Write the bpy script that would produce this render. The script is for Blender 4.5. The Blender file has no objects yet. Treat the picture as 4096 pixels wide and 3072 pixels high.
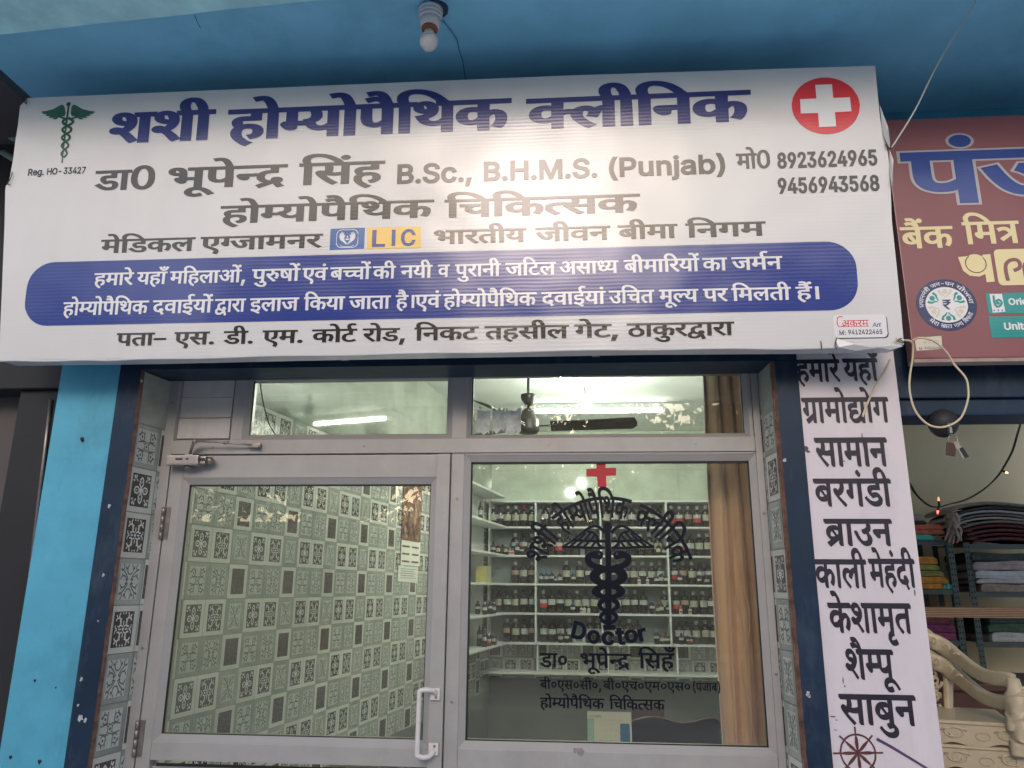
import bpy, bmesh, math, random
import numpy as np
from mathutils import Vector, Matrix
from mathutils.geometry import delaunay_2d_cdt
random.seed(7)
R = math.radians
sc = bpy.context.scene
col = sc.collection

# ---------------------------------------------------------------- camera
CP = np.array([0.38429, -2.65157, 1.65793]); FP = 3088.8
CR = np.array([0.9968564, 0.0788368, 0.0078740]); CU = np.array([0.0124654, -0.2542082, 0.9670692]); CF = np.array([-0.0782423, 0.9639310, 0.2543918])
cam = bpy.data.cameras.new('camera'); cam_o = bpy.data.objects.new('camera', cam); col.objects.link(cam_o)
cam.sensor_width = 36; cam.lens = FP / 4096 * 36; cam.clip_start = .05; cam.clip_end = 400
mw = Matrix.Identity(4)
for i, a in enumerate((CR, CU, -CF)):
    for k in range(3): mw[k][i] = a[k]
for k in range(3): mw[k][3] = CP[k]
cam_o.matrix_world = mw
sc.camera = cam_o

# ---------------------------------------------------------------- sky, sun, exposure
SUN_EL, SUN_DIR = R(22), (-0.05, -1.0)
w = bpy.data.worlds.new('World'); sc.world = w; w.use_nodes = True
nt = w.node_tree; bg = nt.nodes['Background']
sky = nt.nodes.new('ShaderNodeTexSky'); sky.sky_type = 'NISHITA'; sky.sun_disc = False
sky.sun_elevation = SUN_EL; sky.sun_rotation = math.atan2(SUN_DIR[0], SUN_DIR[1]); sky.air_density = 1.0; sky.dust_density = 2.1; sky.ozone_density = 1.0
nt.links.new(sky.outputs[0], bg.inputs[0]); bg.inputs[1].default_value = 0.15
sl = bpy.data.lights.new('sun', 'SUN'); sl.energy = 0.18; sl.angle = R(10); sl.color = (1.0, .80, .82)
so = bpy.data.objects.new('sun', sl); col.objects.link(so)
sd = Vector((SUN_DIR[0], SUN_DIR[1], math.tan(SUN_EL))).normalized()
so.rotation_euler = sd.to_track_quat('Z', 'Y').to_euler(); so.location = sd * 30
sc.view_settings.view_transform = 'Standard'; sc.view_settings.look = 'None'; sc.view_settings.gamma = 1
sc.view_settings.exposure = 0.82
sc.cycles.use_denoising = True; sc.cycles.max_bounces = 10; sc.cycles.transparent_max_bounces = 16
sc.cycles.sample_clamp_indirect = 6

# ---------------------------------------------------------------- measuring helpers: where a sight line meets a real plane
def ray(u, v):
    d = CF + CR * ((u - 2048) / FP) - CU * ((v - 1536) / FP)
    return d
def onp(u, v, p0, n):
    d = ray(u, v); n = np.array(n, float)
    return Vector(CP + d * (((np.array(p0) - CP) @ n) / (d @ n)))
def ony(u, v, y): return onp(u, v, (0, y, 0), (0, 1, 0))
def onz(u, v, z): return onp(u, v, (0, 0, z), (0, 0, 1))

# ---------------------------------------------------------------- materials
def mat(name, c, rough=.5, spec=.5, var=0, vscale=6, metal=0, bump=0, bscale=40, coat=0, dirt=None, sheen=0, emit=None):
    m = bpy.data.materials.new(name); m.use_nodes = True; n = m.node_tree; b = n.nodes['Principled BSDF']
    b.inputs['Base Color'].default_value = (*c, 1); b.inputs['Roughness'].default_value = rough
    b.inputs['Specular IOR Level'].default_value = spec; b.inputs['Metallic'].default_value = metal
    if coat: b.inputs['Coat Weight'].default_value = coat; b.inputs['Coat Roughness'].default_value = .1
    if sheen: b.inputs['Sheen Weight'].default_value = sheen
    if emit: b.inputs['Emission Color'].default_value = (*emit[:3], 1); b.inputs['Emission Strength'].default_value = emit[3]
    tc = None
    if var or bump or dirt:
        tc = n.nodes.new('ShaderNodeTexCoord')
    src = None
    if var:
        t = n.nodes.new('ShaderNodeTexNoise'); t.inputs['Scale'].default_value = vscale; t.inputs['Detail'].default_value = 6; t.inputs['Roughness'].default_value = .65
        n.links.new(tc.outputs['Object'], t.inputs['Vector'])
        cr = n.nodes.new('ShaderNodeValToRGB'); e = cr.color_ramp.elements
        e[0].position = .3; e[1].position = .7
        e[0].color = (*[x * (1 - var) for x in c], 1); e[1].color = (*[min(1, x * (1 + var)) for x in c], 1)
        n.links.new(t.outputs['Fac'], cr.inputs[0]); src = cr.outputs[0]
        rr = n.nodes.new('ShaderNodeMath'); rr.operation = 'MULTIPLY_ADD'; rr.inputs[1].default_value = .25 * var * 2; rr.inputs[2].default_value = rough - .12 * var * 2
        n.links.new(t.outputs['Fac'], rr.inputs[0]); n.links.new(rr.outputs[0], b.inputs['Roughness'])
    if dirt:
        dc, amt, ds = dirt
        t = n.nodes.new('ShaderNodeTexNoise'); t.inputs['Scale'].default_value = ds; t.inputs['Detail'].default_value = 8; t.inputs['Roughness'].default_value = .7
        mp = n.nodes.new('ShaderNodeMapping'); mp.inputs['Scale'].default_value = (1, 1, .35); mp.inputs['Location'].default_value = (3.1, 1.7, .4)
        n.links.new(tc.outputs['Object'], mp.inputs[0]); n.links.new(mp.outputs[0], t.inputs['Vector'])
        cr = n.nodes.new('ShaderNodeValToRGB'); cr.color_ramp.elements[0].position = .52; cr.color_ramp.elements[1].position = .8
        cr.color_ramp.elements[1].color = (amt, amt, amt, 1)
        n.links.new(t.outputs['Fac'], cr.inputs[0])
        mx = n.nodes.new('ShaderNodeMix'); mx.data_type = 'RGBA'
        n.links.new(cr.outputs[0], mx.inputs[0])
        if src: n.links.new(src, mx.inputs[6])
        else: mx.inputs[6].default_value = (*c, 1)
        mx.inputs[7].default_value = (*dc, 1); src = mx.outputs[2]
    if src: n.links.new(src, b.inputs['Base Color'])
    if bump:
        t = n.nodes.new('ShaderNodeTexNoise'); t.inputs['Scale'].default_value = bscale; t.inputs['Detail'].default_value = 4
        n.links.new(tc.outputs['Object'], t.inputs['Vector'])
        bp = n.nodes.new('ShaderNodeBump'); bp.inputs['Strength'].default_value = bump; bp.inputs['Distance'].default_value = .01
        n.links.new(t.outputs['Fac'], bp.inputs['Height']); n.links.new(bp.outputs[0], b.inputs['Normal'])
    return m
def flex(name, c, rough=.19, dust=False):
    """printed vinyl banner: glossy, with the fine horizontal ribs and soft waves of the stretched sheet"""
    m = mat(name, c, rough, .5, dirt=((.40, .37, .36), .22, 1.7) if dust else None); n = m.node_tree; b = n.nodes['Principled BSDF']
    tc = n.nodes.new('ShaderNodeNewGeometry')
    wv = n.nodes.new('ShaderNodeTexWave'); wv.bands_direction = 'Z'; wv.inputs['Scale'].default_value = 26; wv.inputs['Distortion'].default_value = 1.6; wv.inputs['Detail'].default_value = 1; wv.inputs['Detail Scale'].default_value = .4
    ns = n.nodes.new('ShaderNodeTexNoise'); ns.inputs['Scale'].default_value = 2.2; ns.inputs['Detail'].default_value = 2
    for t in (wv, ns): n.links.new(tc.outputs['Position'], t.inputs['Vector'])
    b1 = n.nodes.new('ShaderNodeBump'); b1.inputs['Strength'].default_value = .022; b1.inputs['Distance'].default_value = .003
    b2 = n.nodes.new('ShaderNodeBump'); b2.inputs['Strength'].default_value = .38; b2.inputs['Distance'].default_value = .03
    n.links.new(wv.outputs['Fac'], b1.inputs['Height']); n.links.new(ns.outputs['Fac'], b2.inputs['Height'])
    n.links.new(b1.outputs[0], b2.inputs['Normal']); n.links.new(b2.outputs[0], b.inputs['Normal'])
    return m
def glass(name, tint):
    m = bpy.data.materials.new(name); m.use_nodes = True; n = m.node_tree
    n.nodes.remove(n.nodes['Principled BSDF']); o = n.nodes['Material Output']
    tr0 = n.nodes.new('ShaderNodeBsdfTransparent'); tr0.inputs[0].default_value = (*tint, 1)
    # dust film in soft patches and streaks, added as pale haze over the room
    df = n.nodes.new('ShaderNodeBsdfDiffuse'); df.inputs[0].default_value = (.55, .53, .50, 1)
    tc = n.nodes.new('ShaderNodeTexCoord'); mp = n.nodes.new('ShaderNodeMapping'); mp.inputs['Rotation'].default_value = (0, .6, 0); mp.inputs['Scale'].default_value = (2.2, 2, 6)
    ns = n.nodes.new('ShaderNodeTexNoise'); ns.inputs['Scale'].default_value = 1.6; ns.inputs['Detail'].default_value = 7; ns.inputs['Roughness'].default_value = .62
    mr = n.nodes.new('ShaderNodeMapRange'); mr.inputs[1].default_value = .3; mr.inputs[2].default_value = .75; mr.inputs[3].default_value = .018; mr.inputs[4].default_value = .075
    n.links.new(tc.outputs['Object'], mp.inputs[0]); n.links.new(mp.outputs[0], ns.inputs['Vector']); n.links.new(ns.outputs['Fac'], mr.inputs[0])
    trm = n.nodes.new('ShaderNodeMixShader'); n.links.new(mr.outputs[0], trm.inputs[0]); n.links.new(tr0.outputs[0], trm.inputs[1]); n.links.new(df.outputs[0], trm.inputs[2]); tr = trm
    gl = n.nodes.new('ShaderNodeBsdfGlossy'); gl.inputs['Roughness'].default_value = .0; gl.inputs[0].default_value = (1, 1, 1, 1)
    fr = n.nodes.new('ShaderNodeFresnel'); fr.inputs[0].default_value = 1.5
    mx = n.nodes.new('ShaderNodeMixShader')
    n.links.new(fr.outputs[0], mx.inputs[0]); n.links.new(tr.outputs[0], mx.inputs[1]); n.links.new(gl.outputs[0], mx.inputs[2]); n.links.new(mx.outputs[0], o.inputs[0])
    return m
M = {}
M['blue'] = mat('blue_wall_paint', (.085, .36, .51), .5, .35, .16, 4, bump=.25, bscale=14, dirt=((.045, .19, .27), .8, 6))
M['soffit'] = mat('blue_soffit_paint', (.25, .60, .80), .6, .3, .13, 2.2, bump=.16, bscale=16, dirt=((.12, .36, .50), .5, 3))
M['beam'] = mat('pale_blue_whitewash', (.46, .84, .95), .6, .3, .25, 5, bump=.1, bscale=30)
M['navy'] = mat('navy_gloss_paint', (.011, .028, .056), .42, .25, .2, 4, bump=.06, bscale=25, dirt=((.10, .12, .15), .45, 9))
M['dark'] = mat('dark_steel', (.024, .024, .028), .5, .25, .2, 5)
M['greybrown'] = mat('grey_brown_board', (.10, .085, .085), .6, .3, .15, 3)
M['rust'] = mat('raw_plaster_edge', (.12, .068, .052), .8, .2, .6, 30, bump=.3, bscale=50)
M['flexwhite'] = flex('white_banner_vinyl', (.63, .618, .622), .19, dust=True)
M['ink'] = flex('black_print', (.026, .022, .026))
M['blueink'] = flex('royal_blue_print', (.022, .045, .24))
M['titleink'] = flex('deep_blue_print', (.026, .032, .16), .19)
M['whiteink'] = flex('white_print', (.72, .71, .72))
M['redink'] = flex('red_print', (.62, .03, .045))
M['greenink'] = flex('dark_green_print', (.018, .075, .045))
M['leafink'] = flex('dull_green_print', (.03, .11, .07))
M['skyink'] = flex('logo_blue_print', (.03, .12, .35))
M['yellowink'] = flex('logo_yellow_print', (.80, .52, .12))
M['maroon'] = flex('maroon_banner_vinyl', (.225, .075, .085), .35)
M['cream'] = flex('cream_print', (.72, .62, .33))
M['tealink'] = flex('teal_print', (.02, .27, .25))
M['navyink'] = flex('navy_print', (.02, .028, .10))
M['greyink'] = flex('grey_print', (.42, .40, .42))
M['bankblue'] = flex('bank_blue_print', (.035, .065, .26))
M['paleink'] = flex('beige_print', (.62, .55, .44))
M['alu'] = mat('white_powder_coated_aluminium', (.355, .343, .335), .36, .5, .08, 8, dirt=((.25, .22, .2), .35, 7))
M['alu2'] = mat('bevelled_aluminium_bead', (.33, .315, .305), .34, .5, .05, 8)
M['gasket'] = mat('black_rubber_gasket', (.015, .018, .02), .6, .3)
M['steel'] = mat('worn_steel', (.30, .27, .25), .38, .5, .25, 30, metal=.7)
M['plasticwhite'] = mat('white_enamel_handle', (.66, .62, .60), .3, .5, .05, 20)
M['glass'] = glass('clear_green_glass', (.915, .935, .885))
M['vinyl'] = mat('black_vinyl_decal', (.005, .007, .014), .3, .2)
M['vedge'] = mat('vinyl_cut_edge', (.10, .11, .125), .6, .2)
M['vinylred'] = mat('red_vinyl_decal', (.40, .022, .035), .45, .3)
M['smear'] = mat('old_glue_residue', (.55, .57, .54), .8, .2, .3, 40)
M['tilew'] = mat('white_glazed_tile', (.62, .62, .56), .10, .5, .07, 7, bump=.01, bscale=3)
M['tileg'] = mat('grey_glazed_tile', (.335, .348, .305), .10, .5, .22, 9, bump=.01, bscale=3)
M['motd'] = mat('brown_black_tile_print', (.085, .066, .056), .16, .5, .2, 40)
M['motw'] = mat('white_tile_print', (.62, .63, .60), .16, .5)
M['motk'] = mat('charcoal_tile_print', (.13, .135, .12), .16, .5)
M['motm'] = mat('pale_grey_tile_print', (.50, .51, .465), .14, .5, .12, 30)
M['motp'] = mat('mottled_brown_tile_print', (.10, .082, .072), .16, .5, .55, 90)
M['tilew2'] = mat('white_glazed_tile_dull', (.55, .55, .49), .16, .5, .08, 7)
M['tileg2'] = mat('grey_glazed_tile_dull', (.30, .313, .272), .18, .5, .22, 9)
M['grout'] = mat('grout', (.24, .24, .22), .8, .2)
M['marble'] = mat('green_grey_marble_tile', (.30, .325, .28), .05, .5, .28, 2.6, bump=.012, bscale=2)
M['ceil'] = mat('ceiling_whitewash', (.74, .76, .74), .8, .2, .05, 3)
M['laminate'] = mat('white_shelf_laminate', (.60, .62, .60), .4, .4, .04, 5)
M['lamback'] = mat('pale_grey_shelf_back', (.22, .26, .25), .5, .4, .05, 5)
M['floor'] = mat('interior_floor_tile', (.30, .29, .27), .25, .5, .1, 3)
M['lowwall'] = mat('dark_green_grey_wall', (.15, .155, .13), .35, .4, .15, 3)
M['bottle'] = mat('dark_amber_bottle', (.012, .009, .010), .12, .5)
M['labw'] = mat('white_paper_label', (.40, .42, .41), .6, .2, .05, 60)
M['labc'] = mat('cream_paper_label', (.36, .36, .28), .6, .2, .05, 60)
M['labo'] = mat('faded_orange_label', (.36, .24, .18), .6, .2, .05, 60)
M['labr'] = mat('red_label_band', (.42, .035, .035), .5, .3)
M['capk'] = mat('black_cap', (.02, .02, .024), .4, .4)
M['capw'] = mat('milky_cap', (.42, .44, .43), .4, .4)
M['capb'] = mat('blue_cap', (.02, .12, .30), .4, .4)
M['capr'] = mat('red_cap', (.38, .03, .04), .4, .4)
M['capn'] = mat('brown_cap', (.13, .05, .035), .4, .4)
M['curtain'] = mat('tan_satin', (.70, .40, .26), .3, .7, .03, 2, sheen=.6)
M['paper'] = mat('paper', (.66, .65, .58), .7, .2, .03, 20)
M['printgrey'] = mat('grey_small_print', (.28, .30, .30), .7, .2)
M['printblue'] = mat('blue_calendar_panel', (.05, .17, .36), .6, .2)
M['printteal'] = mat('pale_teal_calendar_column', (.36, .50, .48), .6, .2)
M['poster'] = mat('brown_poster_print', (.19, .095, .055), .4, .4, .95, 38)
M['yellow'] = mat('yellow_carton', (.45, .40, .14), .5, .3)
M['leather'] = mat('black_leatherette', (.018, .018, .026), .3, .5, .1, 20)
M['brownwood'] = mat('dark_brown_wood', (.06, .025, .02), .35, .4, .2, 8)
M['desk'] = mat('grey_desk_laminate', (.18, .18, .16), .3, .5, .1, 6)
M['fan'] = mat('brown_fan_enamel', (.016, .012, .012), .45, .25, .1, 20)
M['pillarw'] = mat('white_gloss_paint', (.62, .565, .595), .42, .4, .04, 4, bump=.05, bscale=30, dirt=((.40, .35, .34), .45, 5))
M['brush'] = mat('black_signwriter_paint', (.022, .018, .032), .4, .4, .25, 12)
M['brushred'] = mat('dark_red_brush_paint', (.10, .035, .04), .5, .3, .35, 25)
M['brushviolet'] = mat('violet_brush_paint', (.09, .045, .13), .5, .3, .2, 15)
M['beige'] = mat('beige_shop_wall', (.80, .66, .42), .6, .3, .06, 2)
M['rack'] = mat('grey_green_slotted_steel', (.085, .115, .115), .45, .4, .1, 8)
M['hole'] = mat('slot_hole', (.006, .007, .008), .9, .1)
M['plastic'] = mat('cream_moulded_plastic', (.46, .39, .27), .34, .5, .10, 14, dirt=((.22, .17, .10), .5, 22))
M['rail'] = mat('brown_grooved_wood', (.11, .055, .035), .4, .4, .2, 30)
M['railline'] = mat('pale_groove_strip', (.34, .24, .16), .4, .4)
M['cable'] = mat('cream_cable', (.60, .50, .34), .5, .3)
M['thread'] = mat('pale_thread', (.5, .5, .5), .7, .2)
M['wire'] = mat('olive_twisted_wire', (.06, .055, .025), .5, .3)
M['porcelain'] = mat('white_bakelite', (.66, .615, .60), .35, .5, .04, 30)
M['copper'] = mat('orange_brown_bakelite_ring', (.30, .095, .04), .4, .4)
M['opal'] = mat('opal_bulb', (.62, .60, .60), .12, .5)
M['ledred'] = mat('lit_red_led', (.8, .1, .08), .3, .5, emit=(1, .12, .08, 3))
M['ledamber'] = mat('lit_amber_led', (.9, .5, .2), .3, .5, emit=(1, .5, .15, 4))
M['tube'] = mat('lit_fluorescent_tube', (.9, .9, .9), .3, .5, emit=(.97, 1, .90, 40))
M['bulblit'] = mat('lit_bulb', (.9, .9, .9), .3, .5, emit=(.97, 1, .92, 470))
M['asphalt'] = mat('dusty_concrete_road', (.62, .60, .58), .85, .2, .2, 3)
M['ground'] = mat('pale_dusty_ground', (.72, .69, .66), .9, .2, .2, 2)
M['leaf'] = mat('leaf', (.045, .075, .025), .6, .2, .3, 3)
M['bark'] = mat('bark', (.09, .065, .045), .9, .2, .3, 6)
M['houset'] = mat('weathered_plaster', (.45, .41, .38), .8, .2, .2, 2)

# ---------------------------------------------------------------- mesh helpers
class MB:
    """collects shapes and links them as ONE mesh object"""
    def __init__(s): s.v = []; s.f = []; s.m = []; s.sm = []
    def face(s, pts, m=0, smooth=False):
        k = len(s.v); s.v += [tuple(p) for p in pts]; s.f.append(tuple(range(k, k + len(pts)))); s.m.append(m); s.sm.append(smooth)
    def add(s, verts, faces, m=0, smooth=False):
        k = len(s.v); s.v += [tuple(p) for p in verts]
        for f in faces: s.f.append(tuple(k + i for i in f)); s.m.append(m); s.sm.append(smooth)
    def box(s, x0, x1, y0, y1, z0, z1, m=0, bev=0):
        if bev:
            b = bmesh.new(); bmesh.ops.create_cube(b, size=1)
            for v in b.verts: v.co = Vector(((x0 + x1) / 2 + v.co.x * (x1 - x0), (y0 + y1) / 2 + v.co.y * (y1 - y0), (z0 + z1) / 2 + v.co.z * (z1 - z0)))
            bmesh.ops.bevel(b, geom=list(b.edges), offset=bev, segments=2, profile=.7, affect='EDGES')
            b.verts.index_update(); s.add([v.co for v in b.verts], [[v.index for v in f.verts] for f in b.faces], m); b.free(); return
        P = [(x, y, z) for x in (x0, x1) for y in (y0, y1) for z in (z0, z1)]
        s.add(P, [(0, 1, 3, 2), (4, 6, 7, 5), (0, 4, 5, 1), (2, 3, 7, 6), (0, 2, 6, 4), (1, 5, 7, 3)], m)
    def prism(s, poly, d, m=0, smooth=False):
        """extrude a planar polygon (list of Vector) by vector d"""
        n = len(poly); P = [Vector(p) for p in poly]; Q = [p + Vector(d) for p in P]
        s.face(P, m); s.face(Q[::-1], m)
        k = len(s.v); s.v += [tuple(p) for p in P + Q]
        for i in range(n):
            j = (i + 1) % n; s.f.append((k + j, k + i, k + n + i, k + n + j)); s.m.append(m); s.sm.append(smooth)
    def tube(s, pts, r, m=0, seg=8, cap=True, flat=1.0, sq=1.0):
        pts = [Vector(p) for p in pts]; n = len(pts); rr = r if isinstance(r, (list, tuple)) else [r] * n
        k = len(s.v); up = Vector((0, 0, 1)); prev = None
        for i, p in enumerate(pts):
            t = (pts[min(i + 1, n - 1)] - pts[max(i - 1, 0)]).normalized()
            a = t.cross(up if prev is None else prev.cross(t) * -1 if False else up)
            if a.length < .05: a = t.cross(Vector((1, 0, 0)))
            a.normalize(); b = a.cross(t).normalized()
            if prev is not None and a.dot(prev) < 0: a = -a; b = -b
            prev = a
            for j in range(seg):
                q = 2 * math.pi * j / seg
                cq, sn = math.cos(q), math.sin(q)
                if sq != 1: cq, sn = math.copysign(abs(cq) ** sq, cq), math.copysign(abs(sn) ** sq, sn)
                s.v.append(tuple(p + a * cq * rr[i] * flat + b * sn * rr[i]))
        for i in range(n - 1):
            for j in range(seg):
                j2 = (j + 1) % seg
                s.f.append((k + i * seg + j, k + i * seg + j2, k + (i + 1) * seg + j2, k + (i + 1) * seg + j)); s.m.append(m); s.sm.append(True)
        if cap:
            s.f.append(tuple(k + j for j in range(seg))[::-1]); s.m.append(m); s.sm.append(False)
            s.f.append(tuple(k + (n - 1) * seg + j for j in range(seg))); s.m.append(m); s.sm.append(False)
    def lathe(s, prof, c=(0, 0, 0), m=0, seg=20, axis=None):
        """prof: (radius, height) pairs; m may be a list per ring"""
        k = len(s.v); n = len(prof); q = Vector(axis).normalized().to_track_quat('Z', 'Y') if axis is not None else None
        for r, z in prof:
            for j in range(seg):
                a = 2 * math.pi * j / seg; p = Vector((r * math.cos(a), r * math.sin(a), z))
                if q: p = q @ p
                s.v.append(tuple(p + Vector(c)))
        for i in range(n - 1):
            for j in range(seg):
                j2 = (j + 1) % seg
                s.f.append((k + i * seg + j, k + i * seg + j2, k + (i + 1) * seg + j2, k + (i + 1) * seg + j)); s.m.append(m[i] if isinstance(m, list) else m); s.sm.append(True)
        s.f.append(tuple(k + j for j in range(seg))[::-1]); s.m.append(m[0] if isinstance(m, list) else m); s.sm.append(False)
        s.f.append(tuple(k + (n - 1) * seg + j for j in range(seg))); s.m.append(m[-1] if isinstance(m, list) else m); s.sm.append(False)
    def build(s, name, mats, parent=None):
        me = bpy.data.meshes.new(name); me.from_pydata(s.v, [], s.f)
        for x in (mats if isinstance(mats, (list, tuple)) else [mats]): me.materials.append(x)
        me.polygons.foreach_set('material_index', s.m); me.polygons.foreach_set('use_smooth', s.sm); me.update()
        bm = bmesh.new(); bm.from_mesh(me); bmesh.ops.recalc_face_normals(bm, faces=bm.faces); bm.to_mesh(me); bm.free()
        o = bpy.data.objects.new(name, me); col.objects.link(o)
        if parent is not None: o.parent = parent; o.matrix_parent_inverse = parent.matrix_world.inverted() if parent.type != 'EMPTY' else Matrix.Translation(-parent.location)
        return o
def thing(name, label, cat, loc=(0, 0, 0), group=None):
    o = bpy.data.objects.new(name, None); col.objects.link(o); o.location = loc; o.empty_display_size = .05
    o['label'] = label; o['category'] = cat
    if group: o['group'] = group
    return o
def tag(o, label, cat, group=None):
    o['label'] = label; o['category'] = cat
    if group: o['group'] = group
    return o
def struct(o): o['kind'] = 'structure'; return o
def bez(p0, p1, p2, p3, n=12):
    p0, p1, p2, p3 = map(Vector, (p0, p1, p2, p3))
    return [p0 * (1 - t) ** 3 + p1 * 3 * t * (1 - t) ** 2 + p2 * 3 * t * t * (1 - t) + p3 * t ** 3 for t in [i / n for i in range(n + 1)]]
def spline(pts, n=6):
    P = [Vector(p) for p in pts]; out = []
    for i in range(len(P) - 1):
        a = P[max(i - 1, 0)]; b = P[i]; c = P[i + 1]; d = P[min(i + 2, len(P) - 1)]
        for k in range(n):
            t = k / n
            out.append(.5 * ((2 * b) + (c - a) * t + (2 * a - 5 * b + 4 * c - d) * t * t + (3 * b - a - 3 * c + d) * t ** 3))
    out.append(P[-1]); return out
class Frame:
    """flat drawing surface: origin, x axis, z axis, outward normal"""
    def __init__(s, o, x, z, n): s.o, s.x, s.z, s.n = Vector(o), Vector(x).normalized(), Vector(z).normalized(), Vector(n).normalized()
    def p(s, a, b, h=0): return s.o + s.x * a + s.z * b + s.n * h
    def uv(s, u, v):
        q = onp(u, v, s.o, s.n) - s.o; return (q.dot(s.x), q.dot(s.z))
def flat_shape(F, conts, name, m, parent, h=.0012):
    mb = MB(); P, T = fill_contours(conts)
    mb.add([F.p(p[0], p[1], h) for p in P], [tuple(int(i) for i in t) for t in T])
    o = mb.build(name, m, parent)
    return o
def ribbon(pts, w0, w1=None):
    """polyline -> clockwise outline of a brush stroke"""
    n = len(pts); L = []; Rr = []
    for i, p in enumerate(pts):
        a = pts[max(i - 1, 0)]; b = pts[min(i + 1, n - 1)]; dx, dy = b[0] - a[0], b[1] - a[1]; l = math.hypot(dx, dy) or 1
        ww = w0 if w1 is None else (w0 + (w1 - w0) * i / (n - 1)); ww = ww(i / (n - 1)) if callable(ww) else ww
        L.append((p[0] - dy / l * ww / 2, p[1] + dx / l * ww / 2)); Rr.append((p[0] + dy / l * ww / 2, p[1] - dx / l * ww / 2))
    return L + Rr[::-1]
def cw(c):
    a = sum(c[i - 1][0] * c[i][1] - c[i][0] * c[i - 1][1] for i in range(len(c)))
    return c if a < 0 else c[::-1]
def ell(cx, cy, rx, ry=None, n=28, rot=0, ccw=False):
    ry = rx if ry is None else ry; o = []
    for i in range(n):
        a = -2 * math.pi * i / n; x, y = rx * math.cos(a), ry * math.sin(a)
        o.append((cx + x * math.cos(rot) - y * math.sin(rot), cy + x * math.sin(rot) + y * math.cos(rot)))
    return o[::-1] if ccw else o
def rrect(x0, x1, z0, z1, r, n=8):
    o = []
    for cx, cz, a0 in ((x1 - r, z1 - r, 90), (x1 - r, z0 + r, 0), (x0 + r, z0 + r, -90), (x0 + r, z1 - r, -180)):
        for i in range(n + 1):
            a = R(a0 - 90 * i / n); o.append((cx + r * math.cos(a), cz + r * math.sin(a)))
    return o
def strokes2(pts, n=6): return [(p.x, p.y) for p in spline([(a, b, 0) for a, b in pts], n)]

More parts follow.
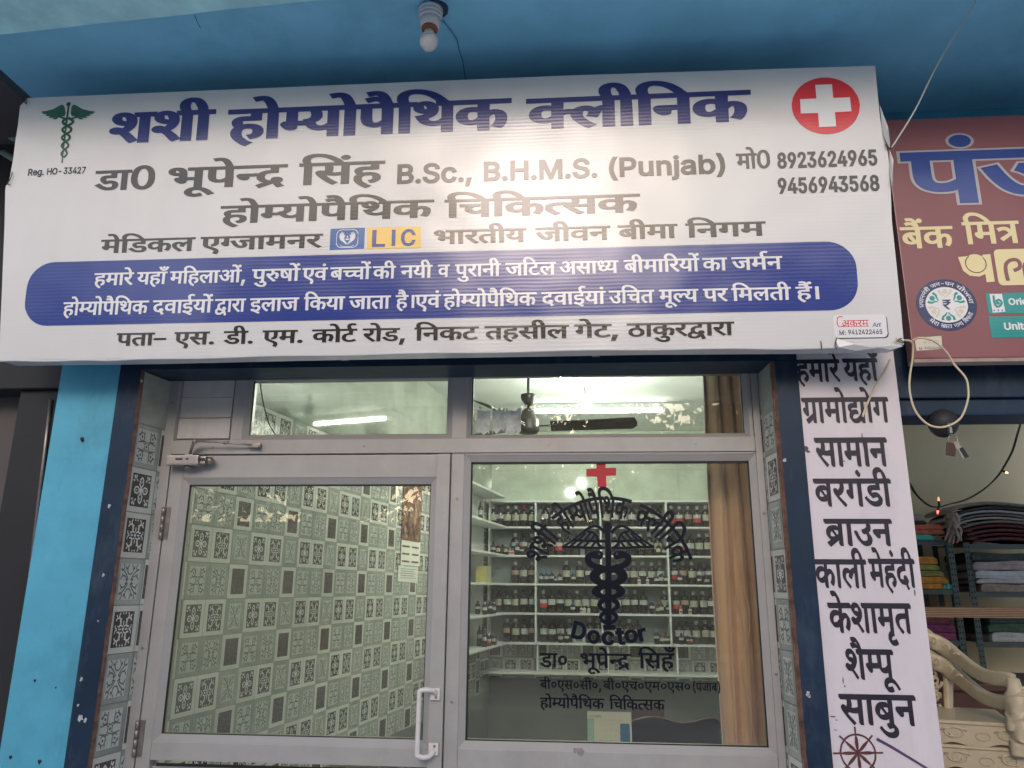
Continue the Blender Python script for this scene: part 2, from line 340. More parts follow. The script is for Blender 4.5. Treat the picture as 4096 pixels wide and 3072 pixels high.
GLYPHS = """
122,189 ~-35,0 ~-47,35 0,31 ~0,29 ~36,30 28,0 ~18,0 ~39,-15 30,-23 ~50,16 ~64,86 0,65 ~0,56 ~-59,67 -47,0 ~-31,0 ~-30,-27 0,-23 ~0,-15 ~19,-35 ~57,-24 56,-2 -17,-70 ~-94,6 ~-93,83 0,58 ~0,51 ~71,64 67,0 ~47,0 ~82,-43 ~51,-85 0,-64 ~0,-69 ~-69,-117 -61,-33 ~45,-39 ~84,-95 31,-44 -64,-44 ~-51,72 ~-83,93 -37,30 ~-27,-5;591,551 0,-551 -81,0 0,551 -89,0 0,71 274,0 0,-71
-185,615 ~-17,35 ~-18,64 0,34 ~0,65 ~84,83 75,0 ~60,0 ~80,-57 ~58,-121 26,-96 110,0 0,-71 -103,0 0,-551 -81,0 0,551 -89,0 0,71 87,0 ~-28,104 ~-61,99 -55,0 ~-40,0 ~-42,-49 0,-43 ~0,-34 ~20,-55 14,-29
321,69 ~36,11 ~46,36 0,32 ~0,38 ~-58,43 -65,0 ~-69,0 ~-73,-57 0,-48 ~0,-31 ~23,-58 ~71,-71 70,-53 -54,-53 ~-91,71 ~-99,124 0,77 ~0,38 ~31,59 26,21 ~-19,18 ~-27,52 0,34 ~0,28 ~20,40 17,13 ~23,17 ~59,15 41,0 132,0 0,86 -361,0 0,71 546,0 0,-71 -104,0 0,-157 -212,0 ~-31,0 ~-26,-6 -9,-7 ~-15,-12 0,-22 ~0,-20 ~20,-31 14,-12 ~47,16 54,0 ~69,0 ~87,-42 ~41,-67 0,-38 ~0,-58 ~-68,-76 -65,-17
170,551 0,-551 -81,0 0,551 -89,0 0,71 273,0 0,-71;90,615 ~-21,79 ~-41,91 ~-50,38 -34,0 ~-22,0 ~-34,-9 -14,-5 -24,73 ~39,14 52,0 ~54,0 ~79,-51 ~63,-123 28,-107
207,321 221,0 0,-71 -221,0 0,-37 ~0,-33 ~-29,-29 -19,0 ~-19,0 ~-42,25 ~-36,39 ~-23,44 0,19 ~0,18 ~27,25 34,0 26,0 0,230 -126,0 0,71 364,0 0,-71 -157,0
595,622 0,-71 -104,0 0,-551 -81,0 0,179 ~-28,-18 ~-78,-29 -51,0 ~-90,0 ~-111,121 -14,100 ~62,13 ~60,47 0,44 ~0,28 ~-23,48 -14,18 -123,0 0,71;129,301 ~20,-49 ~61,-49 49,0 ~50,0 ~74,42 27,29 0,277 -199,0 ~29,-52 0,-54 ~0,-108
479,551 0,-551 -81,0 0,191 ~-29,-19 ~-68,-26 -47,0 ~-40,0 ~-65,27 -21,21 ~-25,27 ~-24,73 0,64 0,193 -79,0 0,71 583,0 0,-71;398,551 -238,0 0,-182 ~0,-41 ~6,-48 ~13,-29 11,-11 ~23,-23 50,0 ~40,0 ~70,38 25,25
-179,615 ~-27,40 ~-45,37 ~-43,11 -26,0 ~-20,0 ~-42,-12 -20,-9 -26,69 ~23,10 ~50,12 29,0 ~45,0 ~70,-43 24,-38 4,2 ~-20,52 ~-38,57 ~-44,24 -31,0 ~-24,0 ~-32,-8 -14,-6 -23,69 ~39,14 52,0 ~54,0 ~79,-51 ~63,-123 28,-107
89,551 -89,0 0,71 80,0 ~-12,22 ~-15,49 0,30 ~0,79 ~122,94 102,0 ~104,0 ~175,-70 ~144,-126 56,-85 -85,0 ~-170,209 -204,0 ~-77,0 ~-86,-59 0,-53 ~0,-29 ~19,-44 12,-17 108,0 0,-71 -103,0 0,-551 -81,0
553,551 0,-551 -81,0 0,180 ~-29,-19 ~-80,-29 -55,0 ~-85,0 ~-119,97 -21,93 ~95,20 ~77,71 0,54 ~0,50 ~-47,51 -37,0 ~-25,0 ~-32,-24 0,-23 ~0,-51 81,-9 -8,-70 ~-65,9 ~-76,61 0,58 ~0,56 ~73,57 53,0 ~41,0 ~75,-35 ~48,-72 0,-56 ~0,-74 ~-80,-92 -74,-29 ~23,-36 ~58,-35 51,0 ~52,0 ~74,40 32,32 0,276 -82,0 0,71 266,0 0,-71
777,551 -325,0 0,-202 ~48,50 69,0 ~65,0 ~82,-83 0,-77 ~0,-46 ~-30,-104 -35,-50 -72,41 ~25,32 ~32,84 0,41 ~0,47 ~-39,46 -35,0 ~-54,0 -56,-72 0,-258 -81,0 0,174 ~-24,-20 ~-71,-36 -50,0 ~-47,0 ~-83,38 ~-50,77 0,57 ~0,80 ~110,94 88,0 ~23,0 ~57,-7 15,-3 -6,-73 ~-16,4 ~-49,6 -19,0 ~-58,0 ~-64,-52 0,-47 ~0,-53 ~61,-51 40,0 ~44,0 ~69,42 30,30 0,291 -371,0 0,71 777,0
618,551 -166,0 0,-217 ~22,15 ~54,19 39,0 64,0 0,-71 -51,0 ~-46,0 ~-52,-20 -30,-24 0,-253 -81,0 0,174 ~-24,-20 ~-71,-36 -50,0 ~-47,0 ~-83,38 ~-50,77 0,57 ~0,80 ~110,94 88,0 ~23,0 ~57,-7 15,-3 -6,-73 ~-16,4 ~-49,6 -19,0 ~-58,0 ~-64,-52 0,-47 ~0,-53 ~61,-51 40,0 ~44,0 ~69,42 30,30 0,291 -371,0 0,71 618,0
0,551 0,71 693,0 0,-71 -104,0 0,-551 -81,0 0,355 ~-6,1 -8,0 ~-24,0 ~-50,-24 ~-46,-63 -18,-61 -77,24 ~12,46 20,35 ~-24,18 ~-48,22 -30,0 ~-40,0 ~-43,-46 0,-36 ~0,-38 ~43,-69 ~82,-75 58,-49 -54,-52 ~-58,50 ~-96,91 ~-56,93 0,53 ~0,53 ~49,67 ~74,31 36,0 ~44,0 ~73,-29 33,-27 ~58,56 87,0 ~5,0 4,0 0,125
89,551 -89,0 0,71 80,0 ~-12,22 ~-15,50 0,30 ~0,78 ~116,94 97,0 ~141,0 ~218,-153 79,-128 -84,0 ~-153,209 -184,0 ~-70,0 ~-79,-59 0,-51 ~0,-30 ~19,-45 12,-17 108,0 0,-71 -103,0 0,-551 -81,0
0,622 569,0 0,-71 -103,0 0,-551 -81,0 0,298 -181,0 0,-54 ~0,-28 ~-28,-28 -23,0 ~-24,0 ~-54,42 ~-38,60 0,28 ~0,23 ~27,28 34,0 287,0 0,182 -385,0
358,222 ~-29,0 ~-58,-14 -23,-11 ~-47,28 ~-64,76 0,51 ~0,28 ~20,40 17,13 ~23,17 ~62,15 49,0 93,0 0,86 -401,0 0,71 592,0 0,-71 -110,0 0,-157 -184,0 ~-31,0 ~-26,-6 -9,-7 ~-15,-12 0,-22 ~0,-24 ~28,-33 16,-13 ~46,17 55,0 ~74,0 ~98,-75 0,-65 ~0,-67 ~-98,-87 -99,0 ~-98,0 ~-155,88 -59,70 61,49 ~57,-68 ~119,-65 75,0 ~116,0 0,78 ~0,35 ~-49,35
170,551 0,-551 -81,0 0,551 -89,0 0,71 273,0 0,-71
331,-10 ~-83,0 ~-117,90 ~-60,170 0,121 ~0,120 ~61,170 ~117,91 82,0 ~82,0 ~116,-91 ~62,-170 0,-120 ~0,-121 ~-61,-170 ~-116,-90;331,73 ~54,0 ~76,70 ~39,133 0,95 ~0,95 ~-39,133 ~-76,71 -54,0 ~-55,0 ~-75,-71 ~-40,-133 0,-95 ~0,-95 ~40,-133 ~75,-70
174,632 ~37,0 ~58,-21 22,-25 ~18,-19 ~23,-68 0,-62 0,-116 201,0 0,230 -131,0 0,71 315,0 0,-71 -103,0 0,-551 -81,0 0,250 -201,0 0,-37 ~0,-33 ~-29,-29 -20,0 ~-19,0 ~-42,25 ~-36,39 ~-22,44 0,19 ~0,18 ~27,25 33,0 29,0 0,105 ~0,47 ~-10,50 -11,15 ~-20,30 -43,0 ~-27,0 ~-28,-26 0,-21 ~0,-28 ~47,-30 57,-3 -8,-71 ~-75,6 ~-89,61 0,64 ~0,59 ~76,53
-63,-245 ~-25,-10 ~-57,-13 -28,0 ~-75,0 ~-85,79 0,63 ~0,57 ~92,80 79,0 ~75,0 ~112,-56 ~86,-91 34,-53 -62,-39 ~-54,83 ~-112,88 -73,0 ~-51,0 ~-52,-39 0,-32 ~0,-38 ~50,-30 31,0 ~27,0 ~42,11 21,10
-169,615 ~-21,79 ~-41,91 ~-50,38 -34,0 ~-22,0 ~-34,-9 -14,-5 -24,73 ~39,14 52,0 ~54,0 ~79,-51 ~63,-123 28,-107
0,622 373,0 0,-71 -373,0;204,298 0,-54 ~0,-28 ~-28,-28 -23,0 ~-24,0 ~-54,42 ~-38,60 0,28 ~0,23 ~27,28 34,0 287,0 0,-71
42,4 171,77 ~-44,9 ~-76,45 ~-47,78 0,59 ~0,44 ~31,63 25,22 ~33,29 ~96,26 59,0 5,0 0,95 -295,0 0,71 534,0 0,-71 -158,0 0,-166 -49,0 ~-58,0 ~-71,-14 -25,-16 ~-22,-15 ~-25,-46 0,-32 ~0,-53 ~79,-69 82,0 ~6,0 ~12,0 7,1 ~-6,20 0,15 ~0,35 ~42,29 25,0 ~43,0 ~45,-49 0,-29 ~0,-32 ~-29,-35 -22,-9 ~12,-24 ~33,-51 25,-35 -67,-34 ~-21,34 ~-38,70 -12,27 -260,-139
587,551 0,-551 -81,0 0,266 ~-29,-9 ~-58,-6 -39,0 ~-42,0 ~-93,15 -33,11 ~-20,-13 -25,-11 ~41,-52 ~111,-110 61,-49 -54,-54 ~-56,49 ~-99,100 ~-76,88 -22,31 ~-22,31 ~-11,36 0,17 ~0,19 ~30,34 34,0 ~25,0 ~37,-23 15,-20 ~21,19 ~15,59 0,30 ~0,30 ~-9,48 -7,15 -201,0 0,71 691,0 0,-71;369,322 ~39,0 ~64,8 34,9 0,212 -225,0 ~7,-17 ~10,-46 0,-30 ~0,-42 ~-19,-62 -17,-21 ~52,-11
-185,772 ~0,24 ~33,34 22,0 ~23,0 ~32,-34 0,-24 ~0,-24 ~-32,-34 -23,0 ~-22,0 ~-33,34
509,551 0,-551 -81,0 0,250 -221,0 0,-37 ~0,-33 ~-29,-29 -19,0 ~-19,0 ~-42,25 ~-36,39 ~-23,44 0,19 ~0,18 ~27,25 34,0 26,0 0,230 -126,0 0,71 612,0 0,-71;428,551 -221,0 0,-230 221,0
649,551 -104,0 0,-551 -80,0 0,165 ~-26,-17 ~-72,-30 -50,0 ~-77,0 ~-99,86 0,71 ~0,29 ~25,51 19,16 -147,-2 0,72 293,0 ~18,0 ~36,-1 4,0 -7,-70 -32,0 ~-58,0 ~-71,-49 0,-47 ~0,-43 ~58,-43 38,0 ~50,0 ~71,43 27,29 0,291 -465,0 0,71 649,0
89,551 -89,0 0,71 82,0 ~-14,25 ~-15,54 0,30 ~0,74 ~105,91 91,0 ~125,0 ~180,-146 67,-135 -81,0 ~-61,106 ~-137,104 -80,0 ~-60,0 ~-68,-57 0,-48 ~0,-30 ~18,-48 13,-20 108,0 0,-71 -103,0 0,-551 -81,0
0,622 363,0 0,-71 -363,0;45,242 ~0,35 ~27,56 21,18 ~29,25 ~82,23 68,0 108,0 0,-71 -89,0 ~-61,0 ~-61,-12 -19,-17 ~-24,-19 0,-43 ~0,-49 ~74,-91 71,-57 -54,-52 ~-46,40 ~-79,80 ~-47,86
568,551 -94,0 0,-171 ~0,-51 ~-15,-60 -18,-23 ~-37,-48 -81,-6 -16,74 ~22,4 ~31,11 10,11 ~12,12 ~11,35 0,41 0,171 -233,0 0,-198 ~0,-46 ~6,-58 ~20,-38 ~40,-31 34,-20 110,-62 ~63,-36 ~53,-65 0,-50 ~0,-40 ~-33,-71 -14,-20 -72,42 ~13,20 ~23,45 0,22 ~0,19 ~-16,29 ~-48,35 -49,28 -87,50 ~-39,23 ~-55,49 -14,34 ~-16,36 0,68 0,235 -79,0 0,71 568,0
208,551 0,-317 ~0,-26 ~-25,-30 -23,0 ~-26,0 ~-55,42 ~-38,60 0,28 ~0,23 ~27,28 34,0 25,0 0,192 -127,0 0,71 296,0 0,-71
653,551 0,-551 -81,0 0,370 -137,0 ~-41,0 -16,3 ~36,-30 ~44,-80 0,-45 ~0,-46 ~-41,-62 ~-67,-30 -40,0 ~-53,0 ~-96,61 ~-88,141 -42,119 71,25 ~46,-134 ~100,-139 58,0 ~32,0 ~41,34 0,40 ~0,44 ~-61,78 -45,28 29,64 270,0 0,110 -572,0 0,71 757,0 0,-71
395,42 -54,-54 ~-59,49 ~-104,100 ~-80,88 -23,31 ~-22,31 ~-13,36 0,17 ~0,19 ~30,34 34,0 ~25,0 ~37,-23 15,-21 ~39,20 ~36,60 0,39 ~0,23 ~-10,45 -7,15 -239,0 0,71 424,0 0,-71 -104,0 ~16,-35 0,-58 ~0,-55 ~-44,-76 ~-76,-53 -49,-20 ~45,-52 ~119,-111
481,551 0,-551 -81,0 0,328 -109,0 ~-61,0 ~-61,-12 -19,-17 ~-24,-19 0,-43 ~0,-49 ~74,-91 71,-57 -54,-52 ~-46,40 ~-79,80 ~-47,86 0,48 ~0,35 ~27,56 21,18 ~29,25 ~82,23 68,0 128,0 0,152 -400,0 0,71 584,0 0,-71
571,551 -104,0 0,-551 -80,0 0,165 ~-26,-18 ~-75,-29 -53,0 ~-54,0 ~-84,42 ~-49,75 0,51 ~0,86 ~115,92 94,0 ~13,0 ~39,-3 ~37,-4 10,-3 -5,-73 ~-19,4 ~-48,6 -23,0 ~-62,0 ~-70,-54 0,-50 ~0,-51 ~63,-48 45,0 ~52,0 ~75,45 25,27 0,291 -387,0 0,71 571,0
585,551 -103,0 0,-551 -81,0 0,165 ~-27,-18 ~-77,-29 -56,0 ~-56,0 ~-89,42 ~-50,75 0,51 ~0,86 ~121,92 98,0 ~14,0 ~40,-3 ~39,-4 11,-3 -6,-69 ~-20,4 ~-50,6 -25,0 ~-20,0 -18,-3 135,-168 ~19,14 17,18 0,295 -401,0 0,71 585,0;127,287 ~0,-52 ~67,-51 48,0 ~18,0 ~33,6 15,5 -140,175 ~-41,-28
208,551 0,-317 ~0,-26 ~-25,-30 -23,0 ~-26,0 ~-55,42 ~-38,60 0,28 ~0,23 ~27,28 34,0 25,0 0,192 -127,0 0,71 578,0 0,-71 -104,0 0,-551 -81,0 0,551
-188,847 ~0,21 ~29,28 20,0 ~21,0 ~29,-28 0,-21 ~0,-21 ~-29,-29 -21,0 ~-20,0 ~-29,29;69,863 ~-23,-100 ~-107,-83 -77,0 ~-72,0 ~-108,89 -34,94 69,24 ~26,-70 ~68,-70 54,0 ~58,0 ~56,75 16,67
470,218 ~0,-70 ~-91,-68 -67,0 ~-86,0 ~-134,128 -63,148 71,26 ~43,-106 ~100,-123 62,0 ~38,0 ~48,35 0,39 ~0,37 ~-41,58 -32,25 ~-27,-5 -31,-1 -5,70 ~68,2 ~57,44 0,37 ~0,36 ~-47,32 -31,0 ~-37,0 ~-60,-20 -34,-17 -25,69 ~26,14 ~77,24 49,0 ~78,0 ~83,-78 0,-59 ~0,-78 -67,-42 ~11,-10 9,-10 ~38,-5 36,0 ~32,0 ~50,6 26,7 0,188 -73,0 0,71 517,0 0,-71 -104,0 0,-551 -81,0 0,551 -178,0 0,-551 -81,0 0,290 ~-24,-6 ~-46,-5 -26,0 ~-17,0 -26,3 ~15,-30;854,615 ~-21,79 ~-41,91 ~-50,38 -34,0 ~-22,0 ~-34,-9 -14,-5 -24,73 ~39,14 52,0 ~54,0 ~79,-51 ~63,-123 28,-107;910,821 ~0,24 ~33,34 22,0 ~23,0 ~33,-34 0,-24 ~0,-24 ~-33,-34 -23,0 ~-22,0 ~-33,34
54,-179 44,283 102,0 -77,-283
-248,-12 ~54,23 58,0 ~75,0 ~83,-77 0,-63 ~0,-61 ~-93,-78 -86,0 ~-97,0 ~-141,92 -60,76 61,43 ~39,-48 ~70,-62 ~79,-29 49,0 ~106,0 0,74 ~0,33 ~-49,32 -31,0 ~-27,0 ~-43,-11 -21,-11
519,296 ~0,-46 ~-33,-87 -29,-37 -72,41 ~20,23 ~33,69 0,35 ~0,35 ~-34,42 -35,0 ~-34,0 -31,-20 ~-22,-33 ~-72,-46 -43,-18 ~45,-52 ~119,-111 64,-49 -54,-54 ~-59,49 ~-104,100 ~-80,88 -23,31 ~-22,31 ~-13,36 0,17 ~0,19 ~30,34 34,0 ~25,0 ~37,-23 15,-21 ~39,20 ~36,60 0,39 ~0,23 ~-10,45 -7,15 -239,0 0,71 577,0 0,-71 -257,0 ~16,-35 0,-58 ~0,-16 -2,-13 ~27,11 31,0 ~53,0 ~74,-73
593,622 0,-71 -104,0 0,-551 -81,0 0,191 ~-30,-17 ~-74,-28 -50,0 ~-40,0 ~-65,27 -21,21 ~-25,27 ~-24,73 0,64 0,193 -79,0 0,71;408,551 -203,0 203,-264;189,240 ~23,-23 50,0 ~26,0 ~50,16 22,12 -201,262 0,-138 ~0,-41 ~6,-48 ~13,-29
170,551 0,-551 -81,0 0,551 -89,0 0,71 273,0 0,-71;90,615 ~-21,79 ~-41,91 ~-50,38 -34,0 ~-22,0 ~-34,-9 -14,-5 -24,73 ~39,14 52,0 ~54,0 ~79,-51 ~63,-123 28,-107;146,821 ~0,24 ~33,34 22,0 ~23,0 ~33,-34 0,-24 ~0,-24 ~-33,-34 -23,0 ~-22,0 ~-33,34
0,622 1013,0 0,-71 -104,0 0,-551 -80,0 0,165 ~-26,-17 ~-72,-30 -50,0 ~-77,0 ~-99,86 0,71 ~0,29 ~25,51 19,16 -137,-2 0,72 283,0 ~18,0 ~36,-1 4,0 -7,-70 -32,0 ~-58,0 ~-71,-49 0,-47 ~0,-43 ~58,-43 38,0 ~50,0 ~71,43 27,29 0,291 -829,0;505,198 ~-18,-15 ~-53,-38 ~-71,-27 -46,0 ~-77,0 ~-99,86 0,71 ~0,29 ~25,51 19,16 -147,-2 0,72 282,0 ~18,0 ~36,-1 4,0 -7,-70 -21,0 ~-58,0 ~-71,-49 0,-47 ~0,-43 ~58,-43 38,0 ~50,0 ~70,43 28,29
89,551 -89,0 0,71 82,0 ~-14,27 ~-15,55 0,31 ~0,72 ~100,89 85,0 ~115,0 ~157,-142 61,-139 -80,0 ~-53,107 ~-116,103 -73,0 ~-55,0 ~-60,-55 0,-47 ~0,-31 ~18,-48 12,-22 109,0 0,-71 -103,0 0,-551 -81,0
519,551 -148,0 0,-202 -55,0 ~-48,0 ~-64,-16 -23,-15 ~-55,-38 0,-65 ~0,-48 ~44,-63 ~71,-30 42,0 ~54,0 ~76,25 42,22 27,-74 ~-44,-20 ~-99,-27 -53,0 ~-69,0 ~-109,52 ~-62,98 0,70 ~0,65 ~68,89 ~111,46 63,0 2,0 0,131 -290,0 0,71 519,0
470,218 ~0,-70 ~-91,-68 -67,0 ~-86,0 ~-134,128 -63,148 71,26 ~43,-106 ~100,-123 62,0 ~38,0 ~48,35 0,39 ~0,37 ~-41,58 -32,25 ~-27,-5 -31,-1 -5,70 ~68,2 ~57,44 0,37 ~0,36 ~-47,32 -31,0 ~-37,0 ~-60,-20 -34,-17 -25,69 ~26,14 ~77,24 49,0 ~78,0 ~83,-78 0,-59 ~0,-78 -67,-42 ~11,-10 9,-10 ~38,-5 36,0 ~32,0 ~50,6 26,7 0,188 -73,0 0,71 258,0 0,-71 -104,0 0,-551 -81,0 0,290 ~-24,-6 ~-46,-5 -26,0 ~-17,0 -26,3 ~15,-30
482,178 ~-37,-31 ~-91,-44 -71,0 ~-77,0 ~-95,81 0,67 ~0,27 ~18,50 19,20 ~-47,18 ~-59,71 0,56 ~0,60 ~82,79 63,0 ~53,0 ~71,-56 0,-45 ~0,-47 -40,-41 -61,39 ~11,10 ~9,23 0,11 ~0,15 ~-20,27 -26,0 ~-28,0 ~-40,-44 0,-35 ~0,-32 ~31,-39 ~49,-18 27,-3 ~30,8 35,0 ~11,0 ~27,-2 7,-1 -7,-70 ~-6,1 ~-17,0 -5,0 ~-50,0 ~-57,-41 0,-38 ~0,-41 ~57,-40 44,0 ~53,0 ~74,44 26,28
-190,615 ~-21,35 ~-29,76 0,36 ~0,67 ~89,67 66,0 ~32,0 ~54,-13 20,-11 -22,-66 ~-17,9 ~-38,12 -22,0 ~-40,0 ~-42,-45 0,-35 ~0,-33 ~27,-63 25,-36
413,-58 ~-21,34 ~-38,70 -12,27 ~-12,-2 ~-28,-3 -15,0 ~-42,0 ~-85,21 ~-71,47 ~-43,79 0,57 ~0,44 ~31,63 25,22 ~33,29 ~96,26 59,0 5,0 0,95 -295,0 0,71 534,0 0,-71 -158,0 0,-166 -49,0 ~-58,0 ~-71,-14 -25,-16 ~-22,-15 ~-25,-46 0,-32 ~0,-53 ~79,-69 82,0 ~6,0 ~12,0 7,1 ~-6,20 0,15 ~0,35 ~42,29 25,0 ~43,0 ~45,-49 0,-29 ~0,-32 ~-29,-35 -22,-9 ~12,-24 ~33,-51 25,-35
271,222 ~-29,0 ~-58,-14 -23,-11 ~-47,28 ~-64,76 0,51 ~0,28 ~20,40 17,13 ~23,17 ~62,15 49,0 93,0 0,86 -314,0 0,71 505,0 0,-71 -110,0 0,-157 -184,0 ~-31,0 ~-26,-6 -9,-7 ~-15,-12 0,-22 ~0,-24 ~28,-33 16,-13 ~46,17 55,0 ~74,0 ~98,-75 0,-65 ~0,-65 ~-83,-75 -75,-10 ~29,-12 ~63,-22 34,-10 -33,-70 ~-57,26 ~-104,57 -45,28 ~-59,3 ~-69,29 0,32 ~0,22 ~27,29 26,0 ~20,0 ~43,-21 30,-25 ~14,-2 11,0 ~70,0 ~77,41 0,44 ~0,33 ~-49,36;293,615 ~-21,35 ~-29,76 0,36 ~0,67 ~89,67 66,0 ~32,0 ~54,-13 20,-11 -22,-66 ~-17,9 ~-38,12 -22,0 ~-40,0 ~-42,-45 0,-35 ~0,-33 ~27,-63 25,-36
227,-125 ~-56,0 ~-84,41 ~-47,71 0,46 ~0,59 ~66,79 57,16 ~-17,37 0,48 ~0,44 ~31,63 25,22 ~34,29 ~95,26 59,0 5,0 0,95 -395,0 0,71 634,0 0,-71 -158,0 0,-166 -49,0 ~-58,0 ~-71,-14 -25,-16 ~-46,-31 0,-62 ~0,-53 ~79,-69 84,0 ~4,0 ~10,0 7,1 ~-5,20 0,15 ~0,35 ~42,29 25,0 ~43,0 ~45,-49 0,-29 ~0,-32 ~-34,-37 -26,-10 84,-221 -69,-28 -57,160 ~-42,-48 ~-109,-71;119,34 ~0,-49 ~67,-41 43,0 ~44,0 ~72,38 ~59,58 24,32 ~-10,-1 ~-18,-1 -6,0 ~-48,0 ~-99,26 -37,31 ~-39,-9 ~-52,-48
271,222 ~-29,0 ~-58,-14 -23,-11 ~-47,28 ~-64,76 0,51 ~0,28 ~20,40 17,13 ~23,17 ~62,15 49,0 93,0 0,86 -314,0 0,71 505,0 0,-71 -110,0 0,-157 -184,0 ~-31,0 ~-26,-6 -9,-7 ~-15,-12 0,-22 ~0,-24 ~28,-33 16,-13 ~46,17 55,0 ~74,0 ~98,-75 0,-65 ~0,-65 ~-83,-75 -75,-10 ~29,-12 ~63,-22 34,-10 -33,-70 ~-57,26 ~-104,57 -45,28 ~-59,3 ~-69,29 0,32 ~0,22 ~27,29 26,0 ~20,0 ~43,-21 30,-25 ~14,-2 11,0 ~70,0 ~77,41 0,44 ~0,33 ~-49,36
194,622 81,0 0,-622 -81,0
0,622 563,0 0,-71 -110,0 ~32,-39 0,-48 ~0,-90 -79,-46 ~36,-32 ~57,-85 0,-59 ~0,-50 ~-45,-68 ~-78,-34 -48,0 ~-57,0 ~-103,61 ~-95,138 -44,114 71,25 ~28,-78 ~67,-119 ~79,-67 46,0 ~41,0 ~53,37 0,49 ~0,41 ~-45,69 -40,31 ~-30,-6 -35,-1 -5,70 ~74,2 ~71,48 0,49 ~0,30 ~-30,45 -23,13 -351,0
0,622 515,0 0,-71 -515,0;537,349 ~-20,7 -23,0 ~-24,0 ~-50,-24 ~-46,-63 -18,-61 -77,24 ~12,46 20,35 ~-23,18 ~-49,22 -30,0 ~-40,0 ~-43,-46 0,-36 ~0,-38 ~43,-69 ~82,-75 58,-49 -54,-52 ~-58,50 ~-96,91 ~-56,93 0,53 ~0,53 ~49,67 ~73,31 37,0 ~44,0 ~73,-29 33,-27 ~59,56 87,0 ~14,0 ~31,-4 11,-5
-179,615 ~-27,40 ~-45,37 ~-43,11 -26,0 ~-20,0 ~-42,-12 -20,-9 -26,69 ~23,10 ~50,12 29,0 ~45,0 ~70,-43 24,-38 4,2 ~-20,52 ~-38,57 ~-44,24 -31,0 ~-24,0 ~-32,-8 -14,-6 -23,69 ~39,14 52,0 ~54,0 ~79,-51 ~63,-123 28,-107;-113,816 ~0,24 ~33,34 22,0 ~23,0 ~33,-34 0,-24 ~0,-24 ~-33,-34 -23,0 ~-22,0 ~-33,34
40,343 420,0 0,-82 -420,0
139,-6 ~-28,0 ~-39,39 0,28 ~0,28 ~39,39 28,0 ~28,0 ~39,-39 0,-28 ~0,-28 ~-39,-39
600,551 -229,0 0,-137 ~80,-30 ~88,-113 0,-73 ~0,-70 ~-66,-87 ~-110,-41 -66,0 ~-113,0 ~-138,113 0,103 ~0,67 ~68,91 ~111,46 62,0 3,0 0,131 -290,0 0,71 600,0;293,72 ~71,0 ~94,61 0,67 ~0,48 ~-58,77 -57,24 -35,0 ~-74,0 -47,-28 ~-28,-17 ~-33,-55 0,-39 ~0,-70 ~95,-68
172,-24 -47,67 268,162 0,346 -185,0 0,-317 ~0,-26 ~-25,-30 -23,0 ~-26,0 ~-55,42 ~-38,60 0,28 ~0,23 ~27,28 34,0 25,0 0,192 -127,0 0,71 578,0 0,-71 -104,0 0,-551 -81,0 0,122
264,-11 ~-85,0 ~-102,80 0,67 ~0,54 31,40 ~-28,22 ~-38,60 0,40 ~0,28 ~20,40 17,13 ~23,18 ~58,14 42,0 68,0 0,86 -270,0 0,71 699,0 0,-71 -104,0 0,-563 -81,0 0,113 ~-23,-24 ~-69,-52 ~-95,-36;514,551 -163,0 0,-157 -148,0 ~-31,0 ~-26,-6 -9,-7 ~-15,-12 0,-22 ~0,-22 ~24,-35 20,-13 ~48,23 63,0 ~13,0 ~38,-3 ~35,-4 10,-3 -6,-72 ~-18,3 ~-44,6 -23,0 ~-62,0 ~-62,-45 0,-41 ~0,-42 ~59,-40 48,0 ~79,0 ~118,84 52,68
57,41 147,83 ~-70,10 ~-88,84 0,68 ~0,86 ~121,92 98,0 ~14,0 ~40,-3 ~39,-4 11,-3 -6,-69 ~-20,4 ~-50,6 -25,0 ~-20,0 -18,-3 135,-168 ~19,14 17,18 0,295 -401,0 0,71 585,0 0,-71 -103,0 0,-551 -81,0 0,168 ~-12,-7 -11,-6 -274,-179;127,287 ~0,-52 ~67,-51 48,0 ~18,0 ~33,6 15,5 -140,175 ~-41,-28
27,-233 ~-25,-13 ~-67,-22 -41,0 ~-75,0 ~-85,79 0,63 ~0,56 ~89,83 88,5 7,-66 ~-58,-7 ~-52,-44 0,-33 ~0,-34 ~50,-31 31,0 ~32,0 ~47,15 34,18
127,65 -47,67 246,149 ~-42,54 ~-61,45 -42,0 ~-28,0 ~-57,-16 -41,-21 -28,74 ~34,16 ~74,23 44,0 ~40,0 ~64,-25 ~62,-57 37,-48 0,225 -382,0 0,71 566,0 0,-71 -103,0 0,-551 -81,0 0,234
45,53 169,100 ~-54,9 -32,32 ~-25,27 ~-24,73 0,64 0,193 -79,0 0,71 583,0 0,-71 -104,0 0,-551 -81,0 0,193 -306,-206;398,551 -238,0 0,-182 ~0,-41 ~6,-48 ~13,-29 11,-11 ~23,-23 49,0 ~39,0 ~72,38 25,25
630,551 -104,0 0,-551 -81,0 0,150 ~-31,-20 ~-73,-27 -58,0 ~-77,0 ~-95,81 0,67 ~0,27 ~18,50 19,20 ~-47,18 ~-59,71 0,56 ~0,60 ~82,79 63,0 ~53,0 ~71,-56 0,-45 ~0,-47 -40,-41 -61,39 ~11,10 ~9,23 0,11 ~0,15 ~-20,27 -26,0 ~-28,0 ~-40,-44 0,-35 ~0,-32 ~31,-39 ~49,-18 27,-3 ~30,8 35,0 ~11,0 ~27,-2 7,-1 -7,-70 ~-6,1 ~-17,0 -5,0 ~-50,0 ~-57,-41 0,-38 ~0,-41 ~57,-40 44,0 ~53,0 ~74,43 26,29 0,306 -62,0 0,71 247,0
492,358 0,-83 -326,0 0,83
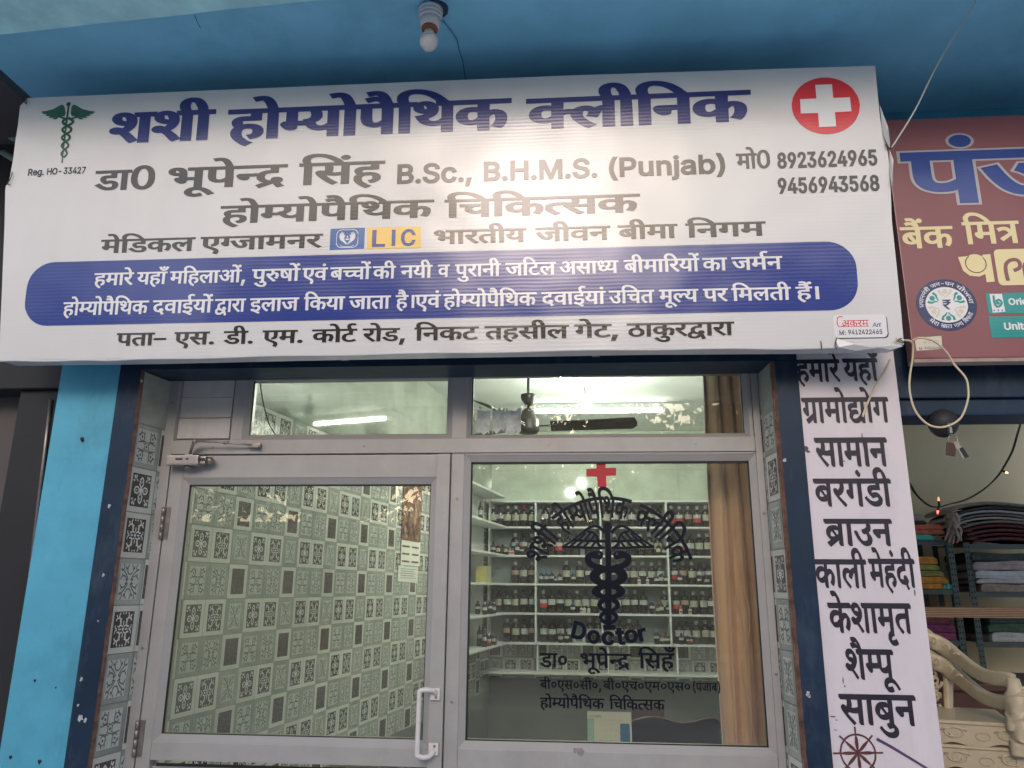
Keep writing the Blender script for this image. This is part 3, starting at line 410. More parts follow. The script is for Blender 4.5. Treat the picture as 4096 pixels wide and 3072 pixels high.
729,551 0,-551 -81,0 0,45 ~-35,-19 ~-83,-19 -42,0 ~-108,0 ~-197,107 -98,125 ~-27,35 ~-18,45 0,19 ~0,21 ~30,34 34,0 ~25,0 ~37,-23 15,-20 ~21,19 ~15,59 0,30 ~0,26 ~-7,47 -9,20 -201,0 0,71 833,0 0,-71;534,232 ~35,0 ~58,29 21,19 0,271 -367,0 ~17,-37 0,-56 ~0,-82 ~-70,-96 -62,-27 ~70,-84 ~155,-90 99,0 ~43,0 ~78,20 37,23 0,76 ~-23,-14 ~-64,-20 -40,0 ~-47,0 ~-75,39 ~-43,70 0,46 ~0,73 ~96,81 79,0 ~17,0 ~54,-5 14,-5 -6,-69 ~-15,4 ~-37,6 -18,0 ~-48,0 ~-55,-44 0,-44 ~0,-43 ~55,-41
524,566 -25,-86 -470,0 25,86;302,0 -264,323 -2,62 132,0 ~51,0 ~71,30 ~38,59 0,43 ~0,66 ~-78,74 -82,0 -139,0 25,85 114,0 ~88,0 ~115,-58 ~55,-101 0,-65 ~0,-58 ~-50,-98 ~-109,-58 -88,0 -3,0 243,-298 0,-6;524,742 -25,-86 -371,3 24,83
275,121 ~-58,0 ~-91,51 ~-51,91 0,58 ~0,59 ~51,89 ~90,51 58,0 ~59,0 ~91,-51 ~52,-91 0,-59 ~0,-58 ~-51,-90 ~-91,-50;273,192 ~53,0 ~68,74 0,56 ~0,57 ~-64,70 -53,0 ~-52,0 ~-68,-74 0,-57 ~0,-56 ~64,-70
127,302 ~0,81 ~33,178 ~58,165 37,61 88,0 ~-39,-78 ~-56,-169 ~-30,-165 0,-73 ~0,-66 ~27,-135 ~55,-151 43,-89 -88,0 ~-63,108 ~-65,224
56,-139 ~44,91 ~55,152 ~25,135 0,63 ~0,73 ~-30,165 ~-55,169 -39,78 87,0 ~37,-61 ~59,-165 ~32,-178 0,-81 ~0,-111 ~-66,-224 -62,-106
90,0 0,742 263,0 ~77,0 ~101,-53 ~50,-89 0,-55 ~0,-47 ~-34,-63 ~-55,-37 -33,-9 0,-7 ~35,-1 ~69,-44 ~47,-81 0,-58 ~0,-56 ~-52,-90 ~-109,-52 -88,0;184,84 175,0 ~86,0 ~73,66 0,49 ~0,37 ~-37,63 ~-70,38 -47,0 -180,0;184,416 164,0 ~39,0 ~65,32 ~38,57 0,38 ~0,49 ~-67,66 -72,0 -167,0
327,-13 ~-80,0 ~-118,52 ~-67,93 -4,62 97,0 ~4,-42 ~49,-54 ~76,-26 43,0 ~51,0 ~80,33 ~47,59 0,40 ~0,36 ~-41,44 ~-67,29 -39,11 -90,26 ~-90,25 ~-99,95 0,73 ~0,63 ~67,94 ~116,52 72,0 ~73,0 ~112,-52 ~66,-89 2,-56 -93,0 ~-6,54 ~-91,59 -66,0 ~-48,0 ~-72,-31 ~-40,-54 0,-35 ~0,-39 ~48,-47 ~66,-27 27,-7 74,-21 ~30,-8 ~73,-27 ~65,-47 ~43,-71 0,-52 ~0,-61 ~-64,-97 ~-120,-57
305,-12 ~-75,0 ~-114,72 ~-64,129 0,86 ~0,87 ~64,130 ~114,72 75,0 ~41,0 ~71,-21 ~60,-39 ~42,-58 12,-36 -86,-25 ~-6,22 ~-25,36 ~-35,26 ~-46,15 -28,0 ~-55,0 ~-72,-59 ~-35,-94 0,-56 ~0,-55 ~35,-94 ~72,-58 55,0 ~28,0 ~47,15 ~36,28 ~25,37 6,23 86,-25 ~-11,-37 ~-43,-58 ~-60,-42 ~-73,-21
90,0 0,742 94,0 0,-321 390,0 0,321 94,0 0,-742 -94,0 0,338 -390,0 0,-338
90,0 0,742 134,0 183,-468 ~6,-17 ~17,-49 ~18,-58 ~17,-57 7,-24 -21,0 ~7,23 ~17,56 ~18,58 ~17,51 6,17 181,468 135,0 0,-742 -93,0 0,424 ~0,23 ~0,59 ~2,64 ~1,67 1,31 8,0 ~-11,-34 ~-23,-71 ~-23,-66 ~-20,-55 -7,-18 -165,-424 -83,0 -168,424 ~-7,17 ~-19,54 ~-22,65 ~-24,72 -13,36 9,0 ~1,-28 ~2,-64 ~1,-66 ~1,-62 0,-24 0,-424
90,0 0,742 254,0 ~86,0 ~112,-63 ~55,-107 0,-66 ~0,-66 ~-55,-108 ~-111,-64 -87,0 -180,0 0,84 176,0 ~58,0 ~72,40 ~33,70 0,44 ~0,44 ~-33,69 ~-72,40 -59,0 -155,0 0,-659
267,-7 ~-56,0 ~-85,46 ~-47,94 0,70 0,354 89,0 0,-346 ~0,-65 ~68,-72 58,0 ~40,0 ~63,35 ~37,67 0,47 0,334 90,0 0,-557 -86,0 0,135 12,0 ~-26,-78 ~-95,-64
168,334 0,-334 -89,0 0,557 86,0 0,-135 -12,0 ~25,77 ~94,65 64,0 ~56,0 ~85,-47 ~47,-93 0,-70 0,-354 -90,0 0,346 ~0,64 ~-67,73 -58,0 ~-40,0 ~-64,-35 ~-37,-66
78,557 90,0 0,-597 ~1,-53 ~-37,-75 ~-73,-40 -54,0 -18,0 0,82 16,0 ~39,0 ~36,45 0,41;124,648 ~-26,0 ~-37,35 0,24 ~0,25 ~37,34 26,0 ~25,0 ~37,-34 0,-25 ~0,-24 ~-37,-35
235,-13 ~-53,0 ~-86,40 ~-51,77 0,54 ~0,48 ~38,60 ~63,34 ~77,17 38,5 ~50,7 ~63,7 ~30,17 0,20 0,3 ~0,35 ~-25,48 ~-52,26 -39,0 ~-40,0 ~-57,-25 ~-35,-37 -9,-20 -86,29 ~21,51 ~73,57 ~88,24 42,0 ~28,0 ~71,-14 ~67,-40 ~43,-78 0,-65 0,-367 -88,0 0,76 -6,0 ~-10,-20 ~-41,-41 ~-67,-28;250,66 ~50,0 ~69,39 ~35,62 0,34 0,77 ~-5,-6 ~-37,-11 ~-47,-7 ~-45,-6 -13,-1 ~-32,-4 ~-56,-20 ~-34,-37 0,-32 ~0,-29 ~30,-39 ~52,-20
337,-12 ~-53,0 ~-64,36 ~-35,47 -10,15 -10,0 0,-86 -86,0 0,742 89,0 0,-274 7,0 ~10,15 ~34,45 ~63,36 55,0 ~69,0 ~106,-70 ~61,-129 0,-88 ~0,-89 ~-60,-129 ~-106,-71;324,68 ~52,0 ~70,57 ~36,95 0,58 ~0,58 ~-35,93 ~-70,55 -53,0 ~-52,0 ~-69,-52 ~-36,-92 0,-62 ~0,-62 ~36,-94 ~70,-54
330,-10 ~-75,0 ~-115,53 ~-64,94 0,60 ~0,47 ~38,80 ~65,54 42,7 0,4 ~-55,14 ~-63,93 0,59 ~0,57 ~58,89 ~103,51 66,0 ~65,0 ~103,-51 ~59,-89 0,-57 ~0,-59 ~-64,-93 -53,-14 0,-4 ~41,-7 ~65,-54 ~39,-80 0,-47 ~0,-60 ~-65,-94 ~-115,-53;330,72 ~50,0 ~71,33 ~40,58 0,39 ~0,42 ~-42,63 ~-73,36 -46,0 ~-47,0 ~-72,-36 ~-42,-63 0,-42 ~0,-39 ~39,-58 ~72,-33;330,422 ~40,0 ~60,32 ~36,56 0,38 ~0,37 ~-34,55 ~-61,30 -41,0 ~-41,0 ~-61,-30 ~-34,-55 0,-37 ~0,-38 ~35,-56 ~61,-32
330,752 ~69,0 ~107,-63 ~60,-111 0,-71 ~0,-53 ~-46,-118 -59,-88 -168,-248 -102,0 248,362 9,0 ~-10,-21 ~-39,-34 ~-51,-21 -30,0 ~-67,0 ~-101,57 ~-55,102 0,69 ~0,69 ~61,107 ~106,62;330,671 ~-42,0 ~-66,-41 ~-37,-71 0,-45 ~0,-46 ~37,-71 ~66,-40 42,0 ~43,0 ~66,39 ~38,71 0,45 ~0,46 ~-38,72 ~-65,41
94,0 0,68 247,268 ~41,45 ~55,67 ~28,62 0,34 ~0,39 ~-37,56 ~-63,31 -40,0 ~-42,0 ~-62,-34 ~-34,-63 0,-42 -91,0 ~0,66 ~61,100 ~104,55 67,0 ~66,0 ~102,-55 ~58,-94 0,-58 ~0,-40 ~-29,-77 ~-72,-96 -66,-70 -162,-173 0,-6 342,0 0,-83
316,-10 ~-67,0 ~-113,47 ~-69,88 -5,62 97,0 ~4,-37 ~43,-51 ~69,-26 42,0 ~46,0 ~72,31 ~43,61 0,45 ~0,40 ~-38,67 ~-81,42 -68,0 -60,0 0,75 187,219 0,6 -319,0 0,83 444,0 0,-69 -234,-270 0,16 ~81,8 ~118,-54 ~64,-102 0,-62 ~0,-64 ~-66,-99 ~-115,-56
331,-10 ~-69,0 ~-107,63 ~-60,111 0,72 ~0,52 ~45,118 60,89 168,247 102,0 -248,-362 -9,0 ~10,21 ~38,34 ~52,21 30,0 ~67,0 ~100,-57 ~56,-102 0,-69 ~0,-69 ~-61,-107 ~-106,-62;331,71 ~43,0 ~65,41 ~37,71 0,45 ~0,47 ~-37,70 ~-65,40 -43,0 ~-43,0 ~-66,-39 ~-38,-70 0,-46 ~0,-46 ~38,-72 ~66,-41
60,151 0,77 296,514 93,0 -289,-502 0,-6 441,0 0,-83;410,0 0,174 0,36 0,253 90,0 0,-463
322,-10 ~-66,0 ~-103,51 ~-62,89 -2,57 91,0 ~3,-33 ~39,-51 ~62,-30 38,0 ~45,0 ~70,42 ~40,74 0,47 ~0,47 ~-42,76 ~-72,43 -47,0 ~-35,0 ~-70,-21 -22,-17 -89,11 44,367 390,0 0,-83 -310,0 -26,-217 4,0 ~23,19 ~70,25 38,0 ~51,0 ~86,-37 ~64,-67 ~35,-91 0,-54 ~0,-71 ~-64,-112 ~-112,-64
90,0 0,742 254,0 ~86,0 ~112,-59 ~55,-104 0,-66 ~0,-66 ~-55,-102 ~-111,-57 -87,0 -202,0 0,84 198,0 ~58,0 ~72,34 ~33,64 0,43 ~0,44 ~-33,66 ~-72,36 -59,0 -155,0 0,-659;516,0 -179,334 106,0 183,-334
313,-12 ~-81,0 ~-117,72 ~-63,128 0,86 ~0,86 ~62,130 ~113,74 75,0 ~45,0 ~86,-30 ~70,-65 ~42,-106 0,-78 0,-37 -432,0 0,76 384,0 -42,-28 ~0,55 ~-35,85 ~-67,48 -51,0 ~-50,0 ~-72,-49 ~-38,-79 0,-46 0,-50 ~0,-62 ~43,-86 ~77,-44 51,0 ~33,0 ~54,19 ~39,38 10,28 87,-24 ~-13,-41 ~-62,-64 ~-91,-36
304,-220 ~-61,0 ~-91,31 ~-59,52 -18,30 73,47 ~12,-16 ~35,-39 ~60,-27 49,0 ~67,0 ~86,64 0,69 0,111 -8,0 ~-10,-16 ~-34,-44 ~-64,-33 -54,0 ~-67,0 ~-106,63 ~-62,122 0,87 ~0,86 ~61,127 ~107,70 69,0 ~54,0 ~64,-36 ~35,-45 9,-15 9,0 0,89 87,0 0,-571 ~0,-72 ~-65,-91 ~-110,-43;302,89 ~51,0 ~69,46 ~36,87 0,61 ~0,59 ~-35,90 ~-70,52 -51,0 ~-53,0 ~-71,-55 ~-35,-90 0,-56 ~0,-57 ~36,-88 ~71,-49
390,-10 ~-95,0 ~-149,92 ~-85,171 0,118 ~0,118 ~85,170 ~149,93 95,0 ~96,0 ~148,-93 ~85,-170 0,-118 ~0,-118 ~-85,-171 ~-148,-92;390,78 ~67,0 ~107,67 ~63,131 0,95 ~0,95 ~-63,131 ~-107,67 -67,0 ~-66,0 ~-108,-67 ~-63,-131 0,-95 ~0,-95 ~63,-131 ~108,-67
141,0 330,653 0,6 -380,0 0,83 479,0 0,-88 -329,-654
26,0 269,742 110,0 273,-742 -100,0 -157,440 ~-15,41 ~-38,122 -27,95 18,0 ~-27,-96 ~-40,-124 -13,-38 -152,-440;161,207 0,83 381,0 0,-83
79,0 0,557 86,0 0,-86 6,0 ~16,42 ~79,52 50,0 ~10,0 ~27,-1 8,-1 0,-90 ~-4,1 ~-32,4 -18,0 ~-40,0 ~-63,-33 ~-36,-59 0,-37 0,-349
298,557 0,-77 -288,0 0,77;94,689 89,0 0,-545 ~0,-37 ~31,-34 35,0 ~8,0 ~27,4 11,2 18,-76 ~-14,-5 ~-35,-5 -17,0 ~-73,0 ~-80,76 0,68
139,-6 ~-28,0 ~-39,39 0,28 ~0,28 ~39,39 28,0 ~28,0 ~39,-39 0,-28 ~0,-28 ~-39,-39;139,396 ~-28,0 ~-39,40 0,28 ~0,28 ~39,39 28,0 ~28,0 ~39,-39 0,-28 ~0,-28 ~-39,-40
112,0 0,80 459,0 0,-80;404,742 0,-742 -93,0 0,654 -5,0 -179,-133 0,102 161,119
90,0 0,742 94,0 0,-658 344,0 0,-84
46,0 0,84 132,0 0,574 -132,0 0,84 358,0 0,-84 -132,0 0,-574 132,0 0,-84
390,-10 ~-95,0 ~-149,92 ~-85,171 0,118 ~0,118 ~85,170 ~149,93 95,0 ~56,0 ~100,-33 ~80,-63 ~53,-90 10,-57 -94,0 ~-8,38 ~-39,58 ~-55,39 ~-67,20 -36,0 ~-67,0 ~-107,-67 ~-63,-131 0,-95 ~0,-95 ~63,-131 ~108,-67 66,0 ~36,0 ~67,20 ~55,39 ~39,59 8,38 94,0 ~-9,-57 ~-53,-90 ~-80,-64 ~-100,-33
79,0 0,557 89,0 0,-557;124,648 ~-25,0 ~-37,35 0,24 ~0,25 ~37,34 25,0 ~26,0 ~37,-34 0,-25 ~0,-24 ~-37,-35
204,-4 ~-63,0 ~-62,67 0,61 0,618 89,0 0,-596 ~0,-38 ~19,-32 28,0 ~14,0 ~15,2 7,2 17,-76 ~-12,-3 ~-34,-5
380,-12 ~-88,0 ~-131,69 ~-71,119 0,77 0,489 94,0 0,-482 ~0,-53 ~48,-83 ~87,-48 61,0 ~61,0 ~87,48 ~47,83 0,53 0,482 94,0 0,-489 ~0,-77 ~-71,-119 ~-130,-69
287,-12 ~-69,0 ~-106,71 ~-60,129 0,89 ~0,88 ~60,129 ~107,70 69,0 ~54,0 ~64,-36 ~34,-45 9,-15 7,0 0,274 90,0 0,-742 -87,0 0,86 -10,0 ~-9,-15 ~-35,-47 ~-64,-36;301,68 ~51,0 ~69,54 ~36,94 0,62 ~0,62 ~-35,92 ~-70,52 -51,0 ~-53,0 ~-70,-55 ~-35,-93 0,-58 ~0,-58 ~35,-95 ~71,-57
321,0 -179,0 0,84 173,0 ~91,0 ~119,69 ~59,129 0,91 ~0,89 ~-59,128 ~-115,68 -86,0 -186,0 0,84 193,0 ~108,0 ~154,-89 ~82,-165 0,-115 ~0,-117 ~-82,-166 ~-159,-90;184,742 0,-742 -94,0 0,742
305,-12 ~-75,0 ~-114,72 ~-64,129 0,86 ~0,87 ~64,130 ~114,72 75,0 ~77,0 ~114,-72 ~64,-130 0,-87 ~0,-86 ~-64,-129 ~-114,-72;305,68 ~57,0 ~72,58 ~35,94 0,55 ~0,55 ~-35,95 ~-72,59 -57,0 ~-55,0 ~-72,-59 ~-35,-94 0,-56 ~0,-55 ~35,-94 ~72,-58
49,658 0,84 561,0 0,-84 -233,0 0,-658 -95,0 0,658
90,0 0,742 452,0 0,-84 -358,0 0,-242 333,0 0,-83 -333,0 0,-249 362,0 0,-84
228,0 -202,742 97,0 117,-455 ~10,-36 ~16,-76 ~16,-77 7,-41 -11,0 ~7,41 ~16,77 ~18,76 10,36 120,455 107,0 119,-455 ~10,-36 ~18,-76 ~17,-77 7,-41 -13,0 ~8,41 ~16,77 ~18,76 9,36 117,455 97,0 -203,-742 -110,0 -128,470 ~-12,46 ~-23,108 -11,71 20,0 ~-11,-67 ~-21,-105 -14,-53 -127,-470
168,334 0,-334 -89,0 0,742 89,0 0,-320 -15,0 ~25,77 ~94,65 64,0 ~56,0 ~85,-47 ~47,-93 0,-70 0,-354 -90,0 0,346 ~0,64 ~-67,73 -58,0 ~-40,0 ~-64,-35 ~-37,-66
90,0 0,742 448,0 0,-84 -354,0 0,-254 321,0 0,-83 -321,0 0,-321
79,-208 0,765 86,0 0,-89 10,0 ~10,15 ~34,45 ~63,36 55,0 ~69,0 ~106,-70 ~61,-129 0,-88 ~0,-89 ~-60,-129 ~-106,-71 -70,0 ~-53,0 ~-64,36 ~-35,47 -10,15 -7,0 0,-294;324,68 ~52,0 ~70,57 ~36,95 0,58 ~0,58 ~-35,93 ~-70,55 -53,0 ~-52,0 ~-69,-52 ~-36,-92 0,-62 ~0,-62 ~36,-94 ~70,-54
"""
WORDS = {"शशी":[[0,0,0],[0,680,0],[1,1360,0],1619],"होम्योपैथिक":[[2,0,0],[3,531,0],[4,790,0],[5,1140,0],[3,1720,0],[6,1979,0],[7,2547,0],[8,2547,0],[9,2806,0],[10,3448,0],4210],"क्लीनिक":[[11,0,0],[12,603,0],[1,1281,0],[13,1540,0],[14,1799,0],[10,2354,0],3116],"डा0":[[15,0,0],[16,577,0],[17,836,0],1497],"भूपेन्द्र":[[18,0,0],[19,703,0],[6,703,0],[20,1271,0],[21,1271,0],[22,1629,0],2149],"सिंह":[[8,0,0],[23,259,0],[24,935,0],[2,935,0],1466],"मो0":[[25,0,0],[3,598,0],[17,857,0],1518],"चिकित्सक":[[8,0,0],[26,259,0],[27,893,0],[10,1152,0],[28,1914,0],[23,2263,0],[10,2939,0],3701],"मेडिकल":[[25,0,0],[20,598,0],[13,598,0],[15,857,0],[10,1434,0],[12,2196,0],2874],"एग्जामनर":[[29,0,0],[30,553,0],[31,834,0],[16,1576,0],[25,1835,0],[14,2433,0],[32,2988,0],3397],"भारतीय":[[18,0,0],[16,703,0],[32,962,0],[33,1371,0],[1,1941,0],[5,2200,0],2780],"जीवन":[[31,0,0],[1,742,0],[34,1001,0],[14,1557,0],2112],"बीमा":[[35,0,0],[1,571,0],[25,830,0],[16,1428,0],1687],"निगम":[[13,0,0],[14,259,0],[36,814,0],[25,1377,0],1975],"हमारे":[[2,0,0],[25,531,0],[16,1129,0],[32,1388,0],[20,1797,0],1797],"यहाँ":[[5,0,0],[2,580,0],[16,1111,0],[37,1370,0],1370],"महिलाओं,":[[25,0,0],[27,598,0],[2,857,0],[12,1388,0],[16,2066,0],[38,2325,0],[39,3348,0],3622],"पुरुषों":[[6,0,0],[40,568,0],[41,568,0],[42,1131,0],[43,1709,0],1968],"एवं":[[29,0,0],[34,553,0],[24,1109,0],1109],"बच्चों":[[35,0,0],[44,571,0],[43,1569,0],1828],"की":[[10,0,0],[1,762,0],1021],"नयी":[[14,0,0],[5,555,0],[1,1135,0],1394],"व":[[34,0,0],556],"पुरानी":[[6,0,0],[40,568,0],[32,568,0],[16,977,0],[14,1236,0],[1,1791,0],2050],"जटिल":[[31,0,0],[45,742,0],[46,1001,0],[12,1505,0],2183],"असाध्य":[[47,0,0],[23,764,0],[16,1440,0],[48,1699,0],[5,2061,0],2641],"बीमारियों":[[35,0,0],[1,571,0],[25,830,0],[16,1428,0],[45,1687,0],[32,1946,0],[5,2355,0],[43,2935,0],3194],"का":[[10,0,0],[16,762,0],1021],"जर्मन":[[31,0,0],[25,742,0],[49,1340,0],[14,1340,0],1895],"दवाईयों":[[50,0,0],[34,520,0],[16,1076,0],[51,1335,0],[5,1826,0],[43,2406,0],2665],"द्वारा":[[52,0,0],[16,620,0],[32,879,0],[16,1288,0],1547],"इलाज":[[53,0,0],[12,491,0],[16,1169,0],[31,1428,0],2170],"किया":[[27,0,0],[10,259,0],[5,1021,0],[16,1601,0],1860],"जाता":[[31,0,0],[16,742,0],[33,1001,0],[16,1571,0],1830],"है":[[2,0,0],[7,531,0],531],"।":[[54,0,0],379],"दवाईयां":[[50,0,0],[34,520,0],[16,1076,0],[51,1335,0],[5,1826,0],[16,2406,0],[24,2665,0],2665],"उचित":[[55,0,0],[8,548,0],[26,807,0],[33,1441,0],2011],"मूल्य":[[25,0,0],[19,598,0],[56,598,0],[5,1098,0],1678],"पर":[[6,0,0],[32,568,0],977],"मिलती":[[13,0,0],[25,259,0],[12,857,0],[33,1535,0],[1,2105,0],2364],"हैं":[[2,0,0],[57,531,0],531],"पता–":[[6,0,0],[33,568,0],[16,1138,0],[58,1397,0],1897],"एस.":[[29,0,0],[23,553,0],[59,1229,0],1503],"डी.":[[15,0,0],[1,577,0],[59,836,0],1110],"एम.":[[29,0,0],[25,553,0],[59,1151,0],1425],"कोर्ट":[[10,0,0],[3,762,0],[46,1021,0],[49,1481,0],1525],"रोड,":[[32,0,0],[3,409,0],[15,668,0],[39,1245,0],1519],"निकट":[[13,0,0],[14,259,0],[10,814,0],[46,1576,0],2080],"तहसील":[[33,0,0],[2,570,0],[23,1101,0],[1,1777,0],[12,2036,0],2714],"गेट,":[[36,0,0],[20,563,0],[46,563,0],[39,1067,0],1341],"ठाकुरद्वारा":[[60,0,0],[16,585,0],[10,844,0],[40,1385,0],[32,1606,0],[52,2015,0],[16,2635,0],[32,2894,0],[16,3303,0],3562],"ग्रामोद्योग":[[61,0,0],[16,563,0],[25,822,0],[3,1420,0],[62,1679,0],[3,2363,0],[36,2622,0],3185],"सामान":[[23,0,0],[16,676,0],[25,935,0],[16,1533,0],[14,1792,0],2347],"बरगंडी":[[35,0,0],[32,571,0],[36,980,0],[24,1543,0],[15,1543,0],[1,2120,0],2379],"ब्राउन":[[63,0,0],[16,571,0],[55,830,0],[14,1378,0],1933],"काली":[[10,0,0],[16,762,0],[12,1021,0],[1,1699,0],1958],"मेहंदी":[[25,0,0],[20,598,0],[2,598,0],[24,1129,0],[50,1129,0],[1,1649,0],1908],"केशामृत":[[10,0,0],[20,541,0],[0,762,0],[16,1442,0],[25,1701,0],[64,2299,0],[33,2299,0],2869],"शैम्पू":[[0,0,0],[7,680,0],[4,680,0],[6,1030,0],[19,1598,0],1598],"साबुन":[[23,0,0],[16,676,0],[35,935,0],[40,1506,0],[14,1506,0],2061],"पंजाब":[[6,0,0],[24,568,0],[31,568,0],[16,1310,0],[35,1569,0],2140],"बैंक":[[35,0,0],[57,571,0],[10,571,0],1333],"मित्र":[[13,0,0],[25,259,0],[65,857,0],1409],"प्रधानमंत्री":[[66,0,0],[67,568,0],[16,1183,0],[14,1442,0],[25,1997,0],[24,2595,0],[65,2595,0],[1,3147,0],3406],"जन-धन":[[31,0,0],[14,742,0],[68,1297,0],[67,1958,0],[14,2573,0],3128],"योजना":[[5,0,0],[3,580,0],[31,839,0],[14,1581,0],[16,2136,0],2395],"मेरा":[[25,0,0],[20,598,0],[32,598,0],[16,1007,0],1266],"खाता":[[69,0,0],[16,818,0],[33,1077,0],[16,1647,0],1906],"भाग्य":[[18,0,0],[16,703,0],[30,962,0],[5,1243,0],1823],"विधाता":[[13,0,0],[34,259,0],[67,815,0],[16,1430,0],[33,1689,0],[16,2259,0],2518],"₹":[[70,0,0],552],"डा०":[[15,0,0],[16,577,0],[71,836,0],1387],"सिहँ":[[8,0,0],[23,259,0],[2,935,0],[37,1466,0],1466],"बी०एस०सी०,":[[35,0,0],[1,571,0],[71,830,0],[29,1381,0],[23,1934,0],[71,2610,0],[23,3161,0],[1,3837,0],[71,4096,0],[39,4647,0],4921],"बी०एच०एम०एस०":[[35,0,0],[1,571,0],[71,830,0],[29,1381,0],[26,1934,0],[71,2568,0],[29,3119,0],[25,3672,0],[71,4270,0],[29,4821,0],[23,5374,0],[71,6050,0],6601],"(पंजाब)":[[72,0,0],[6,398,0],[24,966,0],[31,966,0],[16,1708,0],[35,1967,0],[73,2538,0],2937],"अकरम":[[47,0,0],[10,764,0],[32,1526,0],[25,1935,0],2533],"B.Sc.,":[[74,0,0],[59,667,0],[75,941,0],[76,1596,0],[59,2178,0],[39,2452,0],2726],"B.H.M.S.":[[74,0,0],[59,667,0],[77,941,0],[59,1699,0],[78,1973,0],[59,2895,0],[75,3169,0],[59,3823,0],4097],"(Punjab)":[[72,0,0],[79,398,0],[80,1050,0],[81,1653,0],[82,2256,0],[83,2503,0],[84,3075,0],[73,3700,0],4098],"8923624965":[[85,0,0],[86,661,0],[87,1323,0],[88,1984,0],[89,2646,0],[87,3307,0],[90,3968,0],[86,4630,0],[89,5291,0],[91,5953,0],6614],"9456943568":[[86,0,0],[90,661,0],[91,1323,0],[89,1984,0],[86,2646,0],[90,3307,0],[88,3968,0],[91,4630,0],[89,5291,0],[85,5953,0],6614],"Reg.":[[92,0,0],[93,656,0],[94,1251,0],[59,1877,0],2151],"HO-":[[77,0,0],[95,758,0],[68,1538,0],2199],"33427":[[88,0,0],[88,661,0],[90,1323,0],[87,1984,0],[96,2646,0],3307],"Art":[[97,0,0],[98,704,0],[99,1088,0],1421],"M:":[[78,0,0],[100,921,0],1195],"9412422465":[[86,0,0],[90,661,0],[101,1323,0],[87,1984,0],[90,2646,0],[87,3307,0],[87,3968,0],[90,4630,0],[89,5291,0],[91,5953,0],6614],"M-":[[78,0,0],[68,921,0],1583],"L":[[102,0,0],577],"I":[[103,0,0],450],"C":[[104,0,0],745],"Oriental":[[95,0,0],[98,780,0],[105,1164,0],[93,1411,0],[81,2006,0],[99,2608,0],[83,2942,0],[106,3515,0],3796],"United":[[107,0,0],[81,759,0],[105,1362,0],[99,1609,0],[93,1942,0],[108,2537,0],3162],"D":[[109,0,0],736],"o":[[110,0,0],612],"c":[[76,0,0],583],"t":[[99,0,0],334],"r":[[98,0,0],384],"OCTOBER":[[95,0,0],[104,780,0],[111,1525,0],[95,2183,0],[74,2963,0],[112,3631,0],[92,4244,0],4900],"Sun":[[75,0,0],[80,654,0],[81,1258,0],1860],"Mon":[[78,0,0],[110,921,0],[81,1533,0],2136],"Tue":[[111,0,0],[80,658,0],[93,1262,0],1856],"Wed":[[113,0,0],[93,1005,0],[108,1600,0],2224],"Thu":[[111,0,0],[114,658,0],[80,1262,0],1865],"Fri":[[115,0,0],[98,602,0],[105,986,0],1233],"Sat":[[75,0,0],[83,654,0],[99,1227,0],1561],"pn":[[116,0,0],[81,625,0],1227],"1":[[101,0,0],661],"2":[[87,0,0],661],"3":[[88,0,0],661],"4":[[90,0,0],661],"5":[[91,0,0],661],"6":[[89,0,0],661],"7":[[96,0,0],661],"8":[[85,0,0],661],"9":[[86,0,0],661],"10":[[101,0,0],[17,661,0],1323],"11":[[101,0,0],[101,661,0],1323],"12":[[101,0,0],[87,661,0],1323],"13":[[101,0,0],[88,661,0],1323],"14":[[101,0,0],[90,661,0],1323],"15":[[101,0,0],[91,661,0],1323],"16":[[101,0,0],[89,661,0],1323],"17":[[101,0,0],[96,661,0],1323],"18":[[101,0,0],[85,661,0],1323],"19":[[101,0,0],[86,661,0],1323],"20":[[87,0,0],[17,661,0],1323],"21":[[87,0,0],[101,661,0],1323],"22":[[87,0,0],[87,661,0],1323],"23":[[87,0,0],[88,661,0],1323],"24":[[87,0,0],[90,661,0],1323],"25":[[87,0,0],[91,661,0],1323],"26":[[87,0,0],[89,661,0],1323],"27":[[87,0,0],[96,661,0],1323],"28":[[87,0,0],[85,661,0],1323],"29":[[87,0,0],[86,661,0],1323],"30":[[88,0,0],[17,661,0],1323],"31":[[88,0,0],[101,661,0],1323]}
# ---------------------------------------------------------------- lettering
def _decode(s):
    out = []
    for c in s.split(';'):
        x = y = 0; pts = []
        for t in c.split():
            on = t[0] != '~'
            a, b = t.lstrip('~').split(',')
            x += int(a); y += int(b); pts.append((x, y, on))
        out.append(pts)
    return out
_GL = [_decode(l) for l in GLYPHS.strip().split('\n')]
def _flat(pts, seg):
    """TrueType contour -> polyline"""
    n = len(pts); full = []
    for i in range(n):
        x, y, on = pts[i]; X, Y, ON = pts[(i + 1) % n]
        full.append((x, y, on))
        if not on and not ON: full.append(((x + X) / 2, (y + Y) / 2, True))
    k = next(i for i, p in enumerate(full) if p[2]); full = full[k:] + full[:k]
    out = []; m = len(full); i = 0
    while i < m:
        x, y, on = full[i]
        if on: out.append((x, y)); i += 1; continue
        p0 = full[i - 1]; p2 = full[(i + 1) % m]
        for s in range(1, seg):
            t = s / seg
            out.append(((1 - t) ** 2 * p0[0] + 2 * t * (1 - t) * x + t * t * p2[0],
                        (1 - t) ** 2 * p0[1] + 2 * t * (1 - t) * y + t * t * p2[1]))
        i += 1
    r = []
    for p in out:
        if not r or abs(p[0] - r[-1][0]) + abs(p[1] - r[-1][1]) > .5: r.append(p)
    if len(r) > 1 and abs(r[0][0] - r[-1][0]) + abs(r[0][1] - r[-1][1]) < .5: r.pop()
    return r
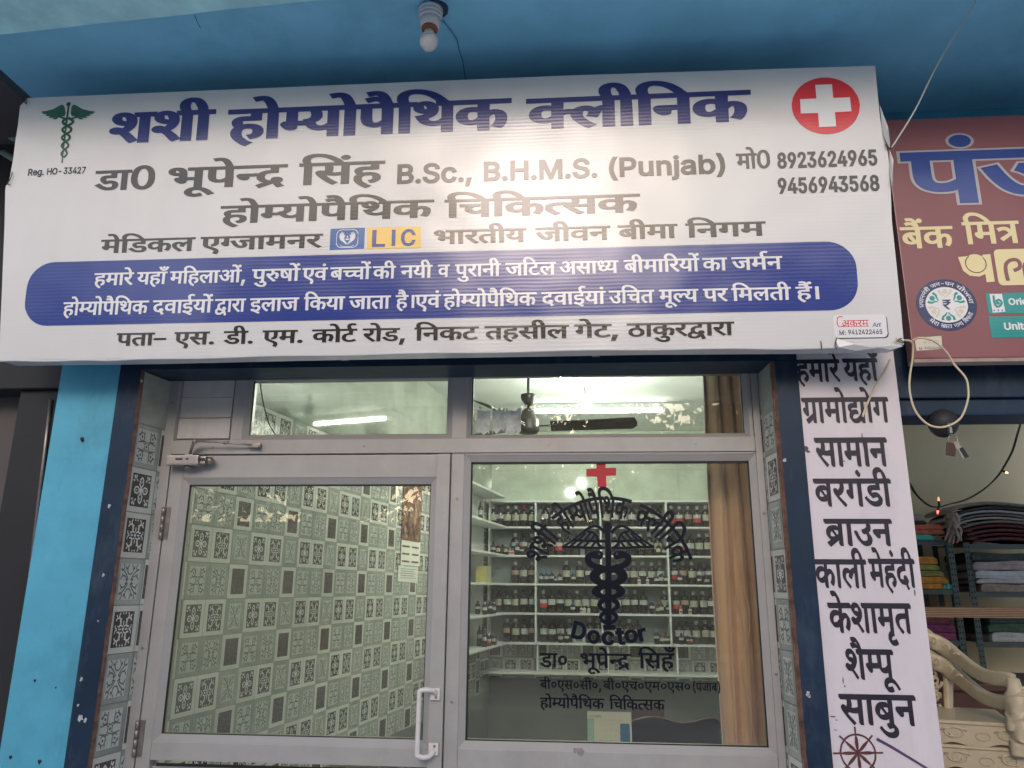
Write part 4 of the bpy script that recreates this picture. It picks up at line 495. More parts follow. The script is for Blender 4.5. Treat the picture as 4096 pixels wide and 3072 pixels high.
def _bold(c, dx, dy):
    n = len(c); out = []
    for i in range(n):
        a, b, d = c[i - 1], c[i], c[(i + 1) % n]
        e1 = (b[0] - a[0], b[1] - a[1]); e2 = (d[0] - b[0], d[1] - b[1])
        l1 = math.hypot(*e1) or 1; l2 = math.hypot(*e2) or 1
        n1 = (-e1[1] / l1, e1[0] / l1); n2 = (-e2[1] / l2, e2[0] / l2)
        mx, my = n1[0] + n2[0], n1[1] + n2[1]; q = mx * mx + my * my
        k = 2 / q if q > .35 else 2 / .35
        out.append((b[0] + mx * k * dx, b[1] + my * k * dy))     # outer contours run clockwise: left normal is outward
    return out
def word_contours(w, bold=(0, 0), nib=None, seg=4):
    cs = []
    for gi, x, y in WORDS[w][:-1]:
        for pts in _GL[gi]:
            if len(pts) < 3: continue
            c = [(px + x, py + y) for px, py in _flat(pts, seg)]
            if len(c) < 3: continue
            if bold != (0, 0): c = _bold(c, *bold)
            cs.append(c)
    if nib:
        base = list(cs); nx, ny = nib
        for c in base:
            cs.append([(p[0] + nx, p[1] + ny) for p in c])
            for i in range(len(c)):
                a, b = c[i - 1], c[i]
                q = [a, b, (b[0] + nx, b[1] + ny), (a[0] + nx, a[1] + ny)]
                ar = sum(q[j - 1][0] * q[j][1] - q[j][0] * q[j - 1][1] for j in range(4))
                if abs(ar) < 2: continue
                cs.append(q if ar < 0 else q[::-1])
    return cs
def fill_contours(cs):
    """non-zero winding fill -> (verts2d, triangles)"""
    V = []; E = []
    for c in cs:
        k = len(V); V += [Vector((p[0] + 1e-3 * random.random(), p[1])) for p in c]
        E += [(k + i, k + (i + 1) % len(c)) for i in range(len(c))]
    r = delaunay_2d_cdt(V, E, [], 0, 1e-4)
    vo, tris = r[0], r[2]
    P = np.array([(v[0], v[1]) for v in vo]); T = np.array([t for t in tris if len(t) == 3])
    C = P[T].mean(axis=1); W = np.zeros(len(C), int)
    for c in cs:
        a = np.array(c); b = np.roll(a, -1, axis=0)
        for p, q in zip(a, b):
            up = (p[1] <= C[:, 1]) & (q[1] > C[:, 1]); dn = (p[1] > C[:, 1]) & (q[1] <= C[:, 1])
            s = (q[0] - p[0]) * (C[:, 1] - p[1]) - (C[:, 0] - p[0]) * (q[1] - p[1])
            W += (up & (s > 0)).astype(int) - (dn & (s < 0)).astype(int)
    return P, T[W != 0]
def fitted_word(w, x0, x1, zb, zh, head=None, bold=(0, 0), nib=None, seg=4, slant=0, hx=None):
    """contours of w stretched so it spans x0..x1 and its head line (or cap height) sits at zh over base line zb"""
    cs = word_contours(w, bold, nib, seg)
    if head is None: head = 620 if any('\u0900' <= ch < '\u0980' for ch in w) else 728
    xs = [p[0] for c in cs for p in c]
    a, b = min(xs), max(xs)
    if hx: b = hx
    sx = (x1 - x0) / (b - a); sz = (zh - zb) / head
    return [[(x0 + (p[0] - a) * sx + slant * p[1] * sz, zb + p[1] * sz) for p in c] for c in cs]

# ---------------------------------------------------------------- ground and street (what the panes and the banner mirror)
mb = MB(); mb.face([(-60, -60, -.12), (60, -60, -.12), (60, 30, -.12), (-60, 30, -.12)]); struct(mb.build('ground', M['ground']))
mb = MB(); mb.face([(-60, -9.5, -.116), (60, -9.5, -.116), (60, -3.2, -.116), (-60, -3.2, -.116)]); struct(mb.build('road', M['asphalt']))
mb = MB(); mb.box(-6, 8, -2.2, -.172, -.119, 0); struct(mb.build('pavement', mat('cement_step', (.74, .72, .70), .7, .2, .08, 3)))

def leaf_crown(mb, c, rx, ry, rz, n, rnd, size=.14):
    blobs = [(Vector((rnd.uniform(-.7, .7) * rx, rnd.uniform(-.7, .7) * ry, rnd.uniform(-.7, .7) * rz)), rnd.uniform(.3, .55)) for _ in range(16)]
    for _ in range(n):
        b, s = rnd.choice(blobs)
        d = Vector((rnd.gauss(0, 1), rnd.gauss(0, 1), rnd.gauss(0, 1))); d = d.normalized() * (rnd.random() ** .5) * s
        p = Vector(c) + b + Vector((d.x * rx, d.y * ry, d.z * rz))
        a = Vector((rnd.gauss(0, 1), rnd.gauss(0, 1), rnd.gauss(0, 1))).normalized(); q = a.cross(Vector((rnd.gauss(0, 1), rnd.gauss(0, 1), rnd.gauss(0, 1)))).normalized()
        e = size * rnd.uniform(.6, 1.2)
        mb.face([p - a * e, p + q * e * .45, p + a * e, p - q * e * .45])
def tree(x, y, h, rx, rz, n, label, seed):
    rnd = random.Random(seed); t = thing('street_tree', label, 'tree', (x, y, -.12), 'trees across the road')
    mb = MB(); mb.tube([(x, y, -.12), (x + .1, y, h * .3), (x - .05, y + .1, h * .55), (x + .1, y, h * .8)], [.22, .17, .12, .05], seg=9)
    for k in range(6):
        a = rnd.uniform(0, 6.28); z0 = h * rnd.uniform(.35, .6)
        mb.tube([(x, y, z0), (x + math.cos(a) * rx * .4, y + math.sin(a) * rx * .4, z0 + .5), (x + math.cos(a) * rx * .8, y + math.sin(a) * rx * .8, z0 + rz * .7)], [.09, .06, .025], seg=6)
    mb.build('trunk', M['bark'], t)
    mb = MB(); leaf_crown(mb, (x, y, h * .66), rx, rx, rz, n, rnd); mb.build('crown', M['leaf'], t)
tree(-4.6, -13.5, 6.2, 3.1, 2.8, 17000, 'broad leafy tree across the road, left of the shop axis', 3)
tree(.4, -14.2, 5.4, 3.3, 2.8, 18000, 'lower rounded tree straight across the road', 5)
tree(4.9, -13.2, 6.0, 3.1, 2.8, 17000, 'leafy tree across the road, right of the shop axis', 8)
tree(-10.5, -14, 6.4, 3.0, 2.7, 9000, 'leafy tree added across the road at the far left to cover mirrored sky', 12)  # unseen tree, added to hide bright sky from the door glass
tree(10.4, -13.6, 6.4, 3.0, 2.7, 9000, 'leafy tree added across the road at the far right to cover mirrored sky', 14)  # its added counterpart, screening mirrored sky on the other side
h = thing('added_opposite_house', 'low weathered plaster house added unseen behind the trees to keep reflections dark', 'house', (0, -18, -.12))  # out-of-view house, added so the glass mirrors a dark street
mb = MB(); mb.box(-14, 14, -22, -18, -.12, 3.1); mb.build('wall', M['houset'], h)
mb = MB(); mb.box(-14.3, 14.3, -22.3, -17.6, 3.1, 3.3); mb.build('roof_slab', M['houset'], h)
for k in range(5):
    mb = MB(); mb.box(-11.4 + k * 5, -10 + k * 5, -18.02, -17.985, .1, 2.2); mb.build('shutter', M['navy'], h)

# ---------------------------------------------------------------- canopy over the pavement
cz = 3.45
can = thing('canopy', 'blue painted concrete canopy over the shop front with pale front beam', 'canopy', (0, -.3, cz))
mb = MB(); mb.box(-1.66, 6, -.93, .17, cz, cz + .14); mb.build('soffit', M['soffit'], can)
# front beam: its inner edge runs a little skew and is rough
mb = MB(); pin = []
rnd = random.Random(2)
for i in range(61):
    x = -1.9 + 6.5 * i / 60; pin.append((x, -.615 - .055 * (x + 1.49) / .79 + rnd.uniform(-.0035, .0035)))
poly = [Vector((x, y, cz - .035)) for x, y in pin] + [Vector((4.6, -.96, cz - .035)), Vector((-1.9, -.96, cz - .035))]
mb.prism(poly, (0, 0, .034)); mb.build('front_beam', M['beam'], can)
crackm = mat('dark_crack', (.015, .05, .08), .9, .1)   # hairline cracks in the soffit paint
for pts in ([(778, 60), (790, 90), (802, 112)], [(1828, 160), (1836, 200), (1850, 240), (1858, 290), (1862, 318)]):
    mb = MB(); q = [onz(u, v, cz - .0015) for u, v in pts]
    for a, b in zip(q, q[1:]):
        s = Vector((.0012, 0, 0)); mb.face([a - s, a + s, b + s, b - s])
    mb.build('paint_crack', crackm, can)

# ---------------------------------------------------------------- facade
XN0, XN1, XN2, XN3, XN4 = -1.407, -1.1895, -1.110, 1.1137, 1.4207     # pillar edges measured on the front plane
FY = -.17
wall = thing('upper_facade_wall', 'blue painted wall between the banners and the canopy', 'wall', (0, .1, 2.5))
mb = MB(); mb.box(-1.66, 6, .085, .16, 2.47, cz - .001); mb.build('wall', M['blue'], wall)
pl = thing('blue_pillar', 'turquoise blue painted pillar left of the tiled door reveal', 'pillar', (-1.3, FY, 0))
mb = MB(); mb.box(XN0, XN1, FY, .1, 0, 2.469); mb.build('shaft', M['blue'], pl)
mb = MB()
for u, v, r in ((328, 1757, 8), (331, 1764, 6), (139, 2723, 5), (158, 3048, 7), (42, 3030, 6), (223, 2751, 3)):
    c = ony(u, v, FY - .0012); rr = r / 3088 * 2.6
    mb.face([c + Vector((rr * math.cos(a) * (1 + .4 * math.sin(3 * a)), 0, rr * 1.2 * math.sin(a))) for a in [i * .63 for i in range(10)]])
mb.build('nail_hole', M['dark'], pl)
sur = thing('navy_surround', 'navy blue painted band framing the clinic door on three sides', 'door surround', (0, FY, 0))
mb = MB(); mb.box(XN1 + .0005, XN2, FY - .004, .1, 0, 2.379); mb.build('jamb_band', M['navy'], sur)
mb = MB(); mb.box(1.040, XN3 - .0005, FY - .004, .1, 0, 2.379); mb.build('jamb_band', M['navy'], sur)
mb = MB(); mb.box(XN1 + .0005, XN3 - .0005, FY - .004, -.0165, 2.380, 2.469); mb.build('head_band', M['navy'], sur)
def edge_strip(x, dx, seed):
    rnd = random.Random(seed); mb = MB(); prev = None
    for i in range(90):
        z = .0 + 2.378 * i / 89; a = rnd.uniform(-.0016, .0016)
        cur = (Vector((x + a, FY - .006, z)), Vector((x + dx + a * .6, FY + .004, z)))
        if prev: mb.face([prev[0], prev[1], cur[1], cur[0]], 0, True)
        prev = cur
    mb.build('chipped_plaster_edge', M['rust'], sur)
edge_strip(XN2 - .001, .009, 1); edge_strip(1.041, -.013, 2)
chipm = mat('dried_white_paint', (.42, .42, .44), .7, .2, .2, 60)   # paint chips and white drips on the navy bands
rnd = random.Random(11)
for u, v, r in ((436, 2024, 13), (414, 2300, 11), (392, 2484, 6), (325, 2716, 12), (322, 2870, 22), (340, 2882, 14), (312, 2820, 9), (3232, 2775, 14), (3238, 2785, 9), (3138, 1840, 12), (566, 1524, 10)):
    c = ony(u, v, FY - .0052); rr = r / 3088 * 1.9
    n = 11; mb = MB(); mb.face([c + Vector((rr * math.cos(6.283 * i / n) * rnd.uniform(.4, 1), 0, rr * math.sin(6.283 * i / n) * rnd.uniform(.4, 1.1))) for i in range(n)]); mb.build('paint_chip', chipm, sur)

# neighbour on the left
nb = thing('dark_neighbour_doorframe', 'dark steel door frame of the neighbouring shop left of the blue pillar', 'door frame', (-1.6, -.05, 0))
mb = MB(); mb.box(-1.60, XN0 - .001, -.10, .12, 0, 2.33, bev=.004); mb.build('jamb', M['dark'], nb)
mb = MB(); mb.box(-3.4, XN0 - .001, -.125, .12, 2.331, 2.72, bev=.004); mb.build('head', M['dark'], nb)
mb = MB(); mb.tube([ony(203, 1600, -.106), ony(180, 1800, -.106), ony(120, 2300, -.106)], .006); mb.build('edge_pipe', M['steel'], nb)
sh = MB(); sh.box(-3.4, -1.601, 0, .05, 0, 2.33); tag(sh.build('grey_board_panel', M['greybrown']), 'flat grey brown board filling the dark door frame at far left', 'panel')
lw = thing('dark_side_wall', 'dark wall with pale struts behind the left end of the banner', 'wall', (-2.2, 0, 2.7))
mb = MB(); mb.box(-5, -1.662, .0, .1, 2.721, 3.9); mb.build('wall', M['dark'], lw)  # wall is near black in its own colour
for a, b in (((0, 532), (75, 560)), ((12, 610), (60, 640))):
    p, q = ony(*a, -.03), ony(*b, -.03); d = (q - p).normalized()
    mb = MB(); mb.tube([p - d * .0, q + d * .25], .014, seg=6); mb.build('strut', mat('pale_green_pipe', (.20, .27, .26), .5), lw)
mb = MB(); mb.prism([Vector((-4, -.9, 3.50)), Vector((-1.72, -.9, 3.50)), Vector((-1.665, .05, 3.40)), Vector((-4, .05, 3.40))], (0, 0, .05))
tag(mb.build('brown_awning_board', M['greybrown']), 'brown grey awning board meeting the left edge of the blue canopy', 'awning')

# ---------------------------------------------------------------- patterned tiles
def strip(pts, w0, w1=None):
    r = ribbon(pts, w0, w1); n = len(pts); out = []
    for i in range(n - 1): out.append([r[i], r[i + 1], r[2 * n - 2 - i], r[2 * n - 1 - i]])
    return out
def m4(polys):
    out = []
    for p in polys:
        for sx in (1, -1):
            for sz in (1, -1): out.append([(x * sx, z * sz) for x, z in p])
    return out
def arc(cx, cz, r, a0, a1, n=6): return [(cx + r * math.cos(R(a0 + (a1 - a0) * i / n)), cz + r * math.sin(R(a0 + (a1 - a0) * i / n))) for i in range(n + 1)]
MOT = {}
MOT['flower'] = [ell(0, 0, .17, n=12)] + [q for s in ([(.16, 0), (.36, .20), (.62, .17), (.74, 0)],) for q in m4(strip(s, .11))] + [q for s in ([(0, .17), (.2, .36), (.17, .66), (0, .82)],) for q in m4(strip(s, .11))] \
    + [ell(sx * .50, 0, .10, .045, 8) for sx in (1, -1)] + [ell(0, sz * .52, .045, .11, 8) for sz in (1, -1)] \
    + m4([ell(.78, .80, .15, .09, 8, R(45)), ell(.60, .86, .11, .065, 8, R(75)), ell(.86, .58, .11, .065, 8, R(15)), ell(.52, .62, .12, .06, 8, R(45))])
MOT['scroll'] = [[(-.09, -.09), (.09, -.09), (.09, .09), (-.09, .09)], ell(.34, 0, .16, .05, 8), ell(-.34, 0, .16, .05, 8), ell(0, .36, .05, .16, 8), ell(0, -.36, .05, .16, 8)] \
    + m4(strip(arc(.55, .40, .28, 250, 20), .11) + strip(arc(.28, .78, .22, -70, 150, 7), .10) + strip([(.06, .16), (.30, .24), (.36, .50), (.22, .62)], .09) + strip([(.62, 0), (.82, .10), (.84, .26)], .08) + [ell(.74, .78, .10, .06, 8, R(40)), ell(.52, .16, .10, .05, 8, R(20))])
MOT['light'] = m4(strip([(.06, .06), (.22, .34), (.46, .60), (.88, .88)], .10) + strip([(.30, .10), (.52, .28), (.88, .42)], .07) + strip([(.10, .36), (.26, .62), (.40, .90)], .07) + [ell(.62, .12, .08, .05, 8), ell(.14, .70, .05, .09, 8), ell(.82, .64, .07, .04, 8, R(30)), ell(.62, .86, .04, .07, 8)]) + [ell(0, 0, .10, n=8)]
MOT['cross'] = m4([ell(.17, .17, .05, n=6)] + strip(arc(.56, .56, .26, 0, 330, 9), .07) + strip([(.20, .0), (.20, .14), (.34, .22), (.34, .95)], .07) + strip([(.0, .22), (.18, .30), (.95, .20)], .07) + strip(arc(.95, .95, .30, 180, 270), .10) + [ell(.56, .56, .09, n=7)]) + [ell(0, 0, .09, n=8)]
MOT['round'] = m4(strip(arc(.62, .0, .34, 20, 180, 7), .08) + strip(arc(0, .72, .30, -90, 60, 7), .08) + strip([(.12, .10), (.36, .40), (.66, .62), (.95, .74)], .08) + strip(arc(.80, .82, .17, 90, 330, 7), .08) + [ell(.42, .78, .07, .11, 7, R(-30)), ell(.30, .10, .14, .05, 7), ell(.78, .40, .09, .05, 7, R(40))])
MOT['plain'] = []
# base cell, inset, motif colour, inset half width and height as a share of the cell
KIND = {'flower': (0, 2, 3, .34, .37), 'scroll': (0, 2, 3, .34, .37), 'light': (1, 8, 5, .31, .36), 'cross': (1, 8, 5, .36, .38), 'round': (1, 8, 5, .34, .38), 'plain': (0, 6, 4, .33, .37)}
TILEM = [M['tilew'], M['tileg'], M['motd'], M['motw'], M['motk'], M['motk'], M['motp'], M['grout'], M['motm'], M['tilew2'], M['tileg2']]; TR = random.Random(77)
def tile_cell(mb, F, a0, a1, b0, b1, kind, ca=None, cb=None, w=None, hh=None):
    """cell a0..a1 x b0..b1 of frame F; the motif belongs to a full cell centred at ca, cb and is cut at the cell edge"""
    base, ins, mot, hw, hz = KIND[kind]; g = .0013
    ca = (a0 + a1) / 2 if ca is None else ca; cb = (b0 + b1) / 2 if cb is None else cb
    w = a1 - a0 if w is None else w; hh = b1 - b0 if hh is None else hh
    if TR.random() < .3: base = 9 + base
    mb.face([F.p(a0 + g, b0 + g), F.p(a1 - g, b0 + g), F.p(a1 - g, b1 - g), F.p(a0 + g, b1 - g)], base)
    cl = lambda x, lo, hi: max(lo, min(hi, x))
    x0, x1 = cl(ca - hw * w, a0 + g, a1 - g), cl(ca + hw * w, a0 + g, a1 - g)
    z0, z1 = cl(cb - hz * hh, b0 + g, b1 - g), cl(cb + hz * hh, b0 + g, b1 - g)
    if x1 - x0 < .004 or z1 - z0 < .004: return
    if kind in ('cross', 'round', 'light'):
        mb.face([F.p(x0, z0, .0006), F.p(x1, z0, .0006), F.p(x1, z1, .0006), F.p(x0, z1, .0006)], ins)
    else: mb.face([F.p(x0, z0, .0006), F.p(x1, z0, .0006), F.p(x1, z1, .0006), F.p(x0, z1, .0006)], ins)
    for k, poly in enumerate(MOT[kind]):
        pts = [(ca + x * hw * w * .97, cb + z * hz * hh * .97) for x, z in poly]
        if all(x0 <= p[0] <= x1 and z0 <= p[1] <= z1 for p in pts): mb.face([F.p(p[0], p[1], .0011 + .00002 * (k % 7)) for p in pts], mot)
PW, PH = .1386, .1385; ZT = 1.880      # cell pitch and the top of one white row
def tile_field(mb, F, a_lo, a_hi, z_lo, z_hi, a_flower):
    """chequered field; a_flower is the centre of one flower column along the frame's x axis"""
    z = ZT + PH * 12; row = 0
    while z > z_lo:
        zt, zb = z, z - PH; z -= PH; white = row % 2 == 0; row += 1
        if zb >= z_hi - .01 or zt <= z_lo + .005: continue
        k0 = int(math.floor((a_lo - a_flower) / PW - 1)); k1 = int(math.ceil((a_hi - a_flower) / PW + 1))
        for k in range(k0, k1 + 1):
            c = a_flower + k * PW; a0, a1 = max(a_lo, c - PW / 2), min(a_hi, c + PW / 2)
            if a1 - a0 < .006: continue
            kind = (('flower', 'scroll', 'light') if white else ('cross', 'round', 'plain'))[k % 3]
            tile_cell(mb, F, a0, a1, max(zb, z_lo), min(zt, z_hi), kind, c, (zt + zb) / 2, PW, PH)

# tiled reveals either side of the aluminium frame
def reveal(name, P0, P1, kinds, label, top_blank):
    t = thing(name, label, 'wall', ((P0[0] + P1[0]) / 2, -.08, 0))
    d = Vector((P1[0] - P0[0], P1[1] - P0[1], 0)); L = d.length; d.normalize()
    nrm = Vector((-d.y, d.x, 0)) if P0[0] > 0 else Vector((d.y, -d.x, 0))
    if (nrm.x > 0) != (P0[0] < 0): nrm = -nrm
    F = Frame((P0[0], P0[1], 0), d, (0, 0, 1), nrm)
    mb = MB(); q = F.p(0, 0, -.002); mb.prism([F.p(0, 0, -.002), F.p(L, 0, -.002), F.p(L, 2.378, -.002), F.p(0, 2.378, -.002)], nrm * -.04, 7)
    z = top_blank; hgt = .1515; i = 0
    mb.face([F.p(.001, z + .001), F.p(L - .001, z + .001), F.p(L - .001, 2.377), F.p(.001, 2.377)], 1)
    W = min(.135, L * .82)
    while z > .02:
        b0 = max(.0, z - hgt); k = kinds[i % len(kinds)]
        tile_cell(mb, F, 0, W, b0, z, k, None, z - hgt / 2, W, hgt)
        k2 = ('plain', 'cross', 'light', 'plain', 'plain', 'round')[i % 6]
        if L - W > .01: tile_cell(mb, F, W, L, b0, z, k2, W + .045, z - hgt / 2, .12, hgt)
        z = b0; i += 1
    mb.build('tile_facing', TILEM, t)
reveal('tiled_reveal', (XN2, FY + .001), (-1.084, -.004), ['cross', 'flower', 'scroll', 'round', 'scroll', 'round', 'cross', 'flower', 'scroll', 'light'], 'narrow strip of patterned tiles left of the door frame', 2.196)
reveal('tiled_reveal', (1.030, FY + .001), (1.022, -.004), ['cross', 'scroll', 'light', 'flower', 'cross', 'light', 'light', 'scroll', 'flower', 'cross'], 'narrow strip of patterned tiles right of the glazed front', 2.235)

# ---------------------------------------------------------------- aluminium glazed front (plane y = 0)
def bevel_bead(mb, x0, x1, z0, z1, wdt, yf=-.012, yb=.006, m=0):
    """mitred glazing bead running round the inside of an opening whose outer size is x0..x1 x z0..z1"""
    o = [(x0, z0), (x1, z0), (x1, z1), (x0, z1)]; i = [(x0 + wdt, z0 + wdt), (x1 - wdt, z0 + wdt), (x1 - wdt, z1 - wdt), (x0 + wdt, z1 - wdt)]
    for k in range(4):
        j = (k + 1) % 4
        mb.face([(o[k][0], yf, o[k][1]), (o[j][0], yf, o[j][1]), (i[j][0], yb - .004, i[j][1]), (i[k][0], yb - .004, i[k][1])], m)
        mb.face([(i[k][0], yb - .004, i[k][1]), (i[j][0], yb - .004, i[j][1]), (i[j][0], .03, i[j][1]), (i[k][0], .03, i[k][1])], m)
def gasket(mb, x0, x1, z0, z1, t, yy, m=0):
    for a in ((x0, x1, z1 - t, z1), (x0, x1, z0, z0 + t * .4), (x0, x0 + t * .8, z0, z1), (x1 - t * .5, x1, z0, z1)):
        mb.box(a[0], a[1], yy, yy + .006, a[2], a[3], m)
fr = thing('aluminium_frame', 'off white aluminium frame holding the door, side window and transom panes', 'door frame', (0, 0, 0))
Y0, Y1 = -.014, .05
def member(name, *bx, **kw):
    mb = MB(); mb.box(*bx, bev=.0025)
    return mb.build(name, M['alu'], kw.get('parent', fr))
member('jamb', -1.088, -1.052, Y0 - .004, Y1, 0, 2.42)
member('jamb', .998, 1.021, Y0 - .004, Y1, 0, 2.42)
member('head', -1.051, .997, Y0, Y1, 2.402, 2.44)
member('mullion', -.0385, .006, Y0, Y1, 0, 2.1075)
member('transom_bar', -1.051, .997, Y0 - .006, Y1, 2.108, 2.158)
member('transom_mullion', -.040, .012, Y0, Y1, 2.1585, 2.4015)
member('transom_mullion', -.842, -.80, Y0, Y1, 2.1585, 2.4015)
member('transom_mullion', .984, .9965, Y0, Y1, 2.1585, 2.4015)
mb = MB(); bevel_bead(mb, -.80, -.040, 2.158, 2.402, .022); bevel_bead(mb, .012, .984, 2.158, 2.402, .016)
mb.build('glazing_bead', M['alu2'], fr)
mb = MB(); gasket(mb, -.78, -.056, 2.172, 2.394, .005, .001); gasket(mb, .027, .970, 2.170, 2.394, .005, .001); mb.build('gasket', M['gasket'], fr)
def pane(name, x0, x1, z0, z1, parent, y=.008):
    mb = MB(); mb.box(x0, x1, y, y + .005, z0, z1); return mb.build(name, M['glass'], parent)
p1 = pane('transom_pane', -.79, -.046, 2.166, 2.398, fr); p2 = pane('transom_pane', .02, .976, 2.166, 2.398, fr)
# old poster glue left on the right transom pane
FG = Frame((0, .0068, 0), (1, 0, 0), (0, 0, 1), (0, -1, 0))
rnd = random.Random(5); sm = []
A = FG.uv(1908, 1742); B = FG.uv(2084, 1626)
for x0, x1, n in ((0, .30, 5), (.34, .62, 5), (.66, 1, 6)):
    top = [(A[0] + (B[0] - A[0]) * (x0 + (x1 - x0) * i / n), B[1] - rnd.uniform(0, .018)) for i in range(n + 1)]
    bot = [(A[0] + (B[0] - A[0]) * (x0 + (x1 - x0) * i / n) + rnd.uniform(-.004, .004), A[1] + rnd.uniform(0, .022)) for i in range(n + 1)]
    sm.append(cw(top + bot[::-1]))
for k in range(9):
    cx = A[0] + (B[0] - A[0]) * rnd.random(); czz = A[1] + (B[1] - A[1]) * rnd.random()
    sm.append(cw([(cx + rnd.uniform(.002, .008) * math.cos(a), czz + rnd.uniform(.002, .01) * math.sin(a)) for a in [i * .9 for i in range(7)]]))
flat_shape(FG, sm, 'glue_residue', M['smear'], p2, 0)
# vent of three boards in the left of the transom
ven = MB()
for k in range(3): ven.box(-1.044, -.850, -.008 + .002 * k, .012, 2.167 + k * .0775, 2.167 + k * .0775 + .0745, bev=.002)
ven.build('vent_boards', mat('dusty_white_board', (.55, .51, .49), .5, .3, .08, 10, dirt=((.2, .18, .16), .35, 14)), fr)
mb = MB(); bevel_bead(mb, -1.052, -.842, 2.158, 2.402, .008); mb.build('glazing_bead', M['alu2'], fr)

for x, z in ((-1.07, 2.30), (-1.07, 1.45), (-.9, 2.133), (-.35, 2.133), (.3, 2.133), (.8, 2.133), (1.01, 1.9), (1.01, 1.4), (-.016, 1.95), (-.016, 1.3)):
    mb = MB(); mb.lathe([(.0042, 0), (.0036, .0016)], (x, Y0 - .0205 if z == 2.133 and False else Y0 - .0062, z), 0, 10, axis=(0, -1, 0)); mb.build('screw', M['steel'], fr)
# ---- door leaf
dr = thing('glazed_door', 'white aluminium door leaf with green tinted pane, pull handle and overhead closer', 'door', (-.55, 0, 0))
member('stile', -1.049, -1.002, Y0, Y1, .03, 2.1035, parent=dr)
member('stile', -.0875, -.0415, Y0 - .012, Y1, .03, 2.1035, parent=dr)
member('top_rail', -1.0015, -.088, Y0, Y1, 2.024, 2.1035, parent=dr)
member('lock_rail', -1.0015, -.088, Y0, Y1, 1.105, 1.160, parent=dr)
mb = MB(); mb.box(-1.0015, -.088, .004, .03, .12, 1.085, bev=.003); mb.build('lower_panel', M['alu'], dr)
member('bottom_rail', -1.0015, -.088, Y0, Y1, .03, .1195, parent=dr)
mb = MB(); mb.box(-.985, -.105, -.002, .0035, 1.086, 1.094); mb.build('panel_gasket', M['gasket'], dr)
mb = MB(); bevel_bead(mb, -1.002, -.0875, 1.160, 2.024, .024); mb.build('glazing_bead', M['alu2'], dr)
mb = MB(); gasket(mb, -.980, -.109, 1.183, 2.002, .006, .001); mb.build('gasket', M['gasket'], dr)
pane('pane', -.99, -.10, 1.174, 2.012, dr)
for zc in (1.865, 1.17):     # hinges
    mb = MB()
    for k in range(4): mb.lathe([(.0065, 0), (.0065, .026)], (-1.052, -.024, zc - .055 + k * .028), 0, 10)
    mb.box(-1.0505, -1.030, -.0175, -.0145, zc - .055, zc + .055, 0); mb.build('hinge', M['steel'], dr)
# pull handle
seg_r = .0076; hb = MB(); xh = -.104; zt, zb_ = 1.338, 1.150
P = [(-.066, -.034, zt - .012), (-.074, -.050, zt - .001), (-.094, -.056, zt + .002), (-.110, -.058, zt - .001), (-.1135, -.058, zt - .008), (-.114, -.058, zt - .05), (-.114, -.058, zb_ + .05), (-.1135, -.058, zb_ + .004), (-.110, -.058, zb_ - .004), (-.094, -.056, zb_ - .008), (-.076, -.050, zb_ - .005), (-.068, -.034, zb_ + .006)]
hb.tube(spline(P, 5), seg_r, seg=10, flat=1.15); ho = hb.build('pull_handle', M['plasticwhite'], dr)
for zc in (zt - .014, zb_ + .012):
    mb = MB(); mb.box(-.0835, -.052, -.036, -.0262, zc - .018, zc + .018, bev=.004); mb.build('mount_plate', M['plasticwhite'], ho)
    mb = MB()
    for dz in (-.009, .009): mb.lathe([(.0045, 0), (.004, .0018)], (-.064, -.036, zc + dz), 0, 10, axis=(0, -1, 0))
    mb.build('screw', M['steel'], ho)
# overhead closer
cb = MB(); cb.box(-1.045, -.925, -.068, -.0145, 2.062, 2.098, bev=.006); c0 = cb.build('closer_body', mat('dull_silver_casting', (.36, .32, .30), .4, .5, .15, 20, metal=.4), dr)
mb = MB(); mb.box(-.9245, -.902, -.060, -.020, 2.066, 2.094, bev=.005); mb.lathe([(.015, 0), (.015, .012), (.006, .02)], (-.9015, -.040, 2.080), 0, 12, axis=(1, 0, 0)); mb.build('end_cap', M['steel'], c0)
mb = MB(); mb.lathe([(.016, 0), (.013, -.010), (.006, -.013)], (-.972, -.040, 2.0615), 0, 14); mb.build('valve_knob', M['steel'], c0)
for u0, u1, z in ((700, 728, 2.083), (742, 752, 2.083), (790, 818, 2.083)):
    mb = MB(); a, b = ony(u0, 1848, -.0686).x, ony(u1, 1848, -.0686).x; mb.box(a, b, -.0688, -.0682, z - .003, z + .003); mb.build('stamped_mark', M['dark'], c0)
mb = MB(); mb.box(-.985, -.957, -.050, -.030, 2.0985, 2.104, bev=.002)
mb.tube([(-.971, -.040, 2.104), (-.962, -.050, 2.125), (-.952, -.062, 2.140), (-.94, -.066, 2.146)], .010, seg=8, flat=.5)
mb.tube([(-.945, -.066, 2.147), (-.86, -.058, 2.144), (-.80, -.050, 2.140), (-.745, -.040, 2.136)], .0036, seg=8)
mb.lathe([(.008, -.006), (.008, .006)], (-.945, -.066, 2.147), 0, 10); mb.lathe([(.0055, -.008), (.0055, .008)], (-.835, -.055, 2.142), 0, 10, axis=(1, 0, 0))
mb.build('closer_arm', M['steel'], dr)
mb = MB(); mb.box(-.762, -.718, -.042, -.0205, 2.126, 2.142, bev=.004); mb.lathe([(.006, 0), (.005, .005)], (-.725, -.048, 2.130), 0, 10, axis=(0, -1, 0)); mb.build('arm_bracket', M['steel'], dr)

